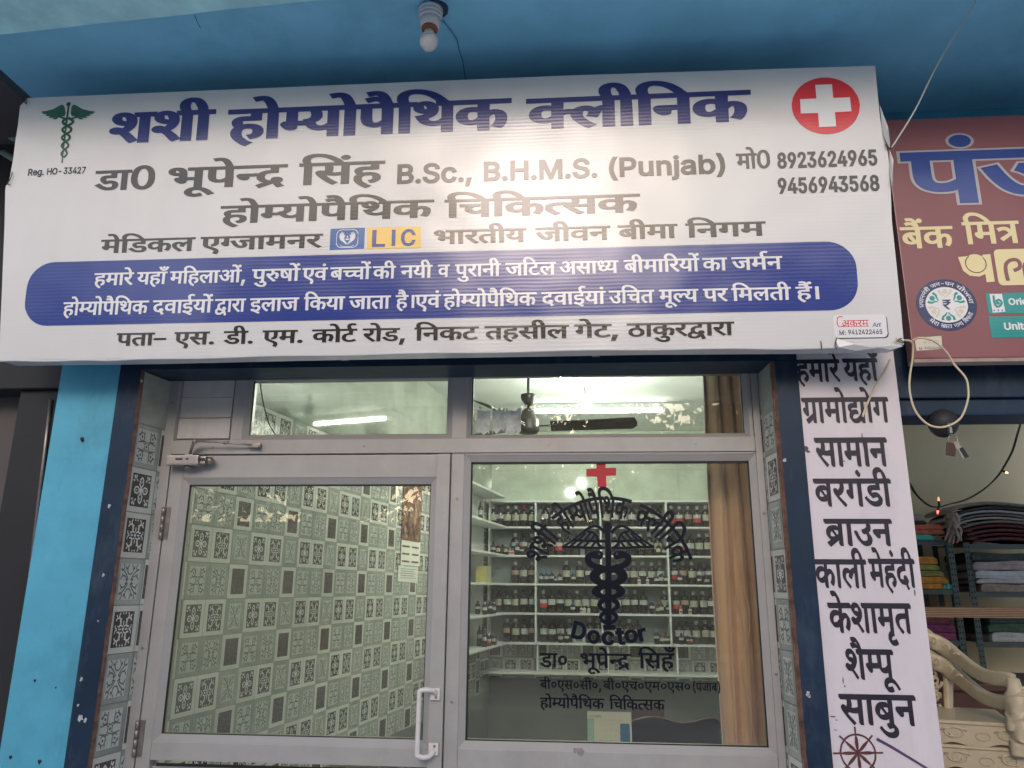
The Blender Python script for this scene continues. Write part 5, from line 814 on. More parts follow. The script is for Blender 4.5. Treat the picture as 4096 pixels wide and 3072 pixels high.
# ---- fixed side window
fw = thing('side_window', 'fixed aluminium window with black lettering and a red cross on its pane', 'window', (.5, 0, 1))
member('head_rail', .0065, .9975, Y0, Y1, 2.1005, 2.1075, parent=fw)
member('bottom_rail', .0065, .9975, Y0, Y1, 1.095, 1.162, parent=fw)
mb = MB(); mb.box(.0065, .9975, Y0, .03, .05, 1.0945, bev=.003); mb.build('lower_panel', M['alu'], fw)
mb = MB(); mb.box(.02, .985, Y0 - .001, Y0 + .004, 1.084, 1.0905); mb.build('panel_gasket', M['gasket'], fw)
mb = MB(); bevel_bead(mb, .0065, .9975, 1.162, 2.1005, .0235); mb.build('glazing_bead', M['alu2'], fw)
mb = MB(); gasket(mb, .028, .976, 1.184, 2.0785, .008, .001); mb.build('gasket', M['gasket'], fw)
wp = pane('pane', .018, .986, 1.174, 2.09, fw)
# chipped coating on the bottom rail
FR_ = Frame((0, Y0 - .0016, 0), (1, 0, 0), (0, 0, 1), (0, -1, 0))
flat_shape(FR_, [cw([FR_.uv(1800 + .633 * x, 2500 + .633 * y) for x, y in ((780, 778), (835, 778), (850, 800), (835, 832), (812, 822), (800, 800), (790, 815), (778, 800))])], 'chipped_coating', mat('bare_grey_primer', (.26, .24, .23), .7, .2, .2, 40), fw, 0)

# decals on the outside of the pane
FD = Frame((0, .0065, 0), (1, 0, 0), (0, 0, 1), (0, -1, 0))
def U6(x, y): return FD.uv(1800 + .5425 * x, 1800 + .5425 * y)
def U7(x, y): return FD.uv(1800 + .633 * x, 2500 + .633 * y)
flat_shape(FD, [cw([U6(*p) for p in ((1077, 80), (1143, 80), (1146, 132), (1224, 130), (1224, 188), (1150, 192), (1154, 272), (1087, 272), (1082, 198), (1004, 196), (1003, 140), (1079, 135))])], 'red_cross_decal', M['vinylred'], wp, 0)
def line_words(F, items, fn, mtl, parent, bold, name='lettering', nib=None, h=0, seg=4, head=None):
    """items: (word, (xl, yl), (xr, yr), head row at the left end, base row at the left end ...) in picture rows, measured on frame F"""
    cs = []
    for it in items:
        wd, l, r, hd, bs = it[:5]
        a = fn(*l)[0]; b = fn(*r)[0]
        zh = fn((l[0] + r[0]) / 2, hd)[1]; zb = fn((l[0] + r[0]) / 2, bs)[1]
        cs += fitted_word(wd, a, b, zb, zh, head if head else (it[5] if len(it) > 5 else None), bold, nib, seg)
    return flat_shape(F, cs, name, mtl, parent, h)
line_words(FD, [('डा०', (660, 1500), (862, 1500), 1500, 1602), ('भूपेन्द्र', (960, 1500), (1328, 1500), 1503, 1608), ('सिहँ', (1385, 1500), (1662, 1500), 1500, 1610)], U6, M['vinyl'], wp, (24, 12))
line_words(FD, [('बी०एस०सी०,', (567, 380), (955, 380), 352, 407), ('बी०एच०एम०एस०', (967, 380), (1518, 380), 360, 413), ('(पंजाब)', (1535, 390), (1706, 390), 368, 420)], U7, M['vinyl'], wp, (18, 8))
line_words(FD, [('होम्योपैथिक', (567, 490), (975, 490), 464, 527), ('चिकित्सक', (1005, 490), (1357, 490), 472, 535)], U7, M['vinyl'], wp, (20, 8))
# arched clinic name
c0_ = U6(1170, 992); Ra = abs(U6(1170, 992)[1] - U6(1170, 346)[1])
def arched(wd, ang0, ang1, bold=(24, 14)):
    cs = word_contours(wd, bold, None, 4); xs = [p[0] for c in cs for p in c]; a, b = min(xs), max(xs); out = []
    for c in cs:
        q = []
        for i in range(len(c)):           # cut long edges so the head line bends
            p0, p1 = c[i], c[(i + 1) % len(c)]; n = max(1, int(abs(p1[0] - p0[0]) / 60))
            q += [(p0[0] + (p1[0] - p0[0]) * k / n, p0[1] + (p1[1] - p0[1]) * k / n) for k in range(n)]
        r = []
        for x, y in q:
            th = R(ang0 + (ang1 - ang0) * (x - a) / (b - a)); rad = Ra * (1 + (y - 622) / 622 * .235 if y < 640 else 1 + (y - 622) / 622 * .27)
            r.append((c0_[0] + rad * math.cos(th), c0_[1] + rad * math.sin(th)))
        out.append(r)
    return out
flat_shape(FD, arched('शशी', 162.5, 136.5, (32, 22)) + arched('होम्योपैथिक', 131, 73, (32, 22)) + arched('क्लीनिक', 67, 17, (32, 22)), 'cut_edge', M['vedge'], wp, -.0006)
flat_shape(FD, arched('शशी', 162.5, 136.5) + arched('होम्योपैथिक', 131, 73) + arched('क्लीनिक', 67, 17), 'arched_lettering', M['vinyl'], wp, 0)
# winged staff with two snakes
S = lambda pts: [U6(*p) for p in pts]
sc6 = abs(U6(100, 1000)[0] - U6(0, 1000)[0]) / 100
cad = []
cad.append(ell(*U6(1160, 562), 35 * sc6, 36 * sc6, 20))
cad.append(cw(S([(1140, 585), (1185, 585), (1186, 760), (1192, 1310), (1150, 1310), (1145, 760)])))
def mir(p): return [(2 * 1165 - x, y) for x, y in p]
def rib6(pts, w0, w1=None, mirror=True, n=6):
    for q in ((pts, mir(pts)) if mirror else (pts,)):
        cad.append(cw(ribbon(strokes2(S(q), n), w0 * sc6, None if w1 is None else w1 * sc6)))
rib6([(1142, 610), (1100, 570), (1050, 562), (990, 600), (920, 655), (826, 718)], 22, 14)
rib6([(826, 716), (920, 716), (1040, 722), (1140, 722)], 18, 17)
rib6([(1120, 720), (1090, 690), (1085, 650), (1060, 612), (1010, 600)], 19, 17)
rib6([(905, 665), (1000, 668), (1090, 672), (1142, 672)], 18)
for x0, y0, x1, y1 in ((880, 716, 935, 668), (930, 716, 980, 668), (985, 718, 1030, 668), (1040, 720, 1075, 672), (945, 664, 1000, 612), (990, 664, 1040, 606), (1035, 668, 1066, 628)): rib6([(x0, y0), (x1, y1)], 15, n=2)
def body6(pts, w): rib6(pts, w)
# heads and hoods
for s in (0, 1):
    q = [(1128, 765), (1112, 748), (1070, 742), (1025, 755), (998, 780), (993, 815), (1010, 850), (1060, 880), (1140, 905), (1142, 858), (1080, 838), (1050, 820), (1040, 800), (1060, 798), (1100, 806), (1122, 795)]
    q = mir(q) if s else q
    z2 = strokes2(S(q + q[:1]), 4)[:-1]; eye = U6(2330 - 1099 if s else 1099, 766)
    cad.append(cw(z2)); cad.append(ell(*eye, 9 * sc6, n=12, ccw=True))
W6 = [(870, 960, 1010, 138, 46), (985, 1070, 1105, 122, 46), (1095, 1165, 1190, 82, 36), (1190, 1250, 1275, 70, 34)]
ys = [(865, 1000, 142), (990, 1100, 125), (1090, 1195, 84), (1185, 1285, 72)]
for k, (y0, y1, wd) in enumerate(ys):
    inner = (72, 58, 42, 36)[k]; yc = (932, 1045, 1145, 1235)[k]; ih = (28, 20, 22, 18)[k]
    for sgn in (1, -1):
        o = [(1168 + sgn * 5, y0 - 12), (1168 + sgn * wd * .75, y0 + 12), (1168 + sgn * wd, yc), (1168 + sgn * wd * .75, y1 - 16), (1168 + sgn * 5, y1 + 8)]
        cad.append(cw(strokes2(S(o), 5)))
        hx = (inner * .35 if k < 2 else inner * .3)
        i = [(1168 + sgn * 24, yc - ih), (1168 + sgn * (24 + hx), yc - ih * .85), (1168 + sgn * (24 + inner * .62), yc), (1168 + sgn * (24 + hx), yc + ih * .85), (1168 + sgn * 24, yc + ih)]
        c = cw(strokes2(S(i), 4))[::-1]; cad.append(c)
cad.append(cw(S([(1125, 1290), (1222, 1290), (1215, 1325), (1132, 1325)])))
flat_shape(FD, [_bold(c, .0011, .0011) for c in cad], 'cut_edge', M['vedge'], wp, -.0006)
flat_shape(FD, cad, 'winged_staff_decal', M['vinyl'], wp, 0)
# Doctor, set on a hanging curve
def turned(wd, x, y, hgt, rot, wide=1.0, bold=(48, 42)):
    cs = word_contours(wd, bold, None, 5); xs = [p[0] for c in cs for p in c]; ys_ = [p[1] for c in cs for p in c]
    cx = (min(xs) + max(xs)) / 2; cyy = (min(ys_) + max(ys_)) / 2; k = hgt * sc6 / (max(ys_) - min(ys_)); o = U6(x, y); a = R(rot)
    return [[(o[0] + ((p[0] - cx) * k * wide) * math.cos(a) - (p[1] - cyy) * k * math.sin(a), o[1] + ((p[0] - cx) * k * wide) * math.sin(a) + (p[1] - cyy) * k * math.cos(a)) for p in c] for c in cs]
doc = turned('D', 951, 1332, 122, -13) + turned('o', 1058, 1378, 92, -5, 1.1) + turned('c', 1165, 1388, 94, 0, 1.1) + turned('t', 1255, 1374, 116, 4, 1.1) + turned('o', 1335, 1372, 92, 6, 1.1) + turned('r', 1418, 1362, 88, 12, 1.15)
flat_shape(FD, [_bold(c, .0011, .0011) for c in doc], 'cut_edge', M['vedge'], wp, -.0004)
flat_shape(FD, doc, 'lettering', M['vinyl'], wp, 0.0002)

# ---------------------------------------------------------------- clinic room
PHI = R(8.7); WX, ZC = -1.1, 3.10
FL = Frame((WX, 0, 0), (math.sin(PHI), math.cos(PHI), 0), (0, 0, 1), (math.cos(PHI), -math.sin(PHI), 0))
mb = MB(); mb.face([(-1.3, .051, 0), (1.23, .051, 0), (1.95, 4.7, 0), (-1.3, 4.7, 0)]); struct(mb.build('floor', M['floor']))
mb = MB(); mb.box(-1.4, 2.1, .08, 5, ZC, ZC + .1); struct(mb.build('ceiling', M['ceil']))
ZTT = 2.434
lwall = thing('tiled_left_wall', 'room wall of chequered patterned tiles with green marble above', 'wall', (-.8, 2, 0))
mb = MB(); tile_field(mb, FL, .06, 4.72, .78, ZTT, .291); mb.build('tile_facing', TILEM, lwall)
mb = MB(); mb.prism([FL.p(.06, 0, -.003), FL.p(4.75, 0, -.003), FL.p(4.75, ZC, -.003), FL.p(.06, ZC, -.003)], FL.n * -.06); mb.build('wall', M['grout'], lwall)
mb = MB(); a = .06
while a < 4.7:
    for z0, z1 in ((ZTT + .002, ZTT + .330), (ZTT + .332, ZC - .001)): mb.face([FL.p(a, z0), FL.p(min(a + .60, 4.72), z0), FL.p(min(a + .60, 4.72), z1), FL.p(a, z1)])
    a += .602
mb.build('marble_facing', M['marble'], lwall)
mb = MB(); mb.face([FL.p(.06, 0, .0), FL.p(4.72, 0, .0), FL.p(4.72, .778, .0), FL.p(.06, .778, .0)]); mb.build('dado', M['lowwall'], lwall)
YB = 4.62; FB = Frame((0, YB, 0), (1, 0, 0), (0, 0, 1), (0, -1, 0))
bw = thing('back_wall', 'far wall of the clinic, green marble above the shelves and tiles below', 'wall', (.7, YB, 0))
mb = MB(); mb.box(-.6, 2.1, YB + .004, YB + .1, 0, ZC); mb.build('wall', M['grout'], bw)
mb = MB(); a = -.45
while a < 2.0:
    for z0, z1 in ((2.1, 2.73), (2.732, ZC - .001)): mb.face([FB.p(a, z0), FB.p(a + .60, z0), FB.p(a + .60, z1), FB.p(a, z1)])
    a += .602
mb.build('marble_facing', mat('pale_green_marble_tile', (.46, .51, .42), .06, .5, .16, 5, bump=.01, bscale=3), bw)
mb = MB(); tile_field(mb, FB, -.45, 2.0, .88, 1.24, -.2); mb.build('tile_facing', TILEM, bw)
mb = MB(); mb.face([FB.p(-.45, 0), FB.p(2, 0), FB.p(2, .878), FB.p(-.45, .878)]); mb.build('dado', M['lowwall'], bw)
mb = MB(); mb.prism([Vector((1.24, .121, 0)), Vector((1.95, YB, 0)), Vector((2.02, YB, 0)), Vector((1.31, .121, 0))], (0, 0, ZC)); tag(mb.build('right_room_wall', M['ceil']), 'plain pale wall of the clinic room behind the curtain', 'wall')
mb = MB(); mb.box(-1.3, -1.09, .052, .12, 2.425, ZC); mb.box(-1.089, 1.40, .062, .12, 2.425, ZC); mb.box(1.03, 1.40, .052, .12, 0, 2.4245)
tag(mb.build('room_front_wall', M['ceil']), 'inside face of the wall around the glazed front', 'wall')

# shelving along the back wall
SH = thing('wall_shelving', 'white laminate shelving full of medicine bottles on the far wall', 'shelf', (.7, YB - .1, 1.2))
YF = 4.40; zB = [2.414, 2.180, 1.929, 1.683, 1.433, 1.184]; TH = .016
for z in zB:
    mb = MB(); mb.box(-.392, 1.98, YF, YB - .013, z - TH / 2, z + TH / 2); mb.build('shelf_board', M['laminate'], SH)
for x in (-.384, .036, .618, 1.203, 1.80):
    mb = MB()
    for k in range(5): mb.box(x - .008, x + .008, YF + .001, YB - .013, zB[k + 1] + TH / 2 + .0005, zB[k] - TH / 2 - .0005)
    mb.build('upright', M['laminate'], SH)
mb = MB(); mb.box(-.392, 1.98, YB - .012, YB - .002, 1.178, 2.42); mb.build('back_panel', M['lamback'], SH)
mb = MB(); mb.box(-.6, 1.98, YF - .05, YB - .003, .938, .956); mb.build('counter_board', M['laminate'], SH)
for x in (.05, .66, 1.25):
    mb = MB(); mb.box(x - .007, x + .007, YF + .03, YB - .004, .9565, 1.1755); mb.build('bracket_board', M['laminate'], SH)
# shelving along the left wall, in the far corner
s0, s1, dep = 3.05, 4.42, .205
FS = Frame(FL.p(s0, 0), FL.x, FL.z, FL.n)
SS = thing('corner_shelving', 'white side shelving along the tiled wall in the far corner', 'shelf', tuple(FL.p(s0 + .3, 1.2, .1)))
def obox(mb, a0, a1, b0, b1, h0, h1, m=0):
    P = [FS.p(a, b, h) for a in (a0, a1) for h in (h0, h1) for b in (b0, b1)]
    mb.add(P, [(0, 1, 3, 2), (4, 6, 7, 5), (0, 4, 5, 1), (2, 3, 7, 6), (0, 2, 6, 4), (1, 5, 7, 3)], m)
zS = [2.44, 2.18, 1.929, 1.683, 1.433, 1.184]
for z in zS:
    mb = MB(); obox(mb, .017, s1 - s0, z - TH / 2, z + TH / 2, .003, dep); mb.build('shelf_board', M['laminate'], SS)
mb = MB(); obox(mb, 0, .016, 1.17, 2.448, .003, dep + .05); mb.build('end_panel', M['laminate'], SS)
mb = MB(); obox(mb, .0165, s1 - s0, 1.1925, 2.43, .0022, .0028); mb.build('back_panel', M['laminate'], SS)

# ---------------------------------------------------------------- bottles
def add_bottle(name, x, y, z, r, hgt, cap, lab, label, group, rnd, dropper=False, tiny=False):
    t = thing(name, label, 'bottle', (x, y, z), group)
    mb = MB(); hb = hgt * (.66 if not tiny else .62)
    if tiny: prof = [(r * .92, 0), (r, .003), (r, hb), (r * .5, hb + .004), (r * .42, hgt * .7)]
    else: prof = [(r * .93, 0), (r, .004), (r, hb), (r * .93, hb + hgt * .06), (r * .72, hb + hgt * .11), (r * .42, hb + hgt * .155), (r * .34, hgt * .88)]
    prof = [(a, min(b, hgt * .88)) for a, b in prof]
    mb.lathe([(a, b + z) for a, b in prof], (x, y, 0), 0, 14); mb.build('body', M['bottle'] if not tiny else M['capw'], t)
    mb = MB(); rr = r * (.42 if not tiny else .5)
    if dropper: mb.lathe([(rr * 1.1, z + hgt * .80), (rr * 1.1, z + hgt * .90), (rr * .75, z + hgt * .92), (rr * .45, z + hgt * 1.12)], (x, y, 0), 0, 10)
    else: mb.lathe([(rr, z + hgt * .84), (rr * 1.02, z + hgt * .99), (rr * .8, z + hgt)], (x, y, 0), 0, 12)
    mb.build('cap', M[cap], t)
    if lab:
        l0, l1 = (.31, .60) if not tiny else (.08, .5)
        if lab == 'labw' and not tiny: l0, l1 = .38 + rnd.uniform(-.05, .05), .60
        if lab == 'labo': l0, l1 = .40, .61
        n = 13; rot = -math.pi / 2 + rnd.uniform(-.35, .35); V = []; Fc = []
        for i in range(n):
            a = rot - 1.15 + 2.3 * i / (n - 1)
            for zz in (l0, l1): V.append((x + r * 1.012 * math.cos(a), y + r * 1.012 * math.sin(a), z + hgt * .98 * zz))
        Fc = [(2 * i, 2 * i + 2, 2 * i + 3, 2 * i + 1) for i in range(n - 1)]
        mb = MB(); mb.add(V, Fc, 0, True)
        if lab == 'labr2':
            V2 = [(vx, vy, z + hgt * (.22 if k % 2 == 0 else .42)) for k, (vx, vy, vz) in enumerate(V)]; V2 = [(x + (vx - x) * 1.01, y + (vy - y) * 1.01, vz) for vx, vy, vz in V2]
            mb.add(V2, Fc, 1, True)
        else:   # printed lines
            for q in range(2):
                zz = z + hgt * (l1 - .05 - .10 * q); i0, i1 = 3, 10
                V2 = []
                for i in range(i0, i1):
                    a = rot - 1.15 + 2.3 * i / (n - 1)
                    for dz in (0, hgt * (.028 if q == 0 else .016)): V2.append((x + r * 1.02 * math.cos(a), y + r * 1.02 * math.sin(a), zz - dz))
                mb.add(V2, [(2 * i, 2 * i + 2, 2 * i + 3, 2 * i + 1) for i in range(i1 - i0 - 1)], 2, True)
        mb.build('paper_label', [M['labw' if lab in ('labw', 'labr2') else lab], M['labr'], M['printgrey']], t)
    return t
ORD = ['first', 'second', 'third', 'fourth', 'fifth', 'sixth', 'seventh', 'eighth', 'ninth', 'tenth', 'eleventh', 'twelfth', 'thirteenth', 'fourteenth']
ROWN = ['top shelf', 'second shelf', 'third shelf', 'fourth shelf', 'fifth shelf']
BAYN = ['first bay', 'second bay', 'third bay', 'fourth bay']
CAPN = {'capk': 'black', 'capw': 'milky', 'capb': 'blue', 'capr': 'red', 'capn': 'brown'}
LABN = {'labw': 'white label', 'labc': 'cream label', 'labo': 'faded orange label', 'labr2': 'red banded label', None: 'no label'}
# per shelf: big bottles x (crop units), label code, cap code; then small ones
W_, C_, O_, RD = 'labw', 'labc', 'labo', 'labr2'
BIG = [
 [(318, C_, 'w'), (368, W_, 'k'), (425, C_, 'w'), (484, C_, 'w'), (545, C_, 'r'), (603, C_, 'w'), (703, W_, 'k'), (765, W_, 'k'), (830, W_, 'k'), (888, C_, 'k'), (947, C_, 'w'), (1008, C_, 'w'), (1070, W_, 'w'), (1150, C_, 'w'), (1212, W_, 'w'), (1277, C_, 'w'), (1341, W_, 'k'), (1405, W_, 'k'), (1472, C_, 'w'), (1536, W_, 'k'), (1632, RD, 'w'), (1691, RD, 'w'), (1756, O_, 'w'), (1822, RD, 'w'), (1888, C_, 'w')],
 [(480, W_, 'w'), (543, W_, 'k'), (602, W_, 'w'), (690, C_, 'w'), (748, O_, 'k'), (806, RD, 'w'), (868, W_, 'k'), (930, O_, 'k'), (1022, C_, 'w'), (1078, C_, 'w'), (1212, C_, 'w'), (1275, C_, 'w'), (1342, C_, 'w'), (1406, C_, 'w'), (1470, C_, 'w'), (1534, C_, 'w'), (1650, W_, 'k'), (1708, RD, 'w'), (1772, W_, 'k'), (1840, C_, 'w'), (1898, C_, 'w')],
 [(482, O_, 'w'), (545, C_, 'k'), (603, O_, 'w'), (858, C_, 'w'), (957, C_, 'w'), (1020, W_, 'k'), (1215, W_, 'k'), (1292, C_, 'k'), (1355, C_, 'w'), (1420, W_, 'w'), (1487, C_, 'w'), (1551, C_, 'w'), (1655, RD, 'w'), (1719, O_, 'w'), (1784, C_, 'w'), (1848, W_, 'k'), (1908, W_, 'k')],
 [(358, C_, 'k'), (419, W_, 'k'), (482, C_, 'w'), (545, W_, 'k'), (606, W_, 'k'), (688, RD, 'w'), (750, W_, 'k'), (812, W_, 'k'), (875, C_, 'n'), (938, C_, 'w'), (1001, W_, 'k'), (1066, C_, 'w'), (1236, W_, 'k'), (1299, W_, 'w'), (1362, W_, 'w'), (1428, W_, 'k'), (1583, C_, 'w'), (1668, RD, 'w'), (1731, O_, 'k'), (1797, C_, 'w'), (1866, C_, 'w'), (1925, W_, 'k')],
 [(420, O_, 'w'), (483, C_, 'w'), (547, W_, 'k'), (608, O_, 'w'), (690, W_, 'k'), (753, W_, 'k'), (818, W_, 'k'), (881, W_, 'w'), (1030, W_, 'w'), (1092, W_, 'w'), (1195, C_, 'w'), (1258, C_, 'k'), (1322, O_, 'w'), (1386, W_, 'k'), (1688, W_, 'k'), (1745, W_, 'k'), (1815, C_, 'w'), (1884, C_, 'w'), (1946, C_, 'w')]]
SMALL = [[],
 [(318, W_, 'k', 1.1), (355, C_, 'r', .95), (387, None, 'k', .9), (412, C_, 'w', .85), (443, RD, 'w', .55), (463, RD, 'w', .55), (498, W_, 'b', 1.15), (530, W_, 'r', .8), (1536, C_, 'n', 1.0), (1578, C_, 'k', .85)],
 [(672, W_, 'b', 1.0), (711, W_, 'b', 1.0), (750, W_, 'b', 1.0), (778, W_, 'b', .7), (810, C_, 'r', .95), (908, W_, 'b', .95), (1393, RD, 'w', .6), (1455, RD, 'w', .6), (1520, W_, 'b', .8), (1556, C_, 'w', 1.0), (1593, W_, 'b', .85), (1693, W_, 'b', 1.0), (1835, W_, 'k', .8), (1890, C_, 'n', .75)],
 [(322, C_, 'k', .9), (905, W_, 'b', .85), (968, RD, 'w', .65), (990, W_, 'w', .65), (1022, W_, 'w', .6), (1487, W_, 'b', 1.1), (1530, C_, 'n', .85), (1556, C_, 'n', 1.0), (1607, W_, 'b', .9), (1700, RD, 'w', .65), (1768, RD, 'w', .65)],
 [(815, C_, 'n', .9), (858, W_, 'k', .9), (915, W_, 'w', .6), (985, W_, 'w', .6), (1522, W_, 'b', 1.1), (1564, C_, 'n', .85), (1589, W_, 'n', .8), (1616, W_, 'n', .8), (1705, W_, 'k', .9), (1750, W_, 'k', .7), (1776, RD, 'w', .7)]]
rnd = random.Random(21)
for rI in range(5):
    zb = zB[rI + 1] + TH / 2 + .0005; allb = []
    for x, l, c in BIG[rI]: allb.append((x, l, c, 'big', 1.0))
    for x, l, c, s in SMALL[rI]: allb.append((x, l, c, 'small', s))
    bays = [[], [], [], []]
    for b in allb:
        bx = b[0]; bays[0 if bx < 637 else 1 if bx < 1113 else 2 if bx < 1612 else 3].append(b)
    for bi, bay in enumerate(bays):
        for k, (bx, l, c, kind, s) in enumerate(sorted(bay)):
            row_px = 1800 + .5425 * (572, 783, 995, 1213, 1435)[rI]
            yv = YF + (.115 if kind == 'big' else .045)
            xv = ony(1800 + .5425 * bx, row_px - 45, YF + (.115 if kind == 'big' else .045)).x
            cap = 'cap' + c
            lb = f"{'large' if kind == 'big' else 'small'} bottle, {LABN[l]}, {CAPN[cap]} cap, {ORD[k]} in the {BAYN[bi]} of the {ROWN[rI]}"
            if kind == 'big': add_bottle('medicine_bottle', xv, yv + rnd.uniform(-.01, .01), zb, .0368, .196 + rnd.uniform(-.006, .006), cap, l, lb, 'bottles on the far wall shelves', rnd)
            else: add_bottle('medicine_bottle', xv, yv, zb, .0225 if s > .7 else .0145, .105 * s, cap, l, lb, 'bottles on the far wall shelves', rnd, dropper=(c in 'brn' and s > .78), tiny=s < .7)
# corner shelf contents
k = 0
for row, lst in ((1, [(.93, .09, 'labw', 'k', 1.6)]), (4, [(.86, .16, 'labw', 'w', .9), (.93, .15, 'labw', 'b', 1.0), (.99, .17, 'labw', 'r', 1.05), (1.06, .16, 'labw', 'w', .85), (.90, .09, 'labw', 'k', 1.0), (1.12, .17, 'labc', 'w', .9)]),
                 (5, [(.84, .17, 'labw', 'k', 1.3), (.90, .15, 'labw', 'w', 1.1), (.96, .17, 'labr2', 'w', .9), (1.02, .16, 'labw', 'w', 1.0), (1.08, .18, 'labc', 'r', .9), (.93, .10, 'labw', 'k', 1.5), (1.02, .10, 'labw', 'k', 1.4), (1.15, .17, 'labr2', 'r', .8)])):
    for j, (a, hh, l, c, s) in enumerate(lst):
        p = FS.p(a, 0, hh); z = zS[row] + TH / 2 + .0005
        add_bottle('medicine_bottle', p.x, p.y, z, .021, .105 * s, 'cap' + c, l, f"small bottle, {LABN[l]}, {CAPN['cap' + c]} cap, {ORD[j]} on the {('', ROWN[0], '', '', 'fourth', 'lowest')[row]}{'' if row == 1 else ' shelf'} of the corner shelving", 'bottles on the corner shelving', rnd)
mb = MB(); z = zS[3] + TH / 2 + .0005
ct = thing('yellow_carton', 'yellow carton with a round cream panel on the corner shelf', 'box', tuple(FS.p(.97, z, .12)))
obox(mb, .93, 1.04, z, z + .135, .06, .155); mb.build('box', M['yellow'], ct)
mb = MB()
q = FS.p(.985, z + .068, .1562); mb.face([FS.p(.985 + .045 * math.cos(a), z + .068 + .058 * math.sin(a), .1562) for a in [i * .3 for i in range(21)]]); mb.build('round_panel', M['labc'], ct)

# ---------------------------------------------------------------- room fittings
tl = thing('fluorescent_tube_light', 'lit fluorescent batten on the clinic ceiling', 'light', (.6, 3.45, 3.04))
mb = MB(); mb.box(.06, 1.12, 3.44, 3.48, 3.055, 3.099, bev=.004); mb.build('batten', M['capw'], tl)
mb = MB(); mb.tube([(.09, 3.46, 3.035), (1.09, 3.46, 3.035)], .0135, seg=12); mb.build('tube', M['tube'], tl)
for x in (.075, 1.105):
    mb = MB(); mb.box(x - .012, x + .012, 3.445, 3.475, 3.018, 3.0545, bev=.003); mb.build('end_holder', M['porcelain'], tl)
def hanging_bulb(x, y, z, label, r=.034):
    t = thing('hanging_bulb', label, 'light bulb', (x, y, z), 'lit bulbs in the clinic')
    mb = MB(); mb.tube(spline([(x - .02, y, ZC - .001), (x - .012, y, z + .16), (x, y, z + .095)], 5), .0035, seg=6); mb.build('flex', M['dark'], t)
    mb = MB(); mb.lathe([(.019, z + .100), (.020, z + .06), (.016, z + .04)], (x, y, 0), 0, 14); mb.build('holder', M['porcelain'], t)
    mb = MB(); mb.lathe([(.014, z + .05), (.016, z + .035), (r * .85, z + .018), (r, z), (r * .85, z - .02), (r * .45, z - .032)], (x, y, 0), 0, 18); mb.build('bulb', M['bulblit'], t)
b_ = ony(2344, 1632, 2.6); hanging_bulb(b_.x, 2.6, b_.z, 'lit bulb on a short flex in front of the tube light')
b_ = ony(2262, 1508, 1.75); hanging_bulb(b_.x, 1.75, b_.z, 'lit bulb just under the head of the right transom pane')
# ceiling fan
fx, fy, fz = .085, 2.4, 2.70
fan = thing('ceiling_fan', 'dark brown ceiling fan hanging behind the right transom pane', 'fan', (fx, fy, fz))
mb = MB(); mb.tube([(fx, fy, ZC - .001), (fx, fy, fz + .10)], .009, seg=10); mb.build('down_rod', M['fan'], fan)
mb = MB(); mb.lathe([(.050, fz + .215), (.051, fz + .205), (.047, fz + .18), (.030, fz + .155), (.014, fz + .135)], (fx, fy, 0), 0, 20); mb.build('canopy_cup', M['fan'], fan)
mb = MB(); mb.lathe([(.02, fz + .12), (.040, fz + .10), (.046, fz + .075), (.068, fz + .045), (.072, fz + .03), (.074, fz - .01), (.078, fz - .03), (.06, fz - .05), (.02, fz - .058)], (fx, fy, 0), 0, 24); mb.build('motor_housing', M['fan'], fan)
for ang in (-3, 140, 250):
    a = R(ang); d = Vector((math.cos(a), math.sin(a), .02)); s = Vector((-math.sin(a), math.cos(a), 0)); c = Vector((fx, fy, fz - .005)); tw = Vector((0, 0, -.024))
    mb = MB(); mb.prism([c + d * .07 - s * .018, c + d * .19 - s * .022, c + d * .19 + s * .022, c + d * .07 + s * .018], (0, 0, .004))
    bl = mb
    L0, L1 = .15, .72
    P = [c + d * L0 - s * .045 - tw, c + d * (L1 - .02) - s * .062 - tw, c + d * L1 - s * .02, c + d * L1 + s * .03 + tw * .5, c + d * (L1 - .03) + s * .060 + tw, c + d * L0 + s * .045 + tw]
    bl.prism(P, (0, 0, -.004)); bl.build('blade', M['fan'], fan)
# curtain at the right of the side window
def curtain(x0, x1, y, z0, z1):
    n = 160; V = []; Fc = []; rows = 14
    for j in range(rows + 1):
        z = z0 + (z1 - z0) * j / rows
        for i in range(n + 1):
            t = i / n; x = x0 + (x1 - x0) * t
            ph = t * 33 + .5 * math.sin(t * 7) + .25 * math.sin(j * .5 + t * 5)
            a = .026 + .012 * math.sin(t * 11 + 1)
            V.append((x + .006 * math.sin(j * .6 + t * 9) + .008 * math.cos(ph), y + a * math.sin(ph) + .003 * math.sin(3 * ph + j * .2), z))
    for j in range(rows):
        for i in range(n): Fc.append((j * (n + 1) + i, j * (n + 1) + i + 1, (j + 1) * (n + 1) + i + 1, (j + 1) * (n + 1) + i))
    mb = MB(); mb.add(V, Fc, 0, True); return mb.build('curtain', M['curtain'])
cu = curtain(.872, 1.16, .24, .3, 2.95); so_ = cu.modifiers.new('thickness', 'SOLIDIFY'); so_.thickness = .0025
tag(cu, 'tan satin curtain hanging in folds at the right of the window', 'curtain')
mb = MB(); z0 = .82
mb.tube(spline([(.95, .196, 2.3), (.955, .197, 1.9), (.945, .196, 1.7), (.972, .195, 1.45), (.965, .196, 1.2), (.98, .196, 1.0)], 8), .0022, seg=6)
mb.tube(spline([(.97, .196, 2.3), (.962, .197, 1.8), (.985, .196, 1.55), (.955, .195, 1.4), (.985, .196, 1.1), (.99, .196, 1.0)], 8), .0022, seg=6)
tag(mb.build('pull_string', M['curtain']), 'thin looped cord hanging down in front of the tan curtain', 'cord')
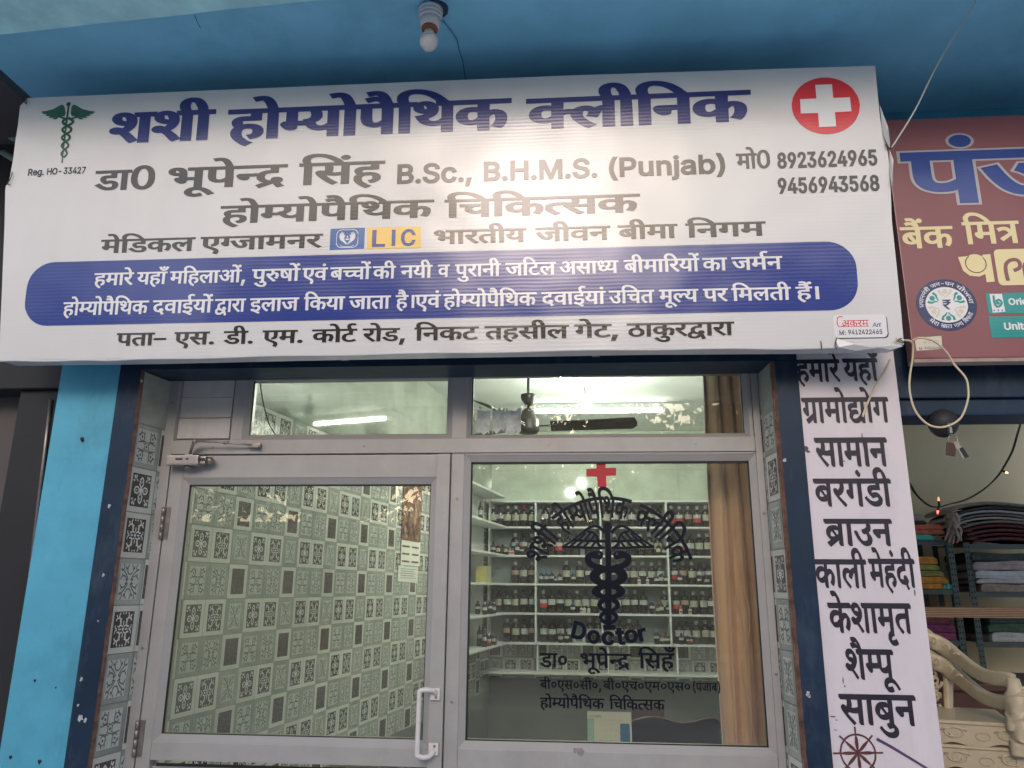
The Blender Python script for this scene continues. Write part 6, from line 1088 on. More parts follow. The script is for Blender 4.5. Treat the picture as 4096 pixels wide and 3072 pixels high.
# desk with calendar, note pad and the chair behind
dk = thing('reception_desk', 'grey reception desk just inside the glazed front', 'desk', (.6, .95, 0))
mb = MB(); mb.box(.1, 1.0, .62, 1.25, .93, .955, bev=.004); mb.build('top', M['desk'], dk)
mb = MB(); mb.box(.12, .98, .66, .68, 0, .929); mb.build('front_panel', M['desk'], dk)
mb = MB(); mb.box(.12, .14, .681, 1.22, 0, .929); mb.build('side_panel', M['desk'], dk)
mb = MB(); mb.box(.96, .98, .681, 1.22, 0, .929); mb.build('side_panel', M['desk'], dk)
ca = thing('desk_calendar', 'white spiral desk calendar with a blue panel standing on the desk', 'calendar', (.52, .9, .9555))
yc = .88; tlc = ony(2349, 2845, yc); brc = ony(2528, 2980, yc)
x0, x1, zt_ = tlc.x, brc.x, tlc.z; zb2 = .9557
cd_ = Vector((0, -.035, -(zt_ - zb2))).normalized(); FC = Frame((x0, yc - .03, zb2), (1, 0, 0), (0, .030, zt_ - zb2), (0, -(zt_ - zb2), .030)); Hc = math.hypot(.03, zt_ - zb2); Wc = x1 - x0
mb = MB(); mb.prism([FC.p(0, 0), FC.p(Wc, 0), FC.p(Wc, Hc), FC.p(0, Hc)], FC.n * -.003); mb.prism([FC.p(0, Hc - .001, -.004), FC.p(Wc, Hc - .001, -.004), Vector((x1, yc + .05, zb2)), Vector((x0, yc + .05, zb2))], (0, .003, 0)); mb.build('card', M['paper'], ca)
mb = MB(); mb.face([FC.p(.0, .0, .0006), FC.p(.028, .0, .0006), FC.p(.028, Hc - .028, .0006), FC.p(0, Hc - .028, .0006)]); mb.build('teal_column', M['printteal'], ca)
mb = MB(); mb.prism([FC.p(a, b, .0006) for a, b in rrect(Wc - .048, Wc - .008, .03, Hc - .045, .004)], FC.n * .0004); mb.build('blue_panel', M['printblue'], ca)
cs = fitted_word('OCTOBER', .008, .058, Hc - .024, Hc - .015, None, (30, 30))
for k, d_ in enumerate(('Sun', 'Mon', 'Tue', 'Wed', 'Thu', 'Fri', 'Sat')): cs += fitted_word(d_, .010 + k * .0205, .010 + k * .0205 + .012, Hc - .0345, Hc - .029, seg=2)
d0 = 0
for n_ in range(1, 32):
    k = (n_ + 2) % 7; r_ = (n_ + 2) // 7; cs += fitted_word(str(n_), .012 + k * .0205, .012 + k * .0205 + (.003 if n_ < 10 else .006), Hc - .052 - r_ * .0215, Hc - .046 - r_ * .0215, seg=2)
flat_shape(FC, cs, 'lettering', M['printgrey'], ca, .0012)
mb = MB()
for i in range(26):
    x = .004 + (Wc - .008) * i / 25; c = FC.p(x, Hc - .001, -.001); mb.tube([c + Vector((0, .004 * math.cos(a), .004 * math.sin(a))) for a in [q * .9 for q in range(8)]], .0006, seg=4)
mb.build('spiral_binding', M['capw'], ca)
pd = ony(2320, 2950, .82); mb = MB(); mb.prism([Vector((pd.x - .05, .78, .9557)), Vector((pd.x + .045, .80, .9557)), Vector((pd.x + .04, .86, .9557)), Vector((pd.x - .045, .87, .9557))], (0, 0, .03)); tag(mb.build('note_pad', M['paper']), 'cream note pad lying on the desk left of the calendar', 'note pad')
def wavy_chair(x0, x1, y, ztop, label, m, name):
    t = thing(name, label, 'chair', ((x0 + x1) / 2, y, 0), None)
    n = 40; top = [Vector((x0 + (x1 - x0) * i / n, y, ztop - .012 - .014 * math.cos(i / n * 6.283 * 1.5 + .6) - .10 * max(0, (abs(i / n - .5) - .44) / .06) ** 2 * .25)) for i in range(n + 1)]
    mb = MB(); mb.prism(top + [Vector((x1, y, .52)), Vector((x0, y, .52))], (0, .045, 0)); mb.build('backrest', M[m], t)
    mb = MB(); mb.tube([p + Vector((0, -.002, .002)) for p in top], .007, seg=8); mb.build('piping', M['brownwood'], t)
    mb = MB(); mb.box(x0 + .02, x1 - .02, y - .46, y - .001, .42, .50, bev=.015); mb.build('seat', M[m], t)
    for lx in (x0 + .03, x1 - .03):
        for ly in (y - .43, y + .02):
            mb = MB(); mb.box(lx - .018, lx + .018, ly - .018, ly + .018, .001, .419); mb.build('leg', M['brownwood'], t)
cb0 = ony(2515, 2870, 1.85); cb1 = ony(2880, 2900, 1.85)
wavy_chair(cb0.x, cb1.x, 1.85, cb0.z, 'black leatherette chair with a scalloped top rail behind the desk', 'leather', 'office_chair')
mb = MB(); a_ = ony(2527, 2825, 2.6); b2_ = ony(2658, 2825, 2.6); t = thing('brown_chair', 'dark brown chair back farther inside behind the black scalloped chair', 'chair', (a_.x, 2.6, 0))
mb.box(a_.x, b2_.x, 2.6, 2.64, .45, a_.z, bev=.012); mb.build('backrest', M['brownwood'], t)
mb = MB(); mb.box(a_.x, b2_.x, 2.2, 2.599, .42, .47, bev=.01); mb.build('seat', M['brownwood'], t)
for lx in (a_.x + .02, b2_.x - .02):
    for ly in (2.23, 2.58):
        mb = MB(); mb.box(lx - .015, lx + .015, ly - .015, ly + .015, .001, .419); mb.build('leg', M['brownwood'], t)
# wall calendar, its date pad and a notice on the tiled wall
def onwall(x, y): q = onp(600 + x * .7365, 1850 + y * .7365, FL.o, FL.n) - FL.o; return (q.dot(FL.x), q.dot(FL.z))
wc = thing('wall_calendar', 'long wall calendar with a brown picture and date pad on the tiles', 'calendar', tuple(FL.p(2.6, 1.9, .01)))
a0 = onwall(1366, 300)[0]; a1 = onwall(1468, 300)[0]; zt3 = 2.36; zm = onwall(1400, 425)[1]; zb3 = onwall(1400, 560)[1]; zc3 = onwall(1400, 655)[1]
mb = MB(); mb.prism([FL.p(a0, zm, .004), FL.p(a1, zm, .004), FL.p(a1, zt3, .004), FL.p(a0, zt3, .004)], FL.n * .003)
rnd = random.Random(31)
for k in range(46):
    ca_, cz2 = a0 + (a1 - a0) * rnd.uniform(.08, .92), zm + (zt3 - zm) * rnd.uniform(.03, .97); ra, rb = (a1 - a0) * rnd.uniform(.03, .09), rnd.uniform(.008, .035)
    mb.face([FL.p(min(a1, max(a0, ca_ + ra * math.cos(q * .7) * rnd.uniform(.8, 1.1))), min(zt3, max(zm, cz2 + rb * math.sin(q * .7))), .0076 + .00004 * k) for q in range(9)], 1 + k % 3)
mb.build('picture_sheet', [M['poster'], M['brownwood'], M['labo'], M['rail']], wc)
mb = MB(); mb.prism([FL.p(a0, zb3, .004), FL.p(a1, zb3, .004), FL.p(a1, zm - .002, .004), FL.p(a0, zm - .002, .004)], FL.n * .004, 0)
for r_ in range(3):
    for q_ in range(2):
        b0 = zb3 + (zm - zb3) * (.12 + .3 * r_); mb.face([FL.p(a0 + (a1 - a0) * (.05 + .5 * q_), b0, .0086), FL.p(a0 + (a1 - a0) * (.42 + .5 * q_), b0, .0086), FL.p(a0 + (a1 - a0) * (.42 + .5 * q_), b0 + .012, .0086), FL.p(a0 + (a1 - a0) * (.05 + .5 * q_), b0 + .012, .0086)], 1)
mb.build('date_pad', [M['paper'], M['poster']], wc)
mb = MB(); mb.prism([FL.p(a0 - .03, zc3 + .01, .003), FL.p(a1 - .02, zc3, .003), FL.p(a1 - .02, zb3 - .006, .003), FL.p(a0 - .03, zb3 - .002, .003)], FL.n * .002, 0)
for k in range(5): mb.face([FL.p(a0 + .01, zb3 - .02 - k * .014, .0056), FL.p(a1 - .06 - .03 * (k % 2), zb3 - .021 - k * .014, .0056), FL.p(a1 - .06 - .03 * (k % 2), zb3 - .026 - k * .014, .0056), FL.p(a0 + .01, zb3 - .025 - k * .014, .0056)], 1)
tag(mb.build('paper_notice', [M['paper'], M['printgrey']]), 'white printed notice pinned below the wall calendar', 'notice')
# loose cable with a yellow plug near the left transom
mb = MB(); W3 = [ony(900 + .452 * x, 1400 + .452 * y, .10) for x, y in ((310, 280), (330, 420), (340, 470), (365, 570), (400, 670), (455, 755), (520, 770), (545, 775))]
t = thing('loose_cable', 'thin twisted cable dangling inside the left transom with a yellow connector', 'cable', tuple(W3[3]))
mb.tube(spline(W3, 6), .0026, seg=6); mb.build('wire', M['wire'], t)
mb = MB(); p = W3[5]; mb.box(p.x - .002, p.x + .016, p.y - .006, p.y + .006, p.z - .010, p.z + .003, bev=.002); p = W3[7]; mb.box(p.x - .010, p.x + .008, p.y - .006, p.y + .006, p.z - .010, p.z + .008, bev=.002); mb.build('connector', M['yellow'], t)

# ---------------------------------------------------------------- main signboard, its top leaning forward 3.5 degrees
ta = R(3.5)
FSG = Frame((0, -.35, 2.37), (1, 0, 0), (0, -math.sin(ta), math.cos(ta)), (0, -math.cos(ta), -math.sin(ta)))
US = lambda u, v: FSG.uv(u, v)
sg = thing('main_signboard', 'large white clinic signboard with blue title, red cross badge and blue banner', 'signboard', (0, -.35, 2.37))
rnd = random.Random(4)
out = [US(*p) for p in ((-5, 1441), (600, 1433), (1200, 1419), (1900, 1406), (2600, 1394), (3200, 1390), (3590, 1385), (3616, 1378), (3598, 1180), (3580, 1000), (3567, 880), (3563, 760), (3560, 690), (3551, 612), (3540, 560), (3520, 470), (3513, 400), (3500, 263), (2300, 301), (1400, 338), (112, 392), (80, 424), (72, 500), (61, 567), (52, 640), (40, 705), (34, 735), (24, 742), (21, 761), (18, 900), (6, 1200))]
mb = MB(); D = .085
mb.prism([FSG.p(a, b) for a, b in out], FSG.n * -D); mb.build('face_panel', M['flexwhite'], sg)
# folded lip of the sheet along the bottom edge
mb = MB(); lo = [US(u, v) for u, v in ((0, 1441), (300, 1439), (600, 1433), (1200, 1419), (1900, 1406), (2600, 1394), (3200, 1390), (3590, 1385))]
pts = [FSG.p(a, b, .001) for a, b in spline([(a, b, 0) for a, b in lo], 8) for a, b in [(a, b)]] if False else [FSG.p(p.x, p.y - .001 + .0015 * math.sin(i * .9), -.004) for i, p in enumerate(spline([(a, b, 0) for a, b in lo], 8))]
mb.tube(pts, .0045, seg=6); mb.build('folded_hem', M['flexwhite'], sg)
def sw(items, mtl, bold, head=None, name='lettering', parent=None, h=.0012, nib=None):
    """items: word, x-left, x-right, (ul, v_head_l, ur, v_head_r), (ul, v_base_l, ur, v_base_r)"""
    cs = []
    for wd, xl, xr, hl, bl in items:
        um = (xl + xr) / 2
        vh = hl[1] + (hl[3] - hl[1]) * (um - hl[0]) / (hl[2] - hl[0]); vb = bl[1] + (bl[3] - bl[1]) * (um - bl[0]) / (bl[2] - bl[0])
        a = US(xl, (vh + vb) / 2)[0]; b = US(xr, (vh + vb) / 2)[0]
        cs += fitted_word(wd, a, b, US(um, vb)[1], US(um, vh)[1], head, bold, nib, 5)
    return flat_shape(FSG, cs, name, mtl, parent or sg, h)
HL, BL = (910, 438, 3006, 363), (598, 566, 2942, 485)
sw([('शशी', 439, 860, HL, BL), ('होम्योपैथिक', 910, 2046, HL, BL), ('क्लीनिक', 2103, 3006, HL, BL)], M['titleink'], (50, 18), 632)
HL, BL = (380, 685, 1539, 643), (532, 757, 1396, 733.6)
sw([('डा0', 379, 619, HL, BL), ('भूपेन्द्र', 672, 1149, HL, BL), ('सिंह', 1195, 1539, HL, BL)], M['ink'], (36, 13), 630)
HL, BL = (1590, 659.5, 2480, 632), (1590, 733.6, 2480, 704.5)
for it in (('B.Sc.,', 1589, 1887, HL, BL), ('B.H.M.S.', 1935, 2389, HL, BL), ('(Punjab)', 2435, 2900, HL, BL)): sw([it], M['ink'], (36, 32), 750)
sw([('मो0', 2944, 3080, (2944, 618, 3040, 612), (2944, 678, 3040, 671.6))], M['ink'], (30, 16), 630)
sw([('8923624965', 3108, 3508, (3108, 613, 3508, 600), (3108, 673, 3508, 659))], M['ink'], (52, 34), 750)
sw([('9456943568', 3110, 3517, (3110, 713, 3517, 703), (3110, 773, 3517, 762))], M['ink'], (52, 34), 750)
HL, BL = (882, 824, 2561, 777), (1018, 889, 2480, 850)
sw([('होम्योपैथिक', 882, 1736, HL, BL), ('चिकित्सक', 1777, 2561, HL, BL)], M['ink'], (36, 13), 630)
HL, BL = (403, 960, 3063, 886), (470, 1011, 3050, 942)
sw([('मेडिकल', 403, 780, HL, BL), ('एग्जामनर', 801, 1291, HL, BL)], M['ink'], (32, 12), 630)
sw([('भारतीय', 1735, 2106, HL, BL), ('जीवन', 2140, 2441, HL, BL), ('बीमा', 2470, 2710, HL, BL), ('निगम', 2741, 3063, HL, BL)], M['ink'], (32, 12), 630)
# blue banner
bl_ = US(99, 1210); q1 = US(209, 1049); q2 = US(165, 1304); q3 = US(3308, 966); q4 = US(3433, 1156); q5 = US(3352, 1241)
zt_ = (q1[1] + q3[1]) / 2; zb_ = (q2[1] + q5[1]) / 2; x0 = bl_[0]; x1 = q4[0]; r_ = (zt_ - zb_) * .36
tl_, tr_ = q1[1], q3[1]; blz, brz = q2[1], q5[1]
pill = rrect(x0, x1, 0, 1, .0001, 1)
rr_ = rrect(x0, x1, zb_, zt_, (zt_ - zb_) * .40, 10)
def shear(p):
    t = (p[0] - x0) / (x1 - x0); s = (p[1] - zb_) / (zt_ - zb_)
    return (p[0], (blz + (brz - blz) * t) * (1 - s) + (tl_ + (tr_ - tl_) * t) * s)
bn = flat_shape(FSG, [[shear(p) for p in rr_]], 'blue_banner', M['blueink'], sg, .0008)
HL, BL = (380, 1094, 3129, 1025), (443, 1141, 3115, 1076)
sw([('हमारे', 377, 535, HL, BL), ('यहाँ', 548, 674, HL, BL), ('महिलाओं,', 680, 982, HL, BL), ('पुरुषों', 1008, 1201, HL, BL), ('एवं', 1209, 1311, HL, BL), ('बच्चों', 1320, 1484, HL, BL), ('की', 1491, 1584, HL, BL), ('नयी', 1602, 1730, HL, BL), ('व', 1751, 1798, HL, BL), ('पुरानी', 1819, 2004, HL, BL), ('जटिल', 2020, 2224, HL, BL), ('असाध्य', 2236, 2474, HL, BL), ('बीमारियों', 2494, 2798, HL, BL), ('का', 2808, 2908, HL, BL), ('जर्मन', 2925, 3129, HL, BL)], M['whiteink'], (25, 11), 630, parent=bn, h=.0016)
HL, BL = (253, 1210, 3163, 1148.5), (310, 1261, 3155, 1199)
sw([('होम्योपैथिक', 253, 594, HL, BL), ('दवाईयों', 611, 851, HL, BL), ('द्वारा', 859, 983, HL, BL), ('इलाज', 1000, 1196, HL, BL), ('किया', 1215, 1380, HL, BL), ('जाता', 1396, 1563, HL, BL), ('है', 1582, 1634, HL, BL), ('।', 1646, 1657, HL, BL), ('एवं', 1659, 1763, HL, BL), ('होम्योपैथिक', 1773, 2146, HL, BL), ('दवाईयां', 2165, 2422, HL, BL), ('उचित', 2434, 2616, HL, BL), ('मूल्य', 2635, 2793, HL, BL), ('पर', 2811, 2911, HL, BL), ('मिलती', 2925, 3163, HL, BL), ('हैं', 3182, 3249, HL, BL), ('।', 3260, 3275, HL, BL)], M['whiteink'], (25, 11), 630, parent=bn, h=.0016)
HL, BL = (465, 1333.6, 2937, 1286.7), (500, 1383, 2926, 1340)
sw([('पता–', 465, 665, HL, BL), ('एस.', 696, 858, HL, BL), ('डी.', 894, 1013, HL, BL), ('एम.', 1049, 1212, HL, BL), ('कोर्ट', 1247, 1428, HL, BL), ('रोड,', 1450, 1621, HL, BL), ('निकट', 1657, 1915, HL, BL), ('तहसील', 1937, 2277, HL, BL), ('गेट,', 2296, 2472, HL, BL), ('ठाकुरद्वारा', 2507, 2937, HL, BL)], M['ink'], (32, 12), 630)
HL, BL = (113, 677, 343, 668), (113, 702, 343, 693)
sw([('Reg.', 113, 177, HL, BL), ('HO-', 189, 246, HL, BL), ('33427', 255, 343, HL, BL)], M['ink'], (34, 30), 750)
# insurance logo: blue tile with two hands round a lamp, yellow tile with three letters
lg = flat_shape(FSG, [cw([US(1322, 916), US(1460, 911), US(1456, 995), US(1318, 1000)])], 'logo_tile', M['skyink'], sg, .0008)
cxl, czl = US(1389, 955); px = abs(US(1400, 955)[0] - US(1300, 955)[0]) / 100
oct_ = rrect(-44, 44, -38, 38, 22, 6)
ring = [(cxl + a * px, czl + b * px) for a, b in oct_]; ring2 = [(cxl + a * .94 * px, czl + b * .94 * px) for a, b in oct_][::-1]
hands = [ring, ring2]
for s in (1, -1):
    q = [(6, -22), (16, -14), (28, -4), (32, 8), (30, 20), (26, 26), (25, 14), (23, 28), (20, 28), (19.5, 14), (17, 26), (14, 24), (15, 10), (11, 18), (9, 14), (12, 2), (10, -8), (2, -18), (3, -26)]
    hands.append(cw([(cxl + s * a * px, czl + b * px) for a, b in q]))
hands.append(cw([(cxl + a * px, czl + b * px) for a, b in ((-9, 0), (9, 0), (4, -6), (-4, -6))])); hands.append(cw([(cxl + a * px, czl + b * px) for a, b in ((0, 14), (3, 6), (0, 2), (-3, 6))]))
hands.append(cw([(cxl + a * px, czl + b * px) for a, b in ((-28, -27), (-14, -32), (14, -32), (28, -27), (27, -30), (14, -35), (-14, -35), (-27, -30))]))
flat_shape(FSG, hands, 'hands_emblem', M['whiteink'], lg, .0012)
lg2 = flat_shape(FSG, [cw([US(1468, 911), US(1683, 906), US(1683, 992), US(1466, 997)])], 'logo_tile', M['yellowink'], sg, .0008)
HL, BL = (1488, 921, 1662, 917), (1488, 987, 1662, 981)
for it in (('L', 1488, 1541, HL, BL), ('C', 1604, 1662, HL, BL)): sw([it], M['bankblue'], (36, 30), 770, parent=lg2, h=.0013)
flat_shape(FSG, [cw([US(1567, 919), US(1582, 919), US(1581, 984), US(1566, 985)])], 'lettering', M['bankblue'], lg2, .0013)
# round red badge with a white cross
cxb, czb = US(3302, 423); rb = abs(US(3438, 423)[0] - US(3165, 423)[0]) / 2; rz = abs(US(3302, 309)[1] - US(3302, 537)[1]) / 2
bd = flat_shape(FSG, [ell(cxb, czb, rb, rz, 56)], 'red_badge', M['redink'], sg, .0008)
U3 = lambda x, y: US(2300 + .633 * x, 200 + .633 * y)
flat_shape(FSG, [cw([U3(*p) for p in ((1517, 222), (1621, 218), (1630, 304), (1735, 300), (1745, 388), (1640, 394), (1648, 484), (1542, 488), (1534, 399), (1426, 402), (1420, 312), (1524, 308))])], 'white_cross', M['whiteink'], bd, .0012)
# green winged staff
U1 = lambda x, y: US(.633 * x, 300 + .633 * y)
sx = abs(US(300, 500)[0] - US(200, 500)[0]) / 100 * .633
g1 = [ell(*U1(434, 186), 14 * sx, n=14), cw([U1(428, 198), U1(440, 198), U1(428, 290), U1(396, 556), U1(388, 556), U1(416, 290)])]
g2 = []
for s in (1, -1):
    cxw = 430
    def X(a): return cxw + s * (a - cxw)
    top = [(446, 240), (452, 200), (464, 188), (480, 192), (520, 215), (560, 226), (600, 232), (588, 246), (565, 250), (575, 258), (545, 262), (552, 272), (520, 272), (528, 282), (500, 280), (490, 268), (466, 262), (452, 262)]
    g2.append(cw([U1(X(a), b) for a, b in top]))
    for a0, b0, a1, b1 in ((470, 214, 575, 238), (470, 228, 552, 254), (468, 242, 528, 268)): pass
def snake(ph):
    pts = []
    for i in range(61):
        t = i / 60; y = 272 + t * 250; cx = 432 - (y - 272) * .118 + 0; amp = 34 * (1 - t) + 16 * t
        pts.append(U1(cx + amp * math.sin(t * 3.14159 * 5 + ph) * 1.0, y))
    return cw(ribbon(pts, 17 * sx, 11 * sx))
g1 += [snake(0), snake(math.pi)]
for s in (1, -1):
    g1.append(cw(ribbon(strokes2([U1(432 + s * 4, 282), U1(432 + s * 30, 274), U1(432 + s * 58, 262), U1(432 + s * 62, 246), U1(432 + s * 40, 242), U1(432 + s * 22, 250)], 5), 13 * sx, 8 * sx)))
flat_shape(FSG, g1, 'staff_emblem', M['greenink'], sg, .0012); flat_shape(FSG, g2, 'wing_emblem', M['leafink'], sg, .0009)
# maker's sticker
U6b = lambda x, y: US(2400 + .5877 * x, 850 + .5877 * y)
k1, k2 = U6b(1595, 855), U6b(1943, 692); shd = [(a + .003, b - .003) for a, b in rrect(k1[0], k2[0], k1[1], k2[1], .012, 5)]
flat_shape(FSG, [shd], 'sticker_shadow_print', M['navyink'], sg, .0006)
stk = flat_shape(FSG, [rrect(k1[0], k2[0], k1[1], k2[1], .012, 5)], 'makers_sticker', M['whiteink'], sg, .001)
ac = fitted_word('अकरम', US(3366, 1300)[0], US(3474, 1300)[0], US(3420, 1306)[1], US(3420, 1281)[1], 630, (2, 0)) + [cw(ribbon(strokes2([U6b(1650, 712), U6b(1622, 712), U6b(1612, 745), U6b(1625, 778), U6b(1660, 770)], 5), .003, .002))] + [cw(ribbon([U6b(1650, 778), U6b(1828, 774)], .0018))]
flat_shape(FSG, ac, 'lettering', M['redink'], stk, .0014)
flat_shape(FSG, fitted_word('Art', US(3487, 1300)[0], US(3521, 1300)[0], US(3500, 1308)[1], US(3500, 1291)[1], 750, (14, 14), slant=.2), 'lettering', M['bankblue'], stk, .0014)
flat_shape(FSG, fitted_word('M:', US(3356, 1330)[0], US(3382, 1330)[0], US(3370, 1340)[1], US(3370, 1322)[1], 750, (26, 26)) + fitted_word('9412422465', US(3392, 1330)[0], US(3528, 1330)[0], US(3460, 1337)[1], US(3460, 1319)[1], 750, (22, 22)), 'lettering', M['navyink'], stk, .0014)
# wrinkled wrap, twine ties and the torn flap on the right edge
mb = MB()
for q in (((3516, 420), (3545, 520), (3560, 590), (3548, 600), (3530, 540)), ((3556, 600), (3566, 650), (3570, 720), (3560, 760), (3556, 690))):
    P = [FSG.p(*US(*p), .004 + .012 * (i % 2)) for i, p in enumerate(q)]; c = sum(P, Vector()) / len(P) + FSG.n * .012
    for i in range(len(P)): mb.face([P[i], P[(i + 1) % len(P)], c], 0, True)
    mb.build('wrinkled_flap', M['flexwhite'], sg); mb = MB()
for q in (((3338, 1352), (3350, 1392), (3420, 1404), (3500, 1396), (3440, 1372), (3400, 1378)), ((3500, 1388), (3560, 1402), (3612, 1386), (3560, 1376))):
    P = [FSG.p(*US(*p), .002 + .008 * (i % 2)) for i, p in enumerate(q)]; c = sum(P, Vector()) / len(P) + FSG.n * .010
    for i in range(len(P)): mb.face([P[i], P[(i + 1) % len(P)], c], 0, True)
    mb.build('wrinkled_flap', M['flexwhite'], sg); mb = MB()
for q in (((3537, 582), (3548, 590), (3556, 600), (3562, 592), (3556, 584), (3546, 600)), ((3280, 1366), (3284, 1385), (3282, 1402)), ((3345, 1352), (3338, 1380), (3346, 1400)), ((3585, 1356), (3600, 1362), (3612, 1372), (3598, 1370), (3588, 1358), (3606, 1356)), ((85, 396), (100, 408), (110, 420), (108, 400), (98, 392)), ((54, 690), (46, 720), (34, 738), (46, 742))):
    mb = MB(); mb.tube(spline([FSG.p(*US(*p), .006) for p in q], 4), .0016, seg=5); mb.build('twine_tie', M['wire'], sg)
mb = MB(); rnd = random.Random(9)   # steel frame behind
mb.box(-1.45, 1.33, -.262, -.24, 2.40, 2.425); mb.box(-1.45, 1.33, -.262, -.24, 3.15, 3.175)
for x in (-1.3, -.4, .45, 1.25): mb.box(x, x + .025, -.239, -.176, 2.40, 2.425); mb.box(x, x + .025, -.239, .084, 3.15, 3.175)
mb.build('angle_frame', M['steel'], sg)

# ---------------------------------------------------------------- painted white pillar
pw = thing('lettered_pillar', 'white painted pillar with a column of black hand lettering and a red wheel', 'pillar', (1.27, FY, 0))
mb = MB(); mb.box(XN3, XN4, FY, .10, 0, 2.469); mb.build('shaft', M['pillarw'], pw)
FP_ = Frame((0, FY, 0), (1, 0, 0), (0, 0, 1), (0, -1, 0)); UP = lambda u, v: FP_.uv(u, v)
PT = [(('हमारे', 3182, 3360), 1441, 1522, 1437), (('यहाँ', 3372, 3518), 1437, 1518, 1434), (('ग्रामोद्योग', 3207, 3556), 1593, 1684, 0), (('सामान', 3259, 3551), 1754, 1858, 0), (('बरगंडी', 3255, 3567), 1918, 2018, 0), (('ब्राउन', 3297, 3571), 2079, 2176, 0),
      (('काली', 3258, 3468), 2241, 2344, 0), (('मेहंदी', 3476, 3662), 2239, 2342, 0), (('केशामृत', 3313, 3647), 2416, 2524, 0), (('शैम्पू', 3381, 3592), 2601, 2710, 0), (('साबुन', 3358, 3666), 2782, 2892, 0)]
for (wd, a, b), vh, vb, _ in PT:
    um = (a + b) / 2
    cs = fitted_word(wd, UP(a, (vh + vb) / 2)[0], UP(b, (vh + vb) / 2)[0], UP(um, vb)[1], UP(um, vh)[1], 600, (2, 2), (45, -50), 4)
    flat_shape(FP_, cs, 'lettering', M['brush'], pw, .0012)
cw_ = UP(3431, 3012); rw = abs(UP(3504, 3012)[0] - UP(3358, 3012)[0]) / 2
wh = [ell(*cw_, rw, rw * 1.02, 40), ell(*cw_, rw * .90, rw * .92, 40, ccw=True)]
for k in range(8):
    a = R(45 * k + 2); ca_, sa = math.cos(a), math.sin(a); r2 = rw * (1.38 if k % 2 == 0 else 1.30)
    pts = [(cw_[0] + ca_ * r2 * t, cw_[1] + sa * r2 * t) for t in [i / 16 for i in range(17)]]
    wf = lambda t: rw * (.05 + .13 * max(0, math.sin(math.pi * min(1, t / .72))) + (.05 if t > .74 else 0))
    n = len(pts); L = []; Q = []
    for i, p in enumerate(pts):
        ww = wf(i / 16) * .5; L.append((p[0] - sa * ww, p[1] + ca_ * ww)); Q.append((p[0] + sa * ww, p[1] - ca_ * ww))
    wh.append(cw(L + Q[::-1]))
flat_shape(FP_, wh, 'wheel_emblem', M['brushred'], pw, .0012)
flat_shape(FP_, [cw(ribbon(strokes2([UP(3505, 2955), UP(3560, 2985), UP(3640, 3033), UP(3720, 3082)], 5), .0085, .006))], 'brush_stroke', M['brushviolet'], pw, .0012)
st = []
rnd = random.Random(3)
for u, v, w_, h_ in ((3372, 2720, 4, 26), (3378, 2745, 3, 12), (3330, 2866, 22, 5), (3340, 2920, 16, 4), (3447, 1745, 5, 34), (3458, 1763, 30, 10), (3658, 2370, 6, 30), (3222, 1795, 22, 30), (3232, 1806, 16, 14), (3376, 1845, 6, 6), (3345, 2880, 12, 3)):
    c = UP(u, v); k = 2.55 / 3088 / 2; st.append(cw([(c[0] + w_ * k * math.cos(6.28 * i / 10) * rnd.uniform(.6, 1.1), c[1] + h_ * k * math.sin(6.28 * i / 10) * rnd.uniform(.6, 1.1)) for i in range(10)]))
flat_shape(FP_, st, 'scuff_mark', mat('brown_scuff', (.12, .09, .08), .8, .2, .3, 60), pw, .0008)

# ---------------------------------------------------------------- maroon signboard of the neighbouring shop
YM = -.22; FM = Frame((0, YM, 0), (1, 0, 0), (0, 0, 1), (0, -1, 0)); UM = lambda u, v: FM.uv(u, v)
ms = thing('maroon_signboard', 'maroon bank service signboard with blue and cream lettering, right of the white sign', 'signboard', (2.5, YM, 2.8))
zb_, zt_ = 2.366, 3.222
mb = MB(); mb.box(1.460, 4.3, YM, YM + .048, zb_, zt_, bev=.003); mb.build('face_panel', M['maroon'], ms)
mb = MB(); mb.box(1.461, 4.3, YM + .002, YM + .046, zb_ - .012, zb_ - .0005); mb.build('pale_hem', mat('dusty_pale_edge', (.36, .27, .24), .7, .2, .2, 12), ms)
mb = MB()
for x in (1.6, 2.6, 3.8): mb.box(x, x + .025, YM + .049, .084, 3.12, 3.145); mb.box(x, x + .025, YM + .049, -.121, 2.39, 2.415)
mb.build('angle_frame', M['steel'], ms)
U7m = lambda x, y: UM(3400 + .663 * x, 400 + .663 * y)
def mword(wd, x0, x1, zb, zh, bold, head=620): return fitted_word(wd, x0, x1, zb, zh, head, bold, None, 5)
# पंजाब runs out of the picture to the right: scaled so that its first letter is as wide as seen
a = U7m(340, 470)[0]; pw_ = U7m(745, 470)[0] - a
cs0 = word_contours('पंजाब', (0, 0)); wfull = max(p[0] for c in cs0 for p in c)
zh, zb2_ = U7m(540, 318)[1], U7m(710, 612)[1]
for bold, m_, h_ in (((52, 44), 'greyink', .0008), ((30, 22), 'bankblue', .0013)):
    k = pw_ / 500
    cs = [[(a + p[0] * k, zb2_ + p[1] * (zh - zb2_) / 630) for p in c] for c in word_contours('पंजाब', bold, None, 5)]
    flat_shape(FM, cs, 'lettering_outline' if m_ == 'greyink' else 'lettering', M[m_], ms, h_)
cs = mword('बैंक', U7m(303, 0)[0] if False else UM(3601, 950)[0], UM(3814, 950)[0], UM(3700, 992)[1], UM(3700, 909)[1], (26, 12))
cs += mword('मित्र', UM(3850, 930)[0], UM(4080, 930)[0], UM(3960, 974)[1], UM(3960, 888)[1], (26, 12))
flat_shape(FM, cs, 'lettering', M['cream'], ms, .0012)
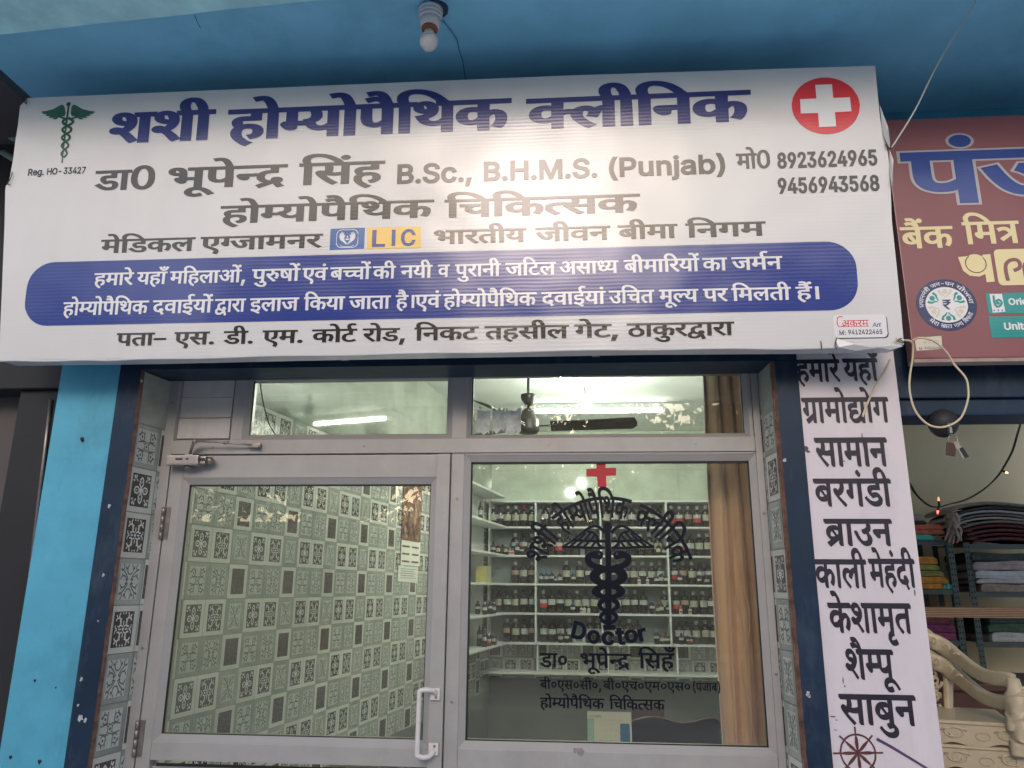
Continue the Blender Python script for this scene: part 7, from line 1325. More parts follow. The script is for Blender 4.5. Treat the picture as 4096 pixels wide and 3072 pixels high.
# bank mark: bowl and stem with a ball, then a rounded tile with two cut letters
bm_ = [cw([U7m(*p) for p in ((650, 948), (715, 942), (722, 1000), (740, 1022), (790, 1018), (806, 990), (795, 935), (845, 930), (872, 1096), (822, 1100), (814, 1050), (780, 1066), (720, 1060), (680, 1030))]), ell(*U7m(757, 988), .030, n=24)]
ring_ = [ell(*U7m(757, 988), .0335, n=24, ccw=True)]
flat_shape(FM, [bm_[0], ring_[0]], 'bank_mark', M['cream'], ms, .0009); flat_shape(FM, [bm_[1]], 'bank_mark_ball', M['cream'], ms, .0012)
b0 = U7m(888, 1120); b1 = U7m(880, 902)
tile = flat_shape(FM, [rrect(U7m(880, 1010)[0], U7m(880, 1010)[0] + .42, b0[1], b1[1], .014, 5)], 'cream_tile', M['cream'], ms, .0009)
bx, bz = U7m(932, 1088)
pcs = [cw(ribbon(strokes2([U7m(952, 1092), U7m(938, 1030), U7m(940, 990), U7m(965, 968), U7m(1000, 965), U7m(1022, 985), U7m(1018, 1015), U7m(985, 1030)], 6), .012)), cw(ribbon(strokes2([U7m(1060, 1075), U7m(1050, 1000), U7m(1085, 965), U7m(1130, 970), U7m(1150, 1060)], 6), .012))]
flat_shape(FM, pcs, 'cut_letters', M['maroon'], tile, .0013)
# round emblem
ex, ez = U7m(581, 1236); er = abs(U7m(763, 1236)[0] - U7m(398, 1236)[0]) / 2; ezr = abs(U7m(581, 1081)[1] - U7m(581, 1393)[1]) / 2; ir = er * .70; izr = ezr * .69
em = flat_shape(FM, [ell(ex, ez, er, ezr, 48)], 'round_emblem', M['navyink'], ms, .0008)
flat_shape(FM, [ell(ex, ez, ir, izr, 44)], 'white_disc', M['whiteink'], em, .0012)
def ringtext(wd, a0, a1, rin, rout, outward=True, bold=(10, 6)):
    cs = word_contours(wd, bold, None, 3); xs = [p[0] for c in cs for p in c]; mn, mx = min(xs), max(xs); o = []
    for c in cs:
        q = []
        for x, y in c:
            th = R(a0 + (a1 - a0) * (x - mn) / (mx - mn)); t = (y / 640); rr = rin + (rout - rin) * t if outward else rout - (rout - rin) * t
            q.append((ex + er * rr * math.cos(th), ez + ezr * rr * math.sin(th)))
        o.append(q if outward else q)
    return o
flat_shape(FM, ringtext('प्रधानमंत्री', 186, 128, .76, .90) + ringtext('जन-धन', 122, 66, .76, .90) + ringtext('योजना', 60, 2, .76, .90), 'lettering', M['whiteink'], em, .0012)
flat_shape(FM, ringtext('मेरा', 222, 246, .76, .90, False) + ringtext('खाता', 250, 276, .76, .90, False) + ringtext('भाग्य', 280, 303, .76, .90, False) + ringtext('विधाता', 307, 338, .76, .90, False), 'lettering', M['whiteink'], em, .0012)
pp = []; pb = []
for k in range(6):
    th = R(90 + 60 * k); rr = .52; c = (ex + er * rr * math.cos(th), ez + ezr * rr * math.sin(th)); dst = pb if k % 2 else pp
    dst.append(ell(*c, er * .09, ezr * .10, 14))
    for s in (-1, 1):
        d_ = [(ex + er * a * math.cos(th + s * R(b)), ez + ezr * a * math.sin(th + s * R(b))) for a, b in ((.62, 18), (.50, 20), (.40, 12), (.30, 4))]
        dst.append(cw(ribbon(strokes2(d_, 4), .009, .003)))
for k in range(3): flat_shape(FM, pp[3 * k:3 * k + 3], 'people_motif', M['paleink'], em, .0016); flat_shape(FM, pb[3 * k:3 * k + 3], 'people_motif', M['tealink'], em, .0016)
flat_shape(FM, fitted_word('₹', ex - er * .13, ex + er * .15, ez - ezr * .18, ez + ezr * .17, 700, (14, 10)), 'lettering', M['navyink'], em, .0018)
# teal bank strips
def tstrip(x0, y0, x1, y1, word, wx0, wy0, wy1, frac):
    a = U7m(x0, (y0 + y1) / 2)[0]; z1, z0 = U7m(x0, y0)[1], U7m(x0, y1)[1]
    o = flat_shape(FM, [cw([(a, z0), (a + 1.3, z0), (a + 1.3, z1), (a, z1)])], 'teal_strip', M['tealink'], ms, .0008)
    wa = U7m(wx0, 0)[0] if False else U7m(wx0, (wy0 + wy1) / 2)[0]; zz1, zz0 = U7m(wx0, wy0)[1], U7m(wx0, wy1)[1]
    cs = word_contours(word, (40, 34), None, 4); k = (zz1 - zz0) / 760
    flat_shape(FM, [[(wa + p[0] * k * 1.05, zz0 + p[1] * k) for p in c] for c in cs], 'lettering', M['whiteink'], o, .0013); return o
t1 = tstrip(825, 1167, 1050, 1290, 'Oriental', 952, 1198, 1236, 0)
lq = [U7m(840, 1172), U7m(914, 1170), U7m(934, 1278), U7m(858, 1284)]
lw_ = flat_shape(FM, [cw(lq)], 'white_logo_tile', M['whiteink'], t1, .0013)
flat_shape(FM, [cw(ribbon(strokes2([U7m(862, 1180), U7m(870, 1225), U7m(884, 1248), U7m(906, 1240), U7m(912, 1222), U7m(896, 1206), U7m(876, 1216)], 5), .007)), ell(*U7m(890, 1226), .006, n=12)] + [ell(*U7m(868 + 24 * k, 1270), .003, n=8) for k in range(3)], 'bank_logo', M['tealink'], lw_, .0018)
tstrip(843, 1308, 1050, 1436, 'United', 924, 1345, 1386, 0)
sk = flat_shape(FM, [cw([U7m(388, 1436), U7m(548, 1424), U7m(556, 1502), U7m(400, 1514)])], 'makers_sticker', M['paleink'], ms, .001)
flat_shape(FM, fitted_word('अकरम', UM(3690, 1372)[0], UM(3755, 1372)[0], UM(3720, 1380)[1], UM(3720, 1362)[1], 630, (0, 0)), 'lettering', M['greyink'], sk, .0014)
flat_shape(FM, fitted_word('M-', UM(3676, 1395)[0], UM(3694, 1395)[0], UM(3690, 1399)[1], UM(3690, 1389)[1], 750, (20, 20)) + fitted_word('9412422465', UM(3697, 1393)[0], UM(3761, 1393)[0], UM(3730, 1396)[1], UM(3730, 1386)[1], 750, (20, 20)), 'lettering', M['navyink'], sk, .0014)

# ---------------------------------------------------------------- bulb on the soffit
lb = thing('soffit_bulb', 'unlit opal bulb in a white holder under the blue canopy', 'light bulb', (0, -.6, cz))
top = onz(1726, 34, cz); X0, Y0b = top.x, top.y
def shrink(mb, k=.80):
    mb.v = [(X0 + (x - X0) * k, Y0b + (y - Y0b) * k, cz + (z - cz) * k) for x, y, z in mb.v]; return mb
mb = MB(); n = 9; rnd = random.Random(8)
mb.prism([Vector((X0 + .012 + .062 * math.cos(6.283 * i / 14) * rnd.uniform(.86, 1.06), Y0b + .052 * math.sin(6.283 * i / 14) * rnd.uniform(.86, 1.06), cz - .001)) for i in range(14)], (0, 0, -.010)); shrink(mb).build('painted_base_plate', mat('dark_blue_smeared_plate', (.022, .045, .085), .4, .4, .6, 22), lb)
mb = MB(); z0 = cz - .0115
mb.lathe([(.050, z0), (.049, z0 - .012), (.0475, z0 - .0125), (.0475, z0 - .0145), (.0485, z0 - .015), (.0475, z0 - .029), (.046, z0 - .0295), (.046, z0 - .0315), (.047, z0 - .032), (.045, z0 - .046), (.0435, z0 - .0465), (.0435, z0 - .0485), (.0445, z0 - .049), (.040, z0 - .070), (.034, z0 - .082), (.031, z0 - .084)], (X0 - .002, Y0b - .004, 0), 0, 28); shrink(mb).build('holder', M['porcelain'], lb)
mb = MB(); mb.lathe([(.0305, z0 - .082), (.033, z0 - .088), (.032, z0 - .097), (.022, z0 - .100)], (X0 - .003, Y0b - .005, 0), 0, 24); shrink(mb).build('ring', M['copper'], lb)
mb = MB(); zc_ = z0 - .150
mb.lathe([(.019, z0 - .098), (.0195, z0 - .112), (.022, z0 - .117)], (X0 - .004, Y0b - .007, 0), 0, 22); mb.lathe([(.0225, z0 - .116), (.030, z0 - .124), (.036, z0 - .136)], (X0 - .004, Y0b - .007, 0), 0, 24); shrink(mb).build('cap', M['porcelain'], lb)
mb = MB(); prof = [(.0362 * math.cos(R(a)), zc_ + .0362 * 1.04 * math.sin(R(a))) for a in range(22, -90, -8)] + [(.001, zc_ - .0377)]
mb.lathe(prof, (X0 - .004, Y0b - .007, 0), 0, 28); shrink(mb).build('globe', M['opal'], lb)
wv = [onz(1774, 86, cz - .004), onz(1800, 118, cz - .006), onz(1828, 160, cz - .003)]
mb = MB(); mb.tube(spline([Vector((X0 + .036, Y0b, cz - .05))] + wv, 6), .0022, seg=6); mb.build('supply_wire', mat('blue_painted_wire', (.10, .26, .40), .5), lb)

# ---------------------------------------------------------------- fabric shop on the right
SXL = XN4 + .001
mb = MB(); mb.face([(1.1, .101, .02), (3.7, .101, .02), (3.7, 4, .02), (1.1, 4, .02)]); struct(mb.build('shop_floor', mat('pale_marble_floor', (.74, .70, .64), .3, .5, .06, 3)))
mb = MB(); mb.box(1.90, 3.7, 3.12, 3.20, 0, 2.95); tag(mb.build('beige_shop_wall', M['beige']), 'beige back wall of the fabric shop above the cloth racks', 'wall')
mb = MB(); mb.box(1.421, 3.75, .121, 3.2, 2.95, 3.05); struct(mb.build('shop_ceiling', M['ceil']))
sb = thing('rolling_shutter_box', 'dark navy rolling shutter box above the fabric shop opening', 'shutter', (2.6, -.1, 2.3))
mb = MB(); mb.box(SXL, 3.8, -.12, .055, 2.262, 2.4685, bev=.004); mb.build('hood', M['navy'], sb)
mb = MB(); mb.box(SXL, 3.8, -.105, .05, 2.206, 2.2615, bev=.006); mb.build('bottom_slat', M['navy'], sb)
# domed shutter lock with keys
lk = ony(3781, 1690, -.13); lo_ = thing('shutter_lock', 'round black shutter lock under the shutter box with keys hanging from it', 'lock', tuple(lk))
mb = MB(); mb.lathe([(.045, 0), (.045, .018), (.038, .036), (.020, .046), (.004, .049)], (lk.x, lk.y + .024, lk.z), 0, 28, axis=(0, -1, 0)); mb.build('dome', M['dark'], lo_)
mb = MB(); mb.lathe([(.007, 0), (.006, .004)], (lk.x, lk.y - .022, lk.z - .012), 0, 12, axis=(0, -1, -.2)); mb.box(lk.x - .004, lk.x + .004, lk.y - .03, lk.y - .012, lk.z - .040, lk.z - .02); mb.build('inserted_key', M['steel'], lo_)
ks = thing('key_bunch', 'key ring with a brown tag and small keys hanging from the shutter lock', 'keys', (lk.x, lk.y - .03, lk.z - .05))
rc = Vector((lk.x + .003, lk.y - .028, lk.z - .058))
mb = MB(); mb.tube([rc + Vector((.0135 * math.cos(a), .002 * math.sin(a), .0135 * math.sin(a))) for a in [i * .3306 for i in range(20)]], .0014, seg=6, cap=False); mb.build('ring', M['steel'], ks)
def tilted_box(c, w_, h_, t_, ang, name, m_, parent):
    mb = MB(); mb.box(-w_ / 2, w_ / 2, -t_ / 2, t_ / 2, -h_, 0, bev=min(t_, w_) * .2); a = R(ang)
    mb.v = [(c[0] + x * math.cos(a) - z * math.sin(a), c[1] + y, c[2] + x * math.sin(a) + z * math.cos(a)) for x, y, z in mb.v]; return mb.build(name, m_, parent)
tilted_box(rc + Vector((-.006, 0, -.013)), .027, .042, .006, -12, 'leather_tag', M['brownwood'], ks)
tilted_box(rc + Vector((.005, -.004, -.010)), .016, .026, .003, 16, 'key_head', M['steel'], ks)
tilted_box(rc + Vector((.012, -.004, -.034)), .007, .032, .0025, 18, 'key_blade', M['steel'], ks)
tilted_box(rc + Vector((.018, -.006, -.030)), .012, .034, .0025, 24, 'key_blade', M['dark'], ks)
tilted_box(rc + Vector((.028, -.004, -.052)), .008, .008, .004, 10, 'green_tip', M['tealink'], ks)

# slotted steel racks
def rack(name, label, x0, x1, y0, y1, levels, ztop, posts):
    t = thing(name, label, 'rack', ((x0 + x1) / 2, y0, .02))
    for x, side in posts:
        for yy in (y0, y1):
            mb = MB(); mb.box(x - .018, x + .018, yy, yy + .003, .021, ztop); mb.box(x + side * .018 - .0015, x + side * .018 + .0015, yy + .0031, yy + .035, .021, ztop)
            if yy == y0:
                z = .6
                while z < ztop - .02:
                    for dx in (-.008, .008): mb.box(x + dx - .0035, x + dx + .0035, yy - .0006, yy - .0001, z - .006, z + .006, 1)
                    z += .035
            mb.build('post', [M['rack'], M['hole']], t)
    for z in levels:
        mb = MB(); mb.box(x0, x1, y0 + .004, y1 - .001, z - .003, z); mb.box(x0, x1, y0 + .0036, y0 + .006, z - .032, z - .0031); mb.build('shelf', M['rack'], t)
    return t
yR = 2.6
LV = [1.972, 1.667, 1.358, 1.05, .74]
rack('steel_rack', 'narrow grey green slotted steel rack beside the pillar, holding bright folded cloth', 2.10, 2.80, yR, yR + .45, LV, 1.985, ((2.12, 1), (2.782, -1)))
LV2 = [ony(4000, 2176, yR).z, ony(4000, 2368, yR).z, ony(4000, 2568, yR).z, 1.03, .72]
rack('steel_rack', 'wide grey green slotted steel rack at the right edge with dull folded cloth', 2.86, 3.56, yR, yR + .45, LV2, LV2[0] + .01, ((2.884, 1), (3.542, -1)))
# folded cloths
def cloth_mat(name, c, var=.25, sc_=30): return mat(name, tuple(min(.62, 2.3 * q + .012) for q in c), .75, .2, var, sc_, bump=.4, bscale=45)
CL = {k: cloth_mat('cloth_' + k, c, v) for k, c, v in (('orange', (.30, .115, .02), .35), ('olive', (.13, .12, .035), .4), ('salmon', (.38, .075, .045), .35), ('teal', (.04, .22, .19), .2), ('grey', (.15, .13, .115), .2), ('black', (.02, .02, .022), .2), ('maroon', (.085, .022, .028), .3), ('magenta', (.13, .024, .062), .3), ('purple', (.10, .022, .06), .3), ('crimson', (.12, .02, .035), .3), ('mauve', (.19, .15, .145), .2), ('white', (.30, .29, .27), .15), ('pale', (.24, .23, .22), .15), ('green', (.03, .055, .035), .3), ('darkgreen', (.02, .03, .026), .3), ('silver', (.27, .29, .30), .15), ('plum', (.075, .03, .035), .25), ('slate', (.045, .05, .055), .25), ('brown', (.16, .125, .10), .3))}
def folded(x0, x1, y0, y1, z0, h_, m_, label, group, seed, sag=.006, layers=2, name='folded_cloth'):
    """one folded cloth: rounded, slightly slumped block whose front shows the fold edges"""
    rnd = random.Random(seed); n = 26; V = []; Fc = []; prof = []
    m_sec = 10
    for k in range(m_sec + 1):      # section in y/z: front is rounded, with a crease per layer
        a = -math.pi / 2 + math.pi * k / m_sec
        bulge = math.cos(a) ** .5 if math.cos(a) > 0 else 0
        crease = -.006 * (1 if layers > 1 and k % max(1, m_sec // layers) == 0 and 0 < k < m_sec else 0)
        prof.append((y0 + .012 - (.014 * bulge + crease), z0 + h_ / 2 + h_ / 2 * math.sin(a)))
    prof = [(y1, z0)] + prof + [(y1, z0 + h_)]
    ph = rnd.uniform(0, 6)
    for i in range(n + 1):
        t = i / n; x = x0 + (x1 - x0) * t; e = min(t, 1 - t); sq = 1 - .35 * max(0, 1 - e / .04) ** 2
        for y, z in prof:
            zz = z0 + (z - z0) * sq * (1 + .05 * math.sin(t * 9 + ph)) + sag * math.sin(t * 5.5 + ph) * ((z - z0) / h_) * .5
            V.append((x + rnd.uniform(-.001, .001), y + .004 * math.sin(t * 13 + ph) * (1 if y < y0 + .05 else 0), zz))
    q = len(prof)
    for i in range(n):
        for j in range(q): Fc.append((i * q + j, i * q + (j + 1) % q, (i + 1) * q + (j + 1) % q, (i + 1) * q + j))
    mb = MB(); mb.add(V, Fc, 0, True); mb.face([V[j] for j in range(q)]); mb.face([V[n * q + j] for j in range(q)])
    return tag(mb.build(name, m_), label, 'folded cloth', group)
GR = 'folded cloths on the racks'
def zpx(v, y=yR): return ony(3900, v, y).z
def pile(xs, items, zbase, y0=yR - .015):
    z = zbase + .0008
    for (m_, h_, lab, dx0, dx1, ly) in items:
        folded(xs[0] + dx0, xs[1] + dx1, y0, y0 + .38, z, h_, CL[m_], lab, GR, hash(lab) % 1000 if False else sum(map(ord, lab)) % 997, layers=ly); z += h_ + .0012
K = 5.25 / 3088
pile((2.14, 2.735), [('orange', .030, 'orange brocade cloth, lowest of the bright pile beside the pillar', 0, -.02, 2), ('orange', .045, 'orange brocade cloth between the lowest orange and the olive cloths', 0, 0, 3), ('olive', .036, 'olive patterned cloth just above the middle orange one', 0, -.02, 2), ('olive', .036, 'olive patterned cloth directly under the top orange one', 0, -.04, 2), ('orange', .048, 'orange brocade cloth on top of the bright pile beside the pillar', 0, -.05, 2)], LV[1])
t_ = folded(2.700, 2.752, yR - .012, yR + .3, LV[1] + .001, .030, CL['teal'], 'teal cloth corner beside the lowest orange cloth', GR, 5)
pile((2.14, 2.74), [('magenta', .046, 'magenta cloth at the bottom of the pink pile behind the chair', 0, 0, 2), ('purple', .046, 'purple pink cloth in the middle of the pile behind the chair', 0, 0, 2), ('maroon', .046, 'maroon cloth just below the grooved rail', 0, -.01, 2), ('crimson', .060, 'crimson cloth just above the grooved rail', 0, -.03, 2)], LV[2])
pile((2.14, 2.70), [('teal', .034, 'turquoise cloth lying on the top board of the narrow rack', 0, -.02, 3), ('salmon', .030, 'salmon cloth above the turquoise one on the narrow rack', 0, .05, 2), ('salmon', .032, 'upper salmon cloth with printed border on the narrow rack', 0, .05, 2), ('black', .020, 'thin black cloth between the grey and salmon ones', 0, -.05, 1), ('grey', .040, 'grey brown cloth on top of the salmon and black pile', 0, -.06, 1)], LV[0])
pile((2.14, 2.7), [('slate', .06, 'dark slate cloth low on the narrow rack', 0, 0, 2), ('plum', .05, 'plum cloth low on the narrow rack', 0, 0, 2)], LV[3])
pile((2.93, 3.5), [('brown', .050, 'brownish cloth at the bottom of the pale pile on the wide rack', 0, 0, 2), ('pale', .030, 'thin pale cloth in the middle of the pale pile', -.02, -.05, 2), ('white', .050, 'off white cloth below the mauve one on the wide rack', -.02, -.10, 3), ('mauve', .055, 'mauve grey cloth on top of the pale pile', -.03, -.12, 2), ('darkgreen', .050, 'dark green black cloth lying over the pale pile', -.03, .0, 2)], LV2[1])
pile((2.95, 3.25), [('pale', .055, 'greyish white cloth low behind the chair on the wide rack', 0, 0, 2), ('green', .050, 'dark green cloth below the rail on the wide rack', -.01, .25, 2), ('darkgreen', .045, 'blackish cloth behind the rail on the wide rack', 0, .25, 2)], LV2[2])
pile((3.28, 3.51), [('slate', .05, 'slate dark cloth right of the greyish white one', 0, 0, 2)], LV2[2])
pile((2.93, 3.25), [('pale', .022, 'thin pale folded cloth above the chair arm', .02, -.06, 2), ('white', .026, 'second thin pale folded cloth above the chair arm', .02, -.1, 2), ('slate', .05, 'dark cloth above the thin pale ones', 0, 0, 2)], LV2[3])
# thick draped pile on the wide rack: waves that bend down at the left end
def draped(z0, h_, m_, label, xs, seed, lift, amp=.02):
    rnd = random.Random(seed); n = 40; V = []; Fc = []; q = 10
    for i in range(n + 1):
        t = i / n; x = xs[0] + (xs[1] - xs[0]) * t; base = z0 + amp * math.sin(t * 7.2 - .6) + lift * (1 - math.exp(-t * 9)) - .5 * amp * math.exp(-t * 14)
        for j in range(q):
            a = 2 * math.pi * j / q; V.append((x, yR + .16 + (.20 + .004 * math.sin(7 * t + j)) * math.cos(a) * (1 if math.cos(a) > 0 else .98), base + h_ / 2 * (1 + math.copysign(abs(math.sin(a)) ** .45, math.sin(a)))))
    for i in range(n):
        for j in range(q): Fc.append((i * q + j, i * q + (j + 1) % q, (i + 1) * q + (j + 1) % q, (i + 1) * q + j))
    mb = MB(); mb.add(V, Fc, 0, True); mb.face([V[j] for j in range(q)]); mb.face([V[n * q + j] for j in range(q)])
    return tag(mb.build('draped_cloth', CL[m_]), label, 'folded cloth', GR)
z = LV2[0] + .012
for k, (m_, h_, lab, x0) in enumerate((('plum', .024, 'dark plum cloth lowest in the thick draped pile', 2.93), ('maroon', .020, 'maroon cloth second from the bottom of the draped pile', 2.90), ('plum', .026, 'plum cloth in the lower half of the draped pile', 2.90), ('maroon', .024, 'maroon cloth under the grey layers of the draped pile', 2.88), ('grey', .022, 'grey cloth above the maroon layers of the draped pile', 2.88), ('silver', .018, 'silver grey cloth in the middle of the draped pile', 2.84), ('grey', .016, 'second grey cloth in the upper draped pile', 2.84), ('silver', .022, 'pale silver cloth near the top of the draped pile', 2.82), ('slate', .018, 'slate cloth below the top of the draped pile', 2.84), ('brown', .030, 'brown grey cloth on top of the draped pile', 2.80))):
    draped(z, h_, m_, lab, (x0 - .01, 3.60), 30 + k, .012 * k * .3, .013); z += h_ * .93 + .0012
# crumpled shawl end hanging at the left of that pile
mb = MB(); rnd = random.Random(14)
c = Vector((2.80, yR - .02, LV2[0] + .10))
for k in range(10):
    a = rnd.uniform(-.5, .5); P = [c + Vector((rnd.uniform(-.05, .05), rnd.uniform(-.03, .02), .075 + rnd.uniform(-.02, .02)))]
    for s in range(5): P.append(P[-1] + Vector((rnd.uniform(-.025, .02), rnd.uniform(-.012, .012), -.034)))
    mb.tube(spline(P, 3), [.022 * (1 - .05 * i) for i in range(len(spline(P, 3)))], seg=7)
tag(mb.build('crumpled_shawl', CL['brown']), 'crumpled beige brown shawl end hanging at the left of the draped pile', 'shawl', None)
mb = MB(); rl = ony(3900, 2450, .8)
mb.box(1.47, 3.66, .80, .83, 1.552, 1.592)
for k in range(6): mb.box(1.47, 3.66, .7965, .7998, 1.5525 + k * .0068, 1.5545 + k * .0068, 1)
tag(mb.build('grooved_rail', [M['rail'], M['railline']]), 'brown rail with pale parallel grooves crossing the fabric shop', 'rail')
for p in ():
    pass

# ---------------------------------------------------------------- stack of moulded plastic armchairs
CS, CA = .86, R(-17)
XC = ony(4072, 2740, .40).x - .362 * CS * math.cos(CA); YC = .40 - .362 * CS * math.sin(CA); rimz = ony(3900, 2885, .45).z
def LC(u, v, y):
    """point on the chair: sight line met at depth y, in the chair's own axes"""
    d = ony(u, v, y) - Vector((XC, YC, rimz)); c, q = math.cos(-CA), math.sin(-CA)
    return Vector((d.x * c - d.y * q, d.x * q + d.y * c, d.z)) / CS
def plastic_chair(z_off):
    """origin: centre of the seat front edge; seat rim at z = 0"""
    t = thing('plastic_armchair', '', 'chair', (0, 0, 0), 'stack of cream plastic armchairs')
    W = .36; yf = 0; yb = .42
    # front post with scroll, arm and back rail as one flowing member per side
    def swept(pts, wds, name, m=M['plastic'], parent=t, seg=14, flat=1.0, n=6):
        s = spline(pts, n); k = len(s); L = [wds[min(int(i / (k - 1) * (len(wds) - 1)), len(wds) - 2)] + (wds[min(int(i / (k - 1) * (len(wds) - 1)) + 1, len(wds) - 1)] - wds[min(int(i / (k - 1) * (len(wds) - 1)), len(wds) - 2)]) * ((i / (k - 1) * (len(wds) - 1)) % 1) for i in range(k)]
        mb = MB(); mb.tube(s, L, seg=24, flat=flat, sq=.55); return mb.build(name, m, parent)
    arm = [LC(3721, 2562, .80), LC(3762, 2579, .79), LC(3807, 2611, .76), LC(3849, 2645, .70), LC(3894, 2679, .62), LC(3935, 2701, .55), LC(3976, 2712, .49), LC(4025, 2716, .43), LC(4052, 2726, .405)]
    arm = [Vector((.0, arm[0].y + .004, arm[0].z + .028)), Vector((.05, arm[0].y + .002, arm[0].z + .020))] + arm
    post = [LC(4051, 2722, .405), LC(4060, 2769, .39), LC(4061, 2806, .39), LC(4066, 2862, .395), LC(4074, 2925, .395)]
    stile = [LC(3786, 2600, .80), LC(3786, 2690, .80), LC(3787, 2750, .795), LC(3790, 2825, .78), LC(3797, 2880, .76)]
    for s in (1, -1):
        X = lambda P: [(s * p.x, p.y, p.z) for p in P]
        swept(X(arm), [.034, .036, .037, .036, .034, .031, .029, .030, .031], 'arm', flat=.5)
        swept(X(post), [.030, .036, .038, .040, .042], 'front_post', flat=.8)
        mb = MB()
        for k in range(6):
            c = LC(4078, 2742 + 13 * k, .385)
            mb.tube([(s * (c.x - .012 + .022 * math.cos(a)), c.y - .012 - .012 * math.sin(a), c.z - .010 * math.sin(a * .5) - .008 * math.cos(a)) for a in [q * .3 - .5 for q in range(9)]], [.003, .006, .008, .009, .009, .009, .008, .006, .003], seg=7)
        mb.build('scroll_ridges', M['plastic'], t)
        swept(X(stile), [.0155, .014, .015, .017, .026], 'back_stile', flat=.8)
        mb = MB(); mb.prism([(s * .335, -.01, -.40), (s * .375, -.01, -.40), (s * .372, -.01, -.02), (s * .315, -.01, -.02)], (0, .03, 0)); mb.build('leg', M['plastic'], t)
        mb = MB(); mb.prism([(s * .25, yb, -.40), (s * .29, yb, -.40), (s * .27, yb, -.02), (s * .22, yb, -.02)], (0, .03, 0)); mb.build('leg', M['plastic'], t)
    # carved splat: scrolls
    mb = MB()
    for s in (1, -1):
        for (cx, cz_, r0, turns, a0) in ((.085, .275, .042, 1.4, 90), (.095, .205, .034, -1.4, 0), (.085, .145, .030, 1.3, 200), (.080, .085, .030, -1.2, 40), (.03, .24, .03, 1.2, 0), (.03, .12, .03, -1.2, 90)):
            P = [Vector((s * (cx + r0 * (1 - .75 * q / 18) * math.cos(R(a0) + turns * 2 * math.pi * q / 18)), yb - .002, cz_ + r0 * (1 - .75 * q / 18) * math.sin(R(a0) + turns * 2 * math.pi * q / 18))) for q in range(19)]
            mb.tube(P, [.0085 - .004 * q / 18 for q in range(19)], seg=7)
        mb.tube([(s * .06, yb, .05), (s * .12, yb, .05)], .014, seg=8)
        mb.tube(spline([(s * .02, yb, .37), (s * .09, yb, .335), (s * .145, yb - .003, .27)], 5), .016, seg=8)
        for px_ in (((3722, 2568), (3732, 2552), (3745, 2560), (3740, 2574), (3730, 2570)), ((3768, 2588), (3785, 2578), (3798, 2592), (3790, 2602)), ((3812, 2616), (3828, 2612), (3836, 2622))):
            P = [LC(u_, v_, .745 - .0006 * (u_ - 3720)) for u_, v_ in px_]; mb.tube(spline([(s * p.x, p.y, p.z) for p in P], 4), .0055, seg=6)
    mb.build('carved_splat', M['plastic'], t)
    # seat pan with rounded rim
    mb = MB(); mb.box(-.335, .335, .0, yb + .02, -.028, 0, bev=.012); mb.build('seat', M['plastic'], t)
    # scalloped apron with raised ornament
    n = 48; mb = MB(); top = []; bot = []
    for i in range(n + 1):
        x = -.345 + .69 * i / n; dz = -.092 - .010 * math.cos(x * 34) - .012 * math.exp(-(x / .07) ** 2) + (.022 if abs(x) > .33 else 0)
        top.append(Vector((x, -.006, -.004))); bot.append(Vector((x, -.006, dz)))
    mb.prism(top + bot[::-1], (0, .02, 0)); mb.build('apron', M['plastic'], t)
    mb = MB()
    for cx in (0, .21, -.21):
        mb.tube([(cx + .026 * math.cos(a), -.008, -.056 + .015 * math.sin(a)) for a in [q * .3307 for q in range(20)]], .0022, seg=6, cap=False)
    for cx in (.105, -.105, .30, -.30):
        for s in (1, -1):
            P = [(cx + s * (.052 * (1 - .7 * q / 14)) * math.cos(.4 + q * .42), -.008, -.048 + (.026 * (1 - .6 * q / 14)) * math.sin(.4 + q * .42)) for q in range(15)]
            mb.tube(P, .0034, seg=6)
    mb.tube([(-.34, -.007, -.008), (.34, -.007, -.008)], .006, seg=6)
    mb.build('apron_ornament', M['plastic'], t)
    return t
chs = []
base = plastic_chair(0)
labs = ['cream moulded armchair with carved back, upper one of the stack beside the pillar', 'cream moulded armchair underneath, lower one of the stack beside the pillar']
for k in range(2):
    if k == 0: r_ = base
    else:
        r_ = base.copy(); col.objects.link(r_)
        for chd in base.children:
            c_ = chd.copy(); col.objects.link(c_); c_.parent = r_
    r_['label'] = labs[k]; r_.location = (XC, YC - .003 * k, rimz - .080 * k); r_.scale = (CS,) * 3; r_.rotation_euler = (0, 0, CA); chs.append(r_)
zf = rimz - .080 - .40 * CS
pt = MB(); pt.box(XC - .24, XC + .9, .13, 1.1, .021, zf - .001, bev=.006); tag(pt.build('stone_plinth', mat('cement_plinth', (.30, .28, .25), .8, .2, .1, 4)), 'cement plinth under the stack of cream armchairs', 'plinth')

ctz = ony(3900, 2735, 1.2).z; ctr = thing('wooden_counter', 'dark brown wooden counter inside the fabric shop behind the cream chairs', 'counter', (2.6, 1.35, .02))
mb = MB(); mb.box(1.72, 3.6, 1.2, 1.75, ctz - .03, ctz, bev=.005); mb.build('top', M['brownwood'], ctr)
mb = MB(); mb.box(1.75, 3.57, 1.23, 1.72, .021, ctz - .0305); mb.build('body', M['brownwood'], ctr)

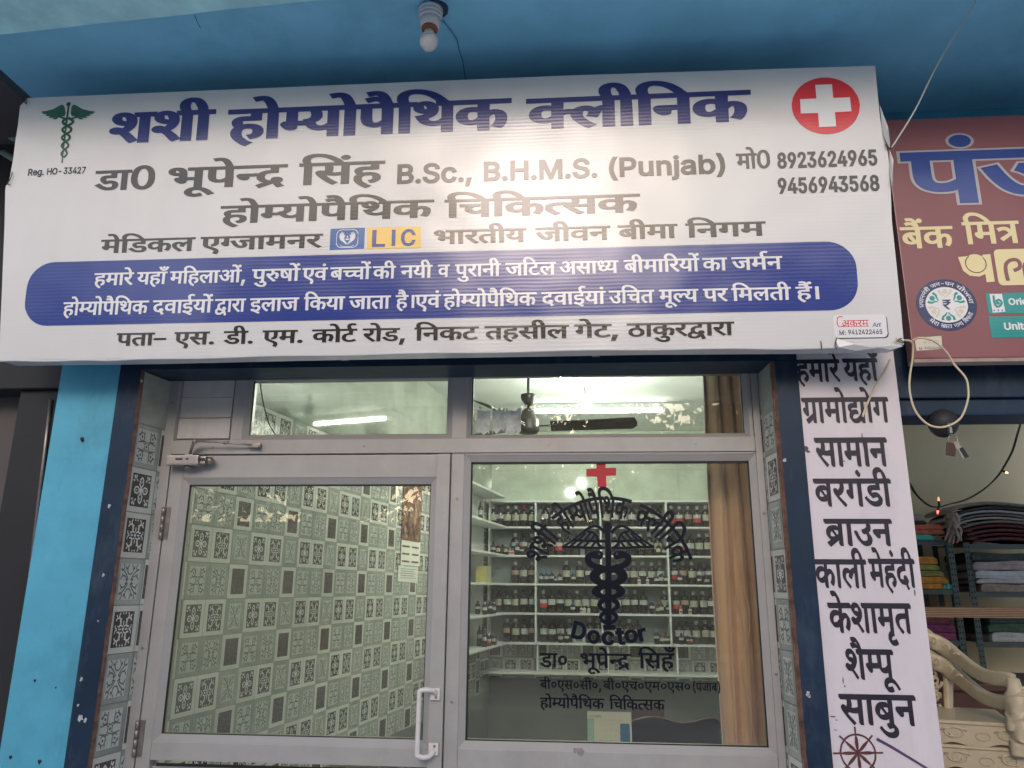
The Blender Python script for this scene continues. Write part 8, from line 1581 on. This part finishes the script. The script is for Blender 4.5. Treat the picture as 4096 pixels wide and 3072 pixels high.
# ---------------------------------------------------------------- wires, cords, fairy lights
def cord(name, pts, r, m_, label, cat, y=None):
    mb = MB(); mb.tube(spline(pts, 8), r, seg=7); return tag(mb.build(name, m_), label, cat)
U8 = lambda x, y, d: ony(3000 + .5124 * x, 1350 + .5124 * y, d)
cord('cream_cable_loop', [U8(1140, 12, -.37), U8(1200, 20, -.33), U8(1265, 40, -.30), U8(1268, 160, -.28), U8(1246, 320, -.27), U8(1250, 440, -.26), U8(1290, 570, -.26), U8(1370, 665, -.26), U8(1460, 700, -.26), U8(1560, 685, -.26), U8(1650, 620, -.26), U8(1700, 490, -.26), U8(1702, 390, -.26), U8(1680, 310, -.26), U8(1590, 205, -.26), U8(1545, 130, -.27), U8(1490, 70, -.28), U8(1420, 20, -.29), U8(1330, 2, -.29), U8(1270, 20, -.28)], .0032, M['cable'], 'cream cable hanging in a big loop below the maroon signboard', 'cable')
cord('cream_cable_end', [U8(1095, 170, -.20), U8(1052, 262, -.195), U8(1000, 345, -.19), U8(950, 440, -.185), U8(905, 540, -.18), U8(878, 620, -.176)], .0034, M['cable'], 'loose cream cable end crossing the top of the lettered pillar', 'cable')
cord('thin_cord', [onz(3905, 5, 3.442), ony(3760, 240, -.42), ony(3660, 440, -.40), ony(3567, 590, -.40)], .0026, M['thread'], 'thin pale cord running from the canopy to the edge of the white signboard', 'cord')
fl = thing('fairy_light_string', 'olive twisted wire with tiny lit red and amber bulbs against the beige wall', 'string lights', tuple(U8(1900, 1200, 2.3)))
for off in (0, .012):
    mb = MB(); P = [U8(1190 + 300 * off, 1085, 2.3), U8(1250, 1140 + 900 * off, 2.3), U8(1310, 1235, 2.3), U8(1400, 1310, 2.3), U8(1480, 1322, 2.3), U8(1560, 1300, 2.3), U8(1690, 1262 + 500 * off, 2.32), U8(1830, 1180 + 600 * off, 2.32), U8(1930, 1090, 2.32), U8(1985, 1010, 2.32), U8(2050, 890, 2.32), U8(2090, 760, 2.32), U8(2120 + 400 * off, 640, 2.32), U8(2140, 500, 2.32)]
    mb.tube(spline([p + Vector((0, off, 0)) for p in P], 8), .0042, seg=6); mb.build('wire', M['wire'], fl)
for a, b, m_ in (((1478, 1318), (1472, 1262), 'ledred'), ((1470, 1322), (1466, 1362), 'ledred'), ((1975, 1042), (1998, 1052), 'ledamber')):
    p, q = U8(*a, 2.298), U8(*b, 2.298); d = (q - p).normalized()
    mb = MB(); mb.tube([p, p + (q - p) * .75], .0075, seg=8); so2 = mb.build('bulb_socket', M['wire'], fl)
    mb = MB(); mb.tube([p + (q - p) * .75, q + d * .012], [.007, .003], seg=8); mb.build('led', M[m_], so2)
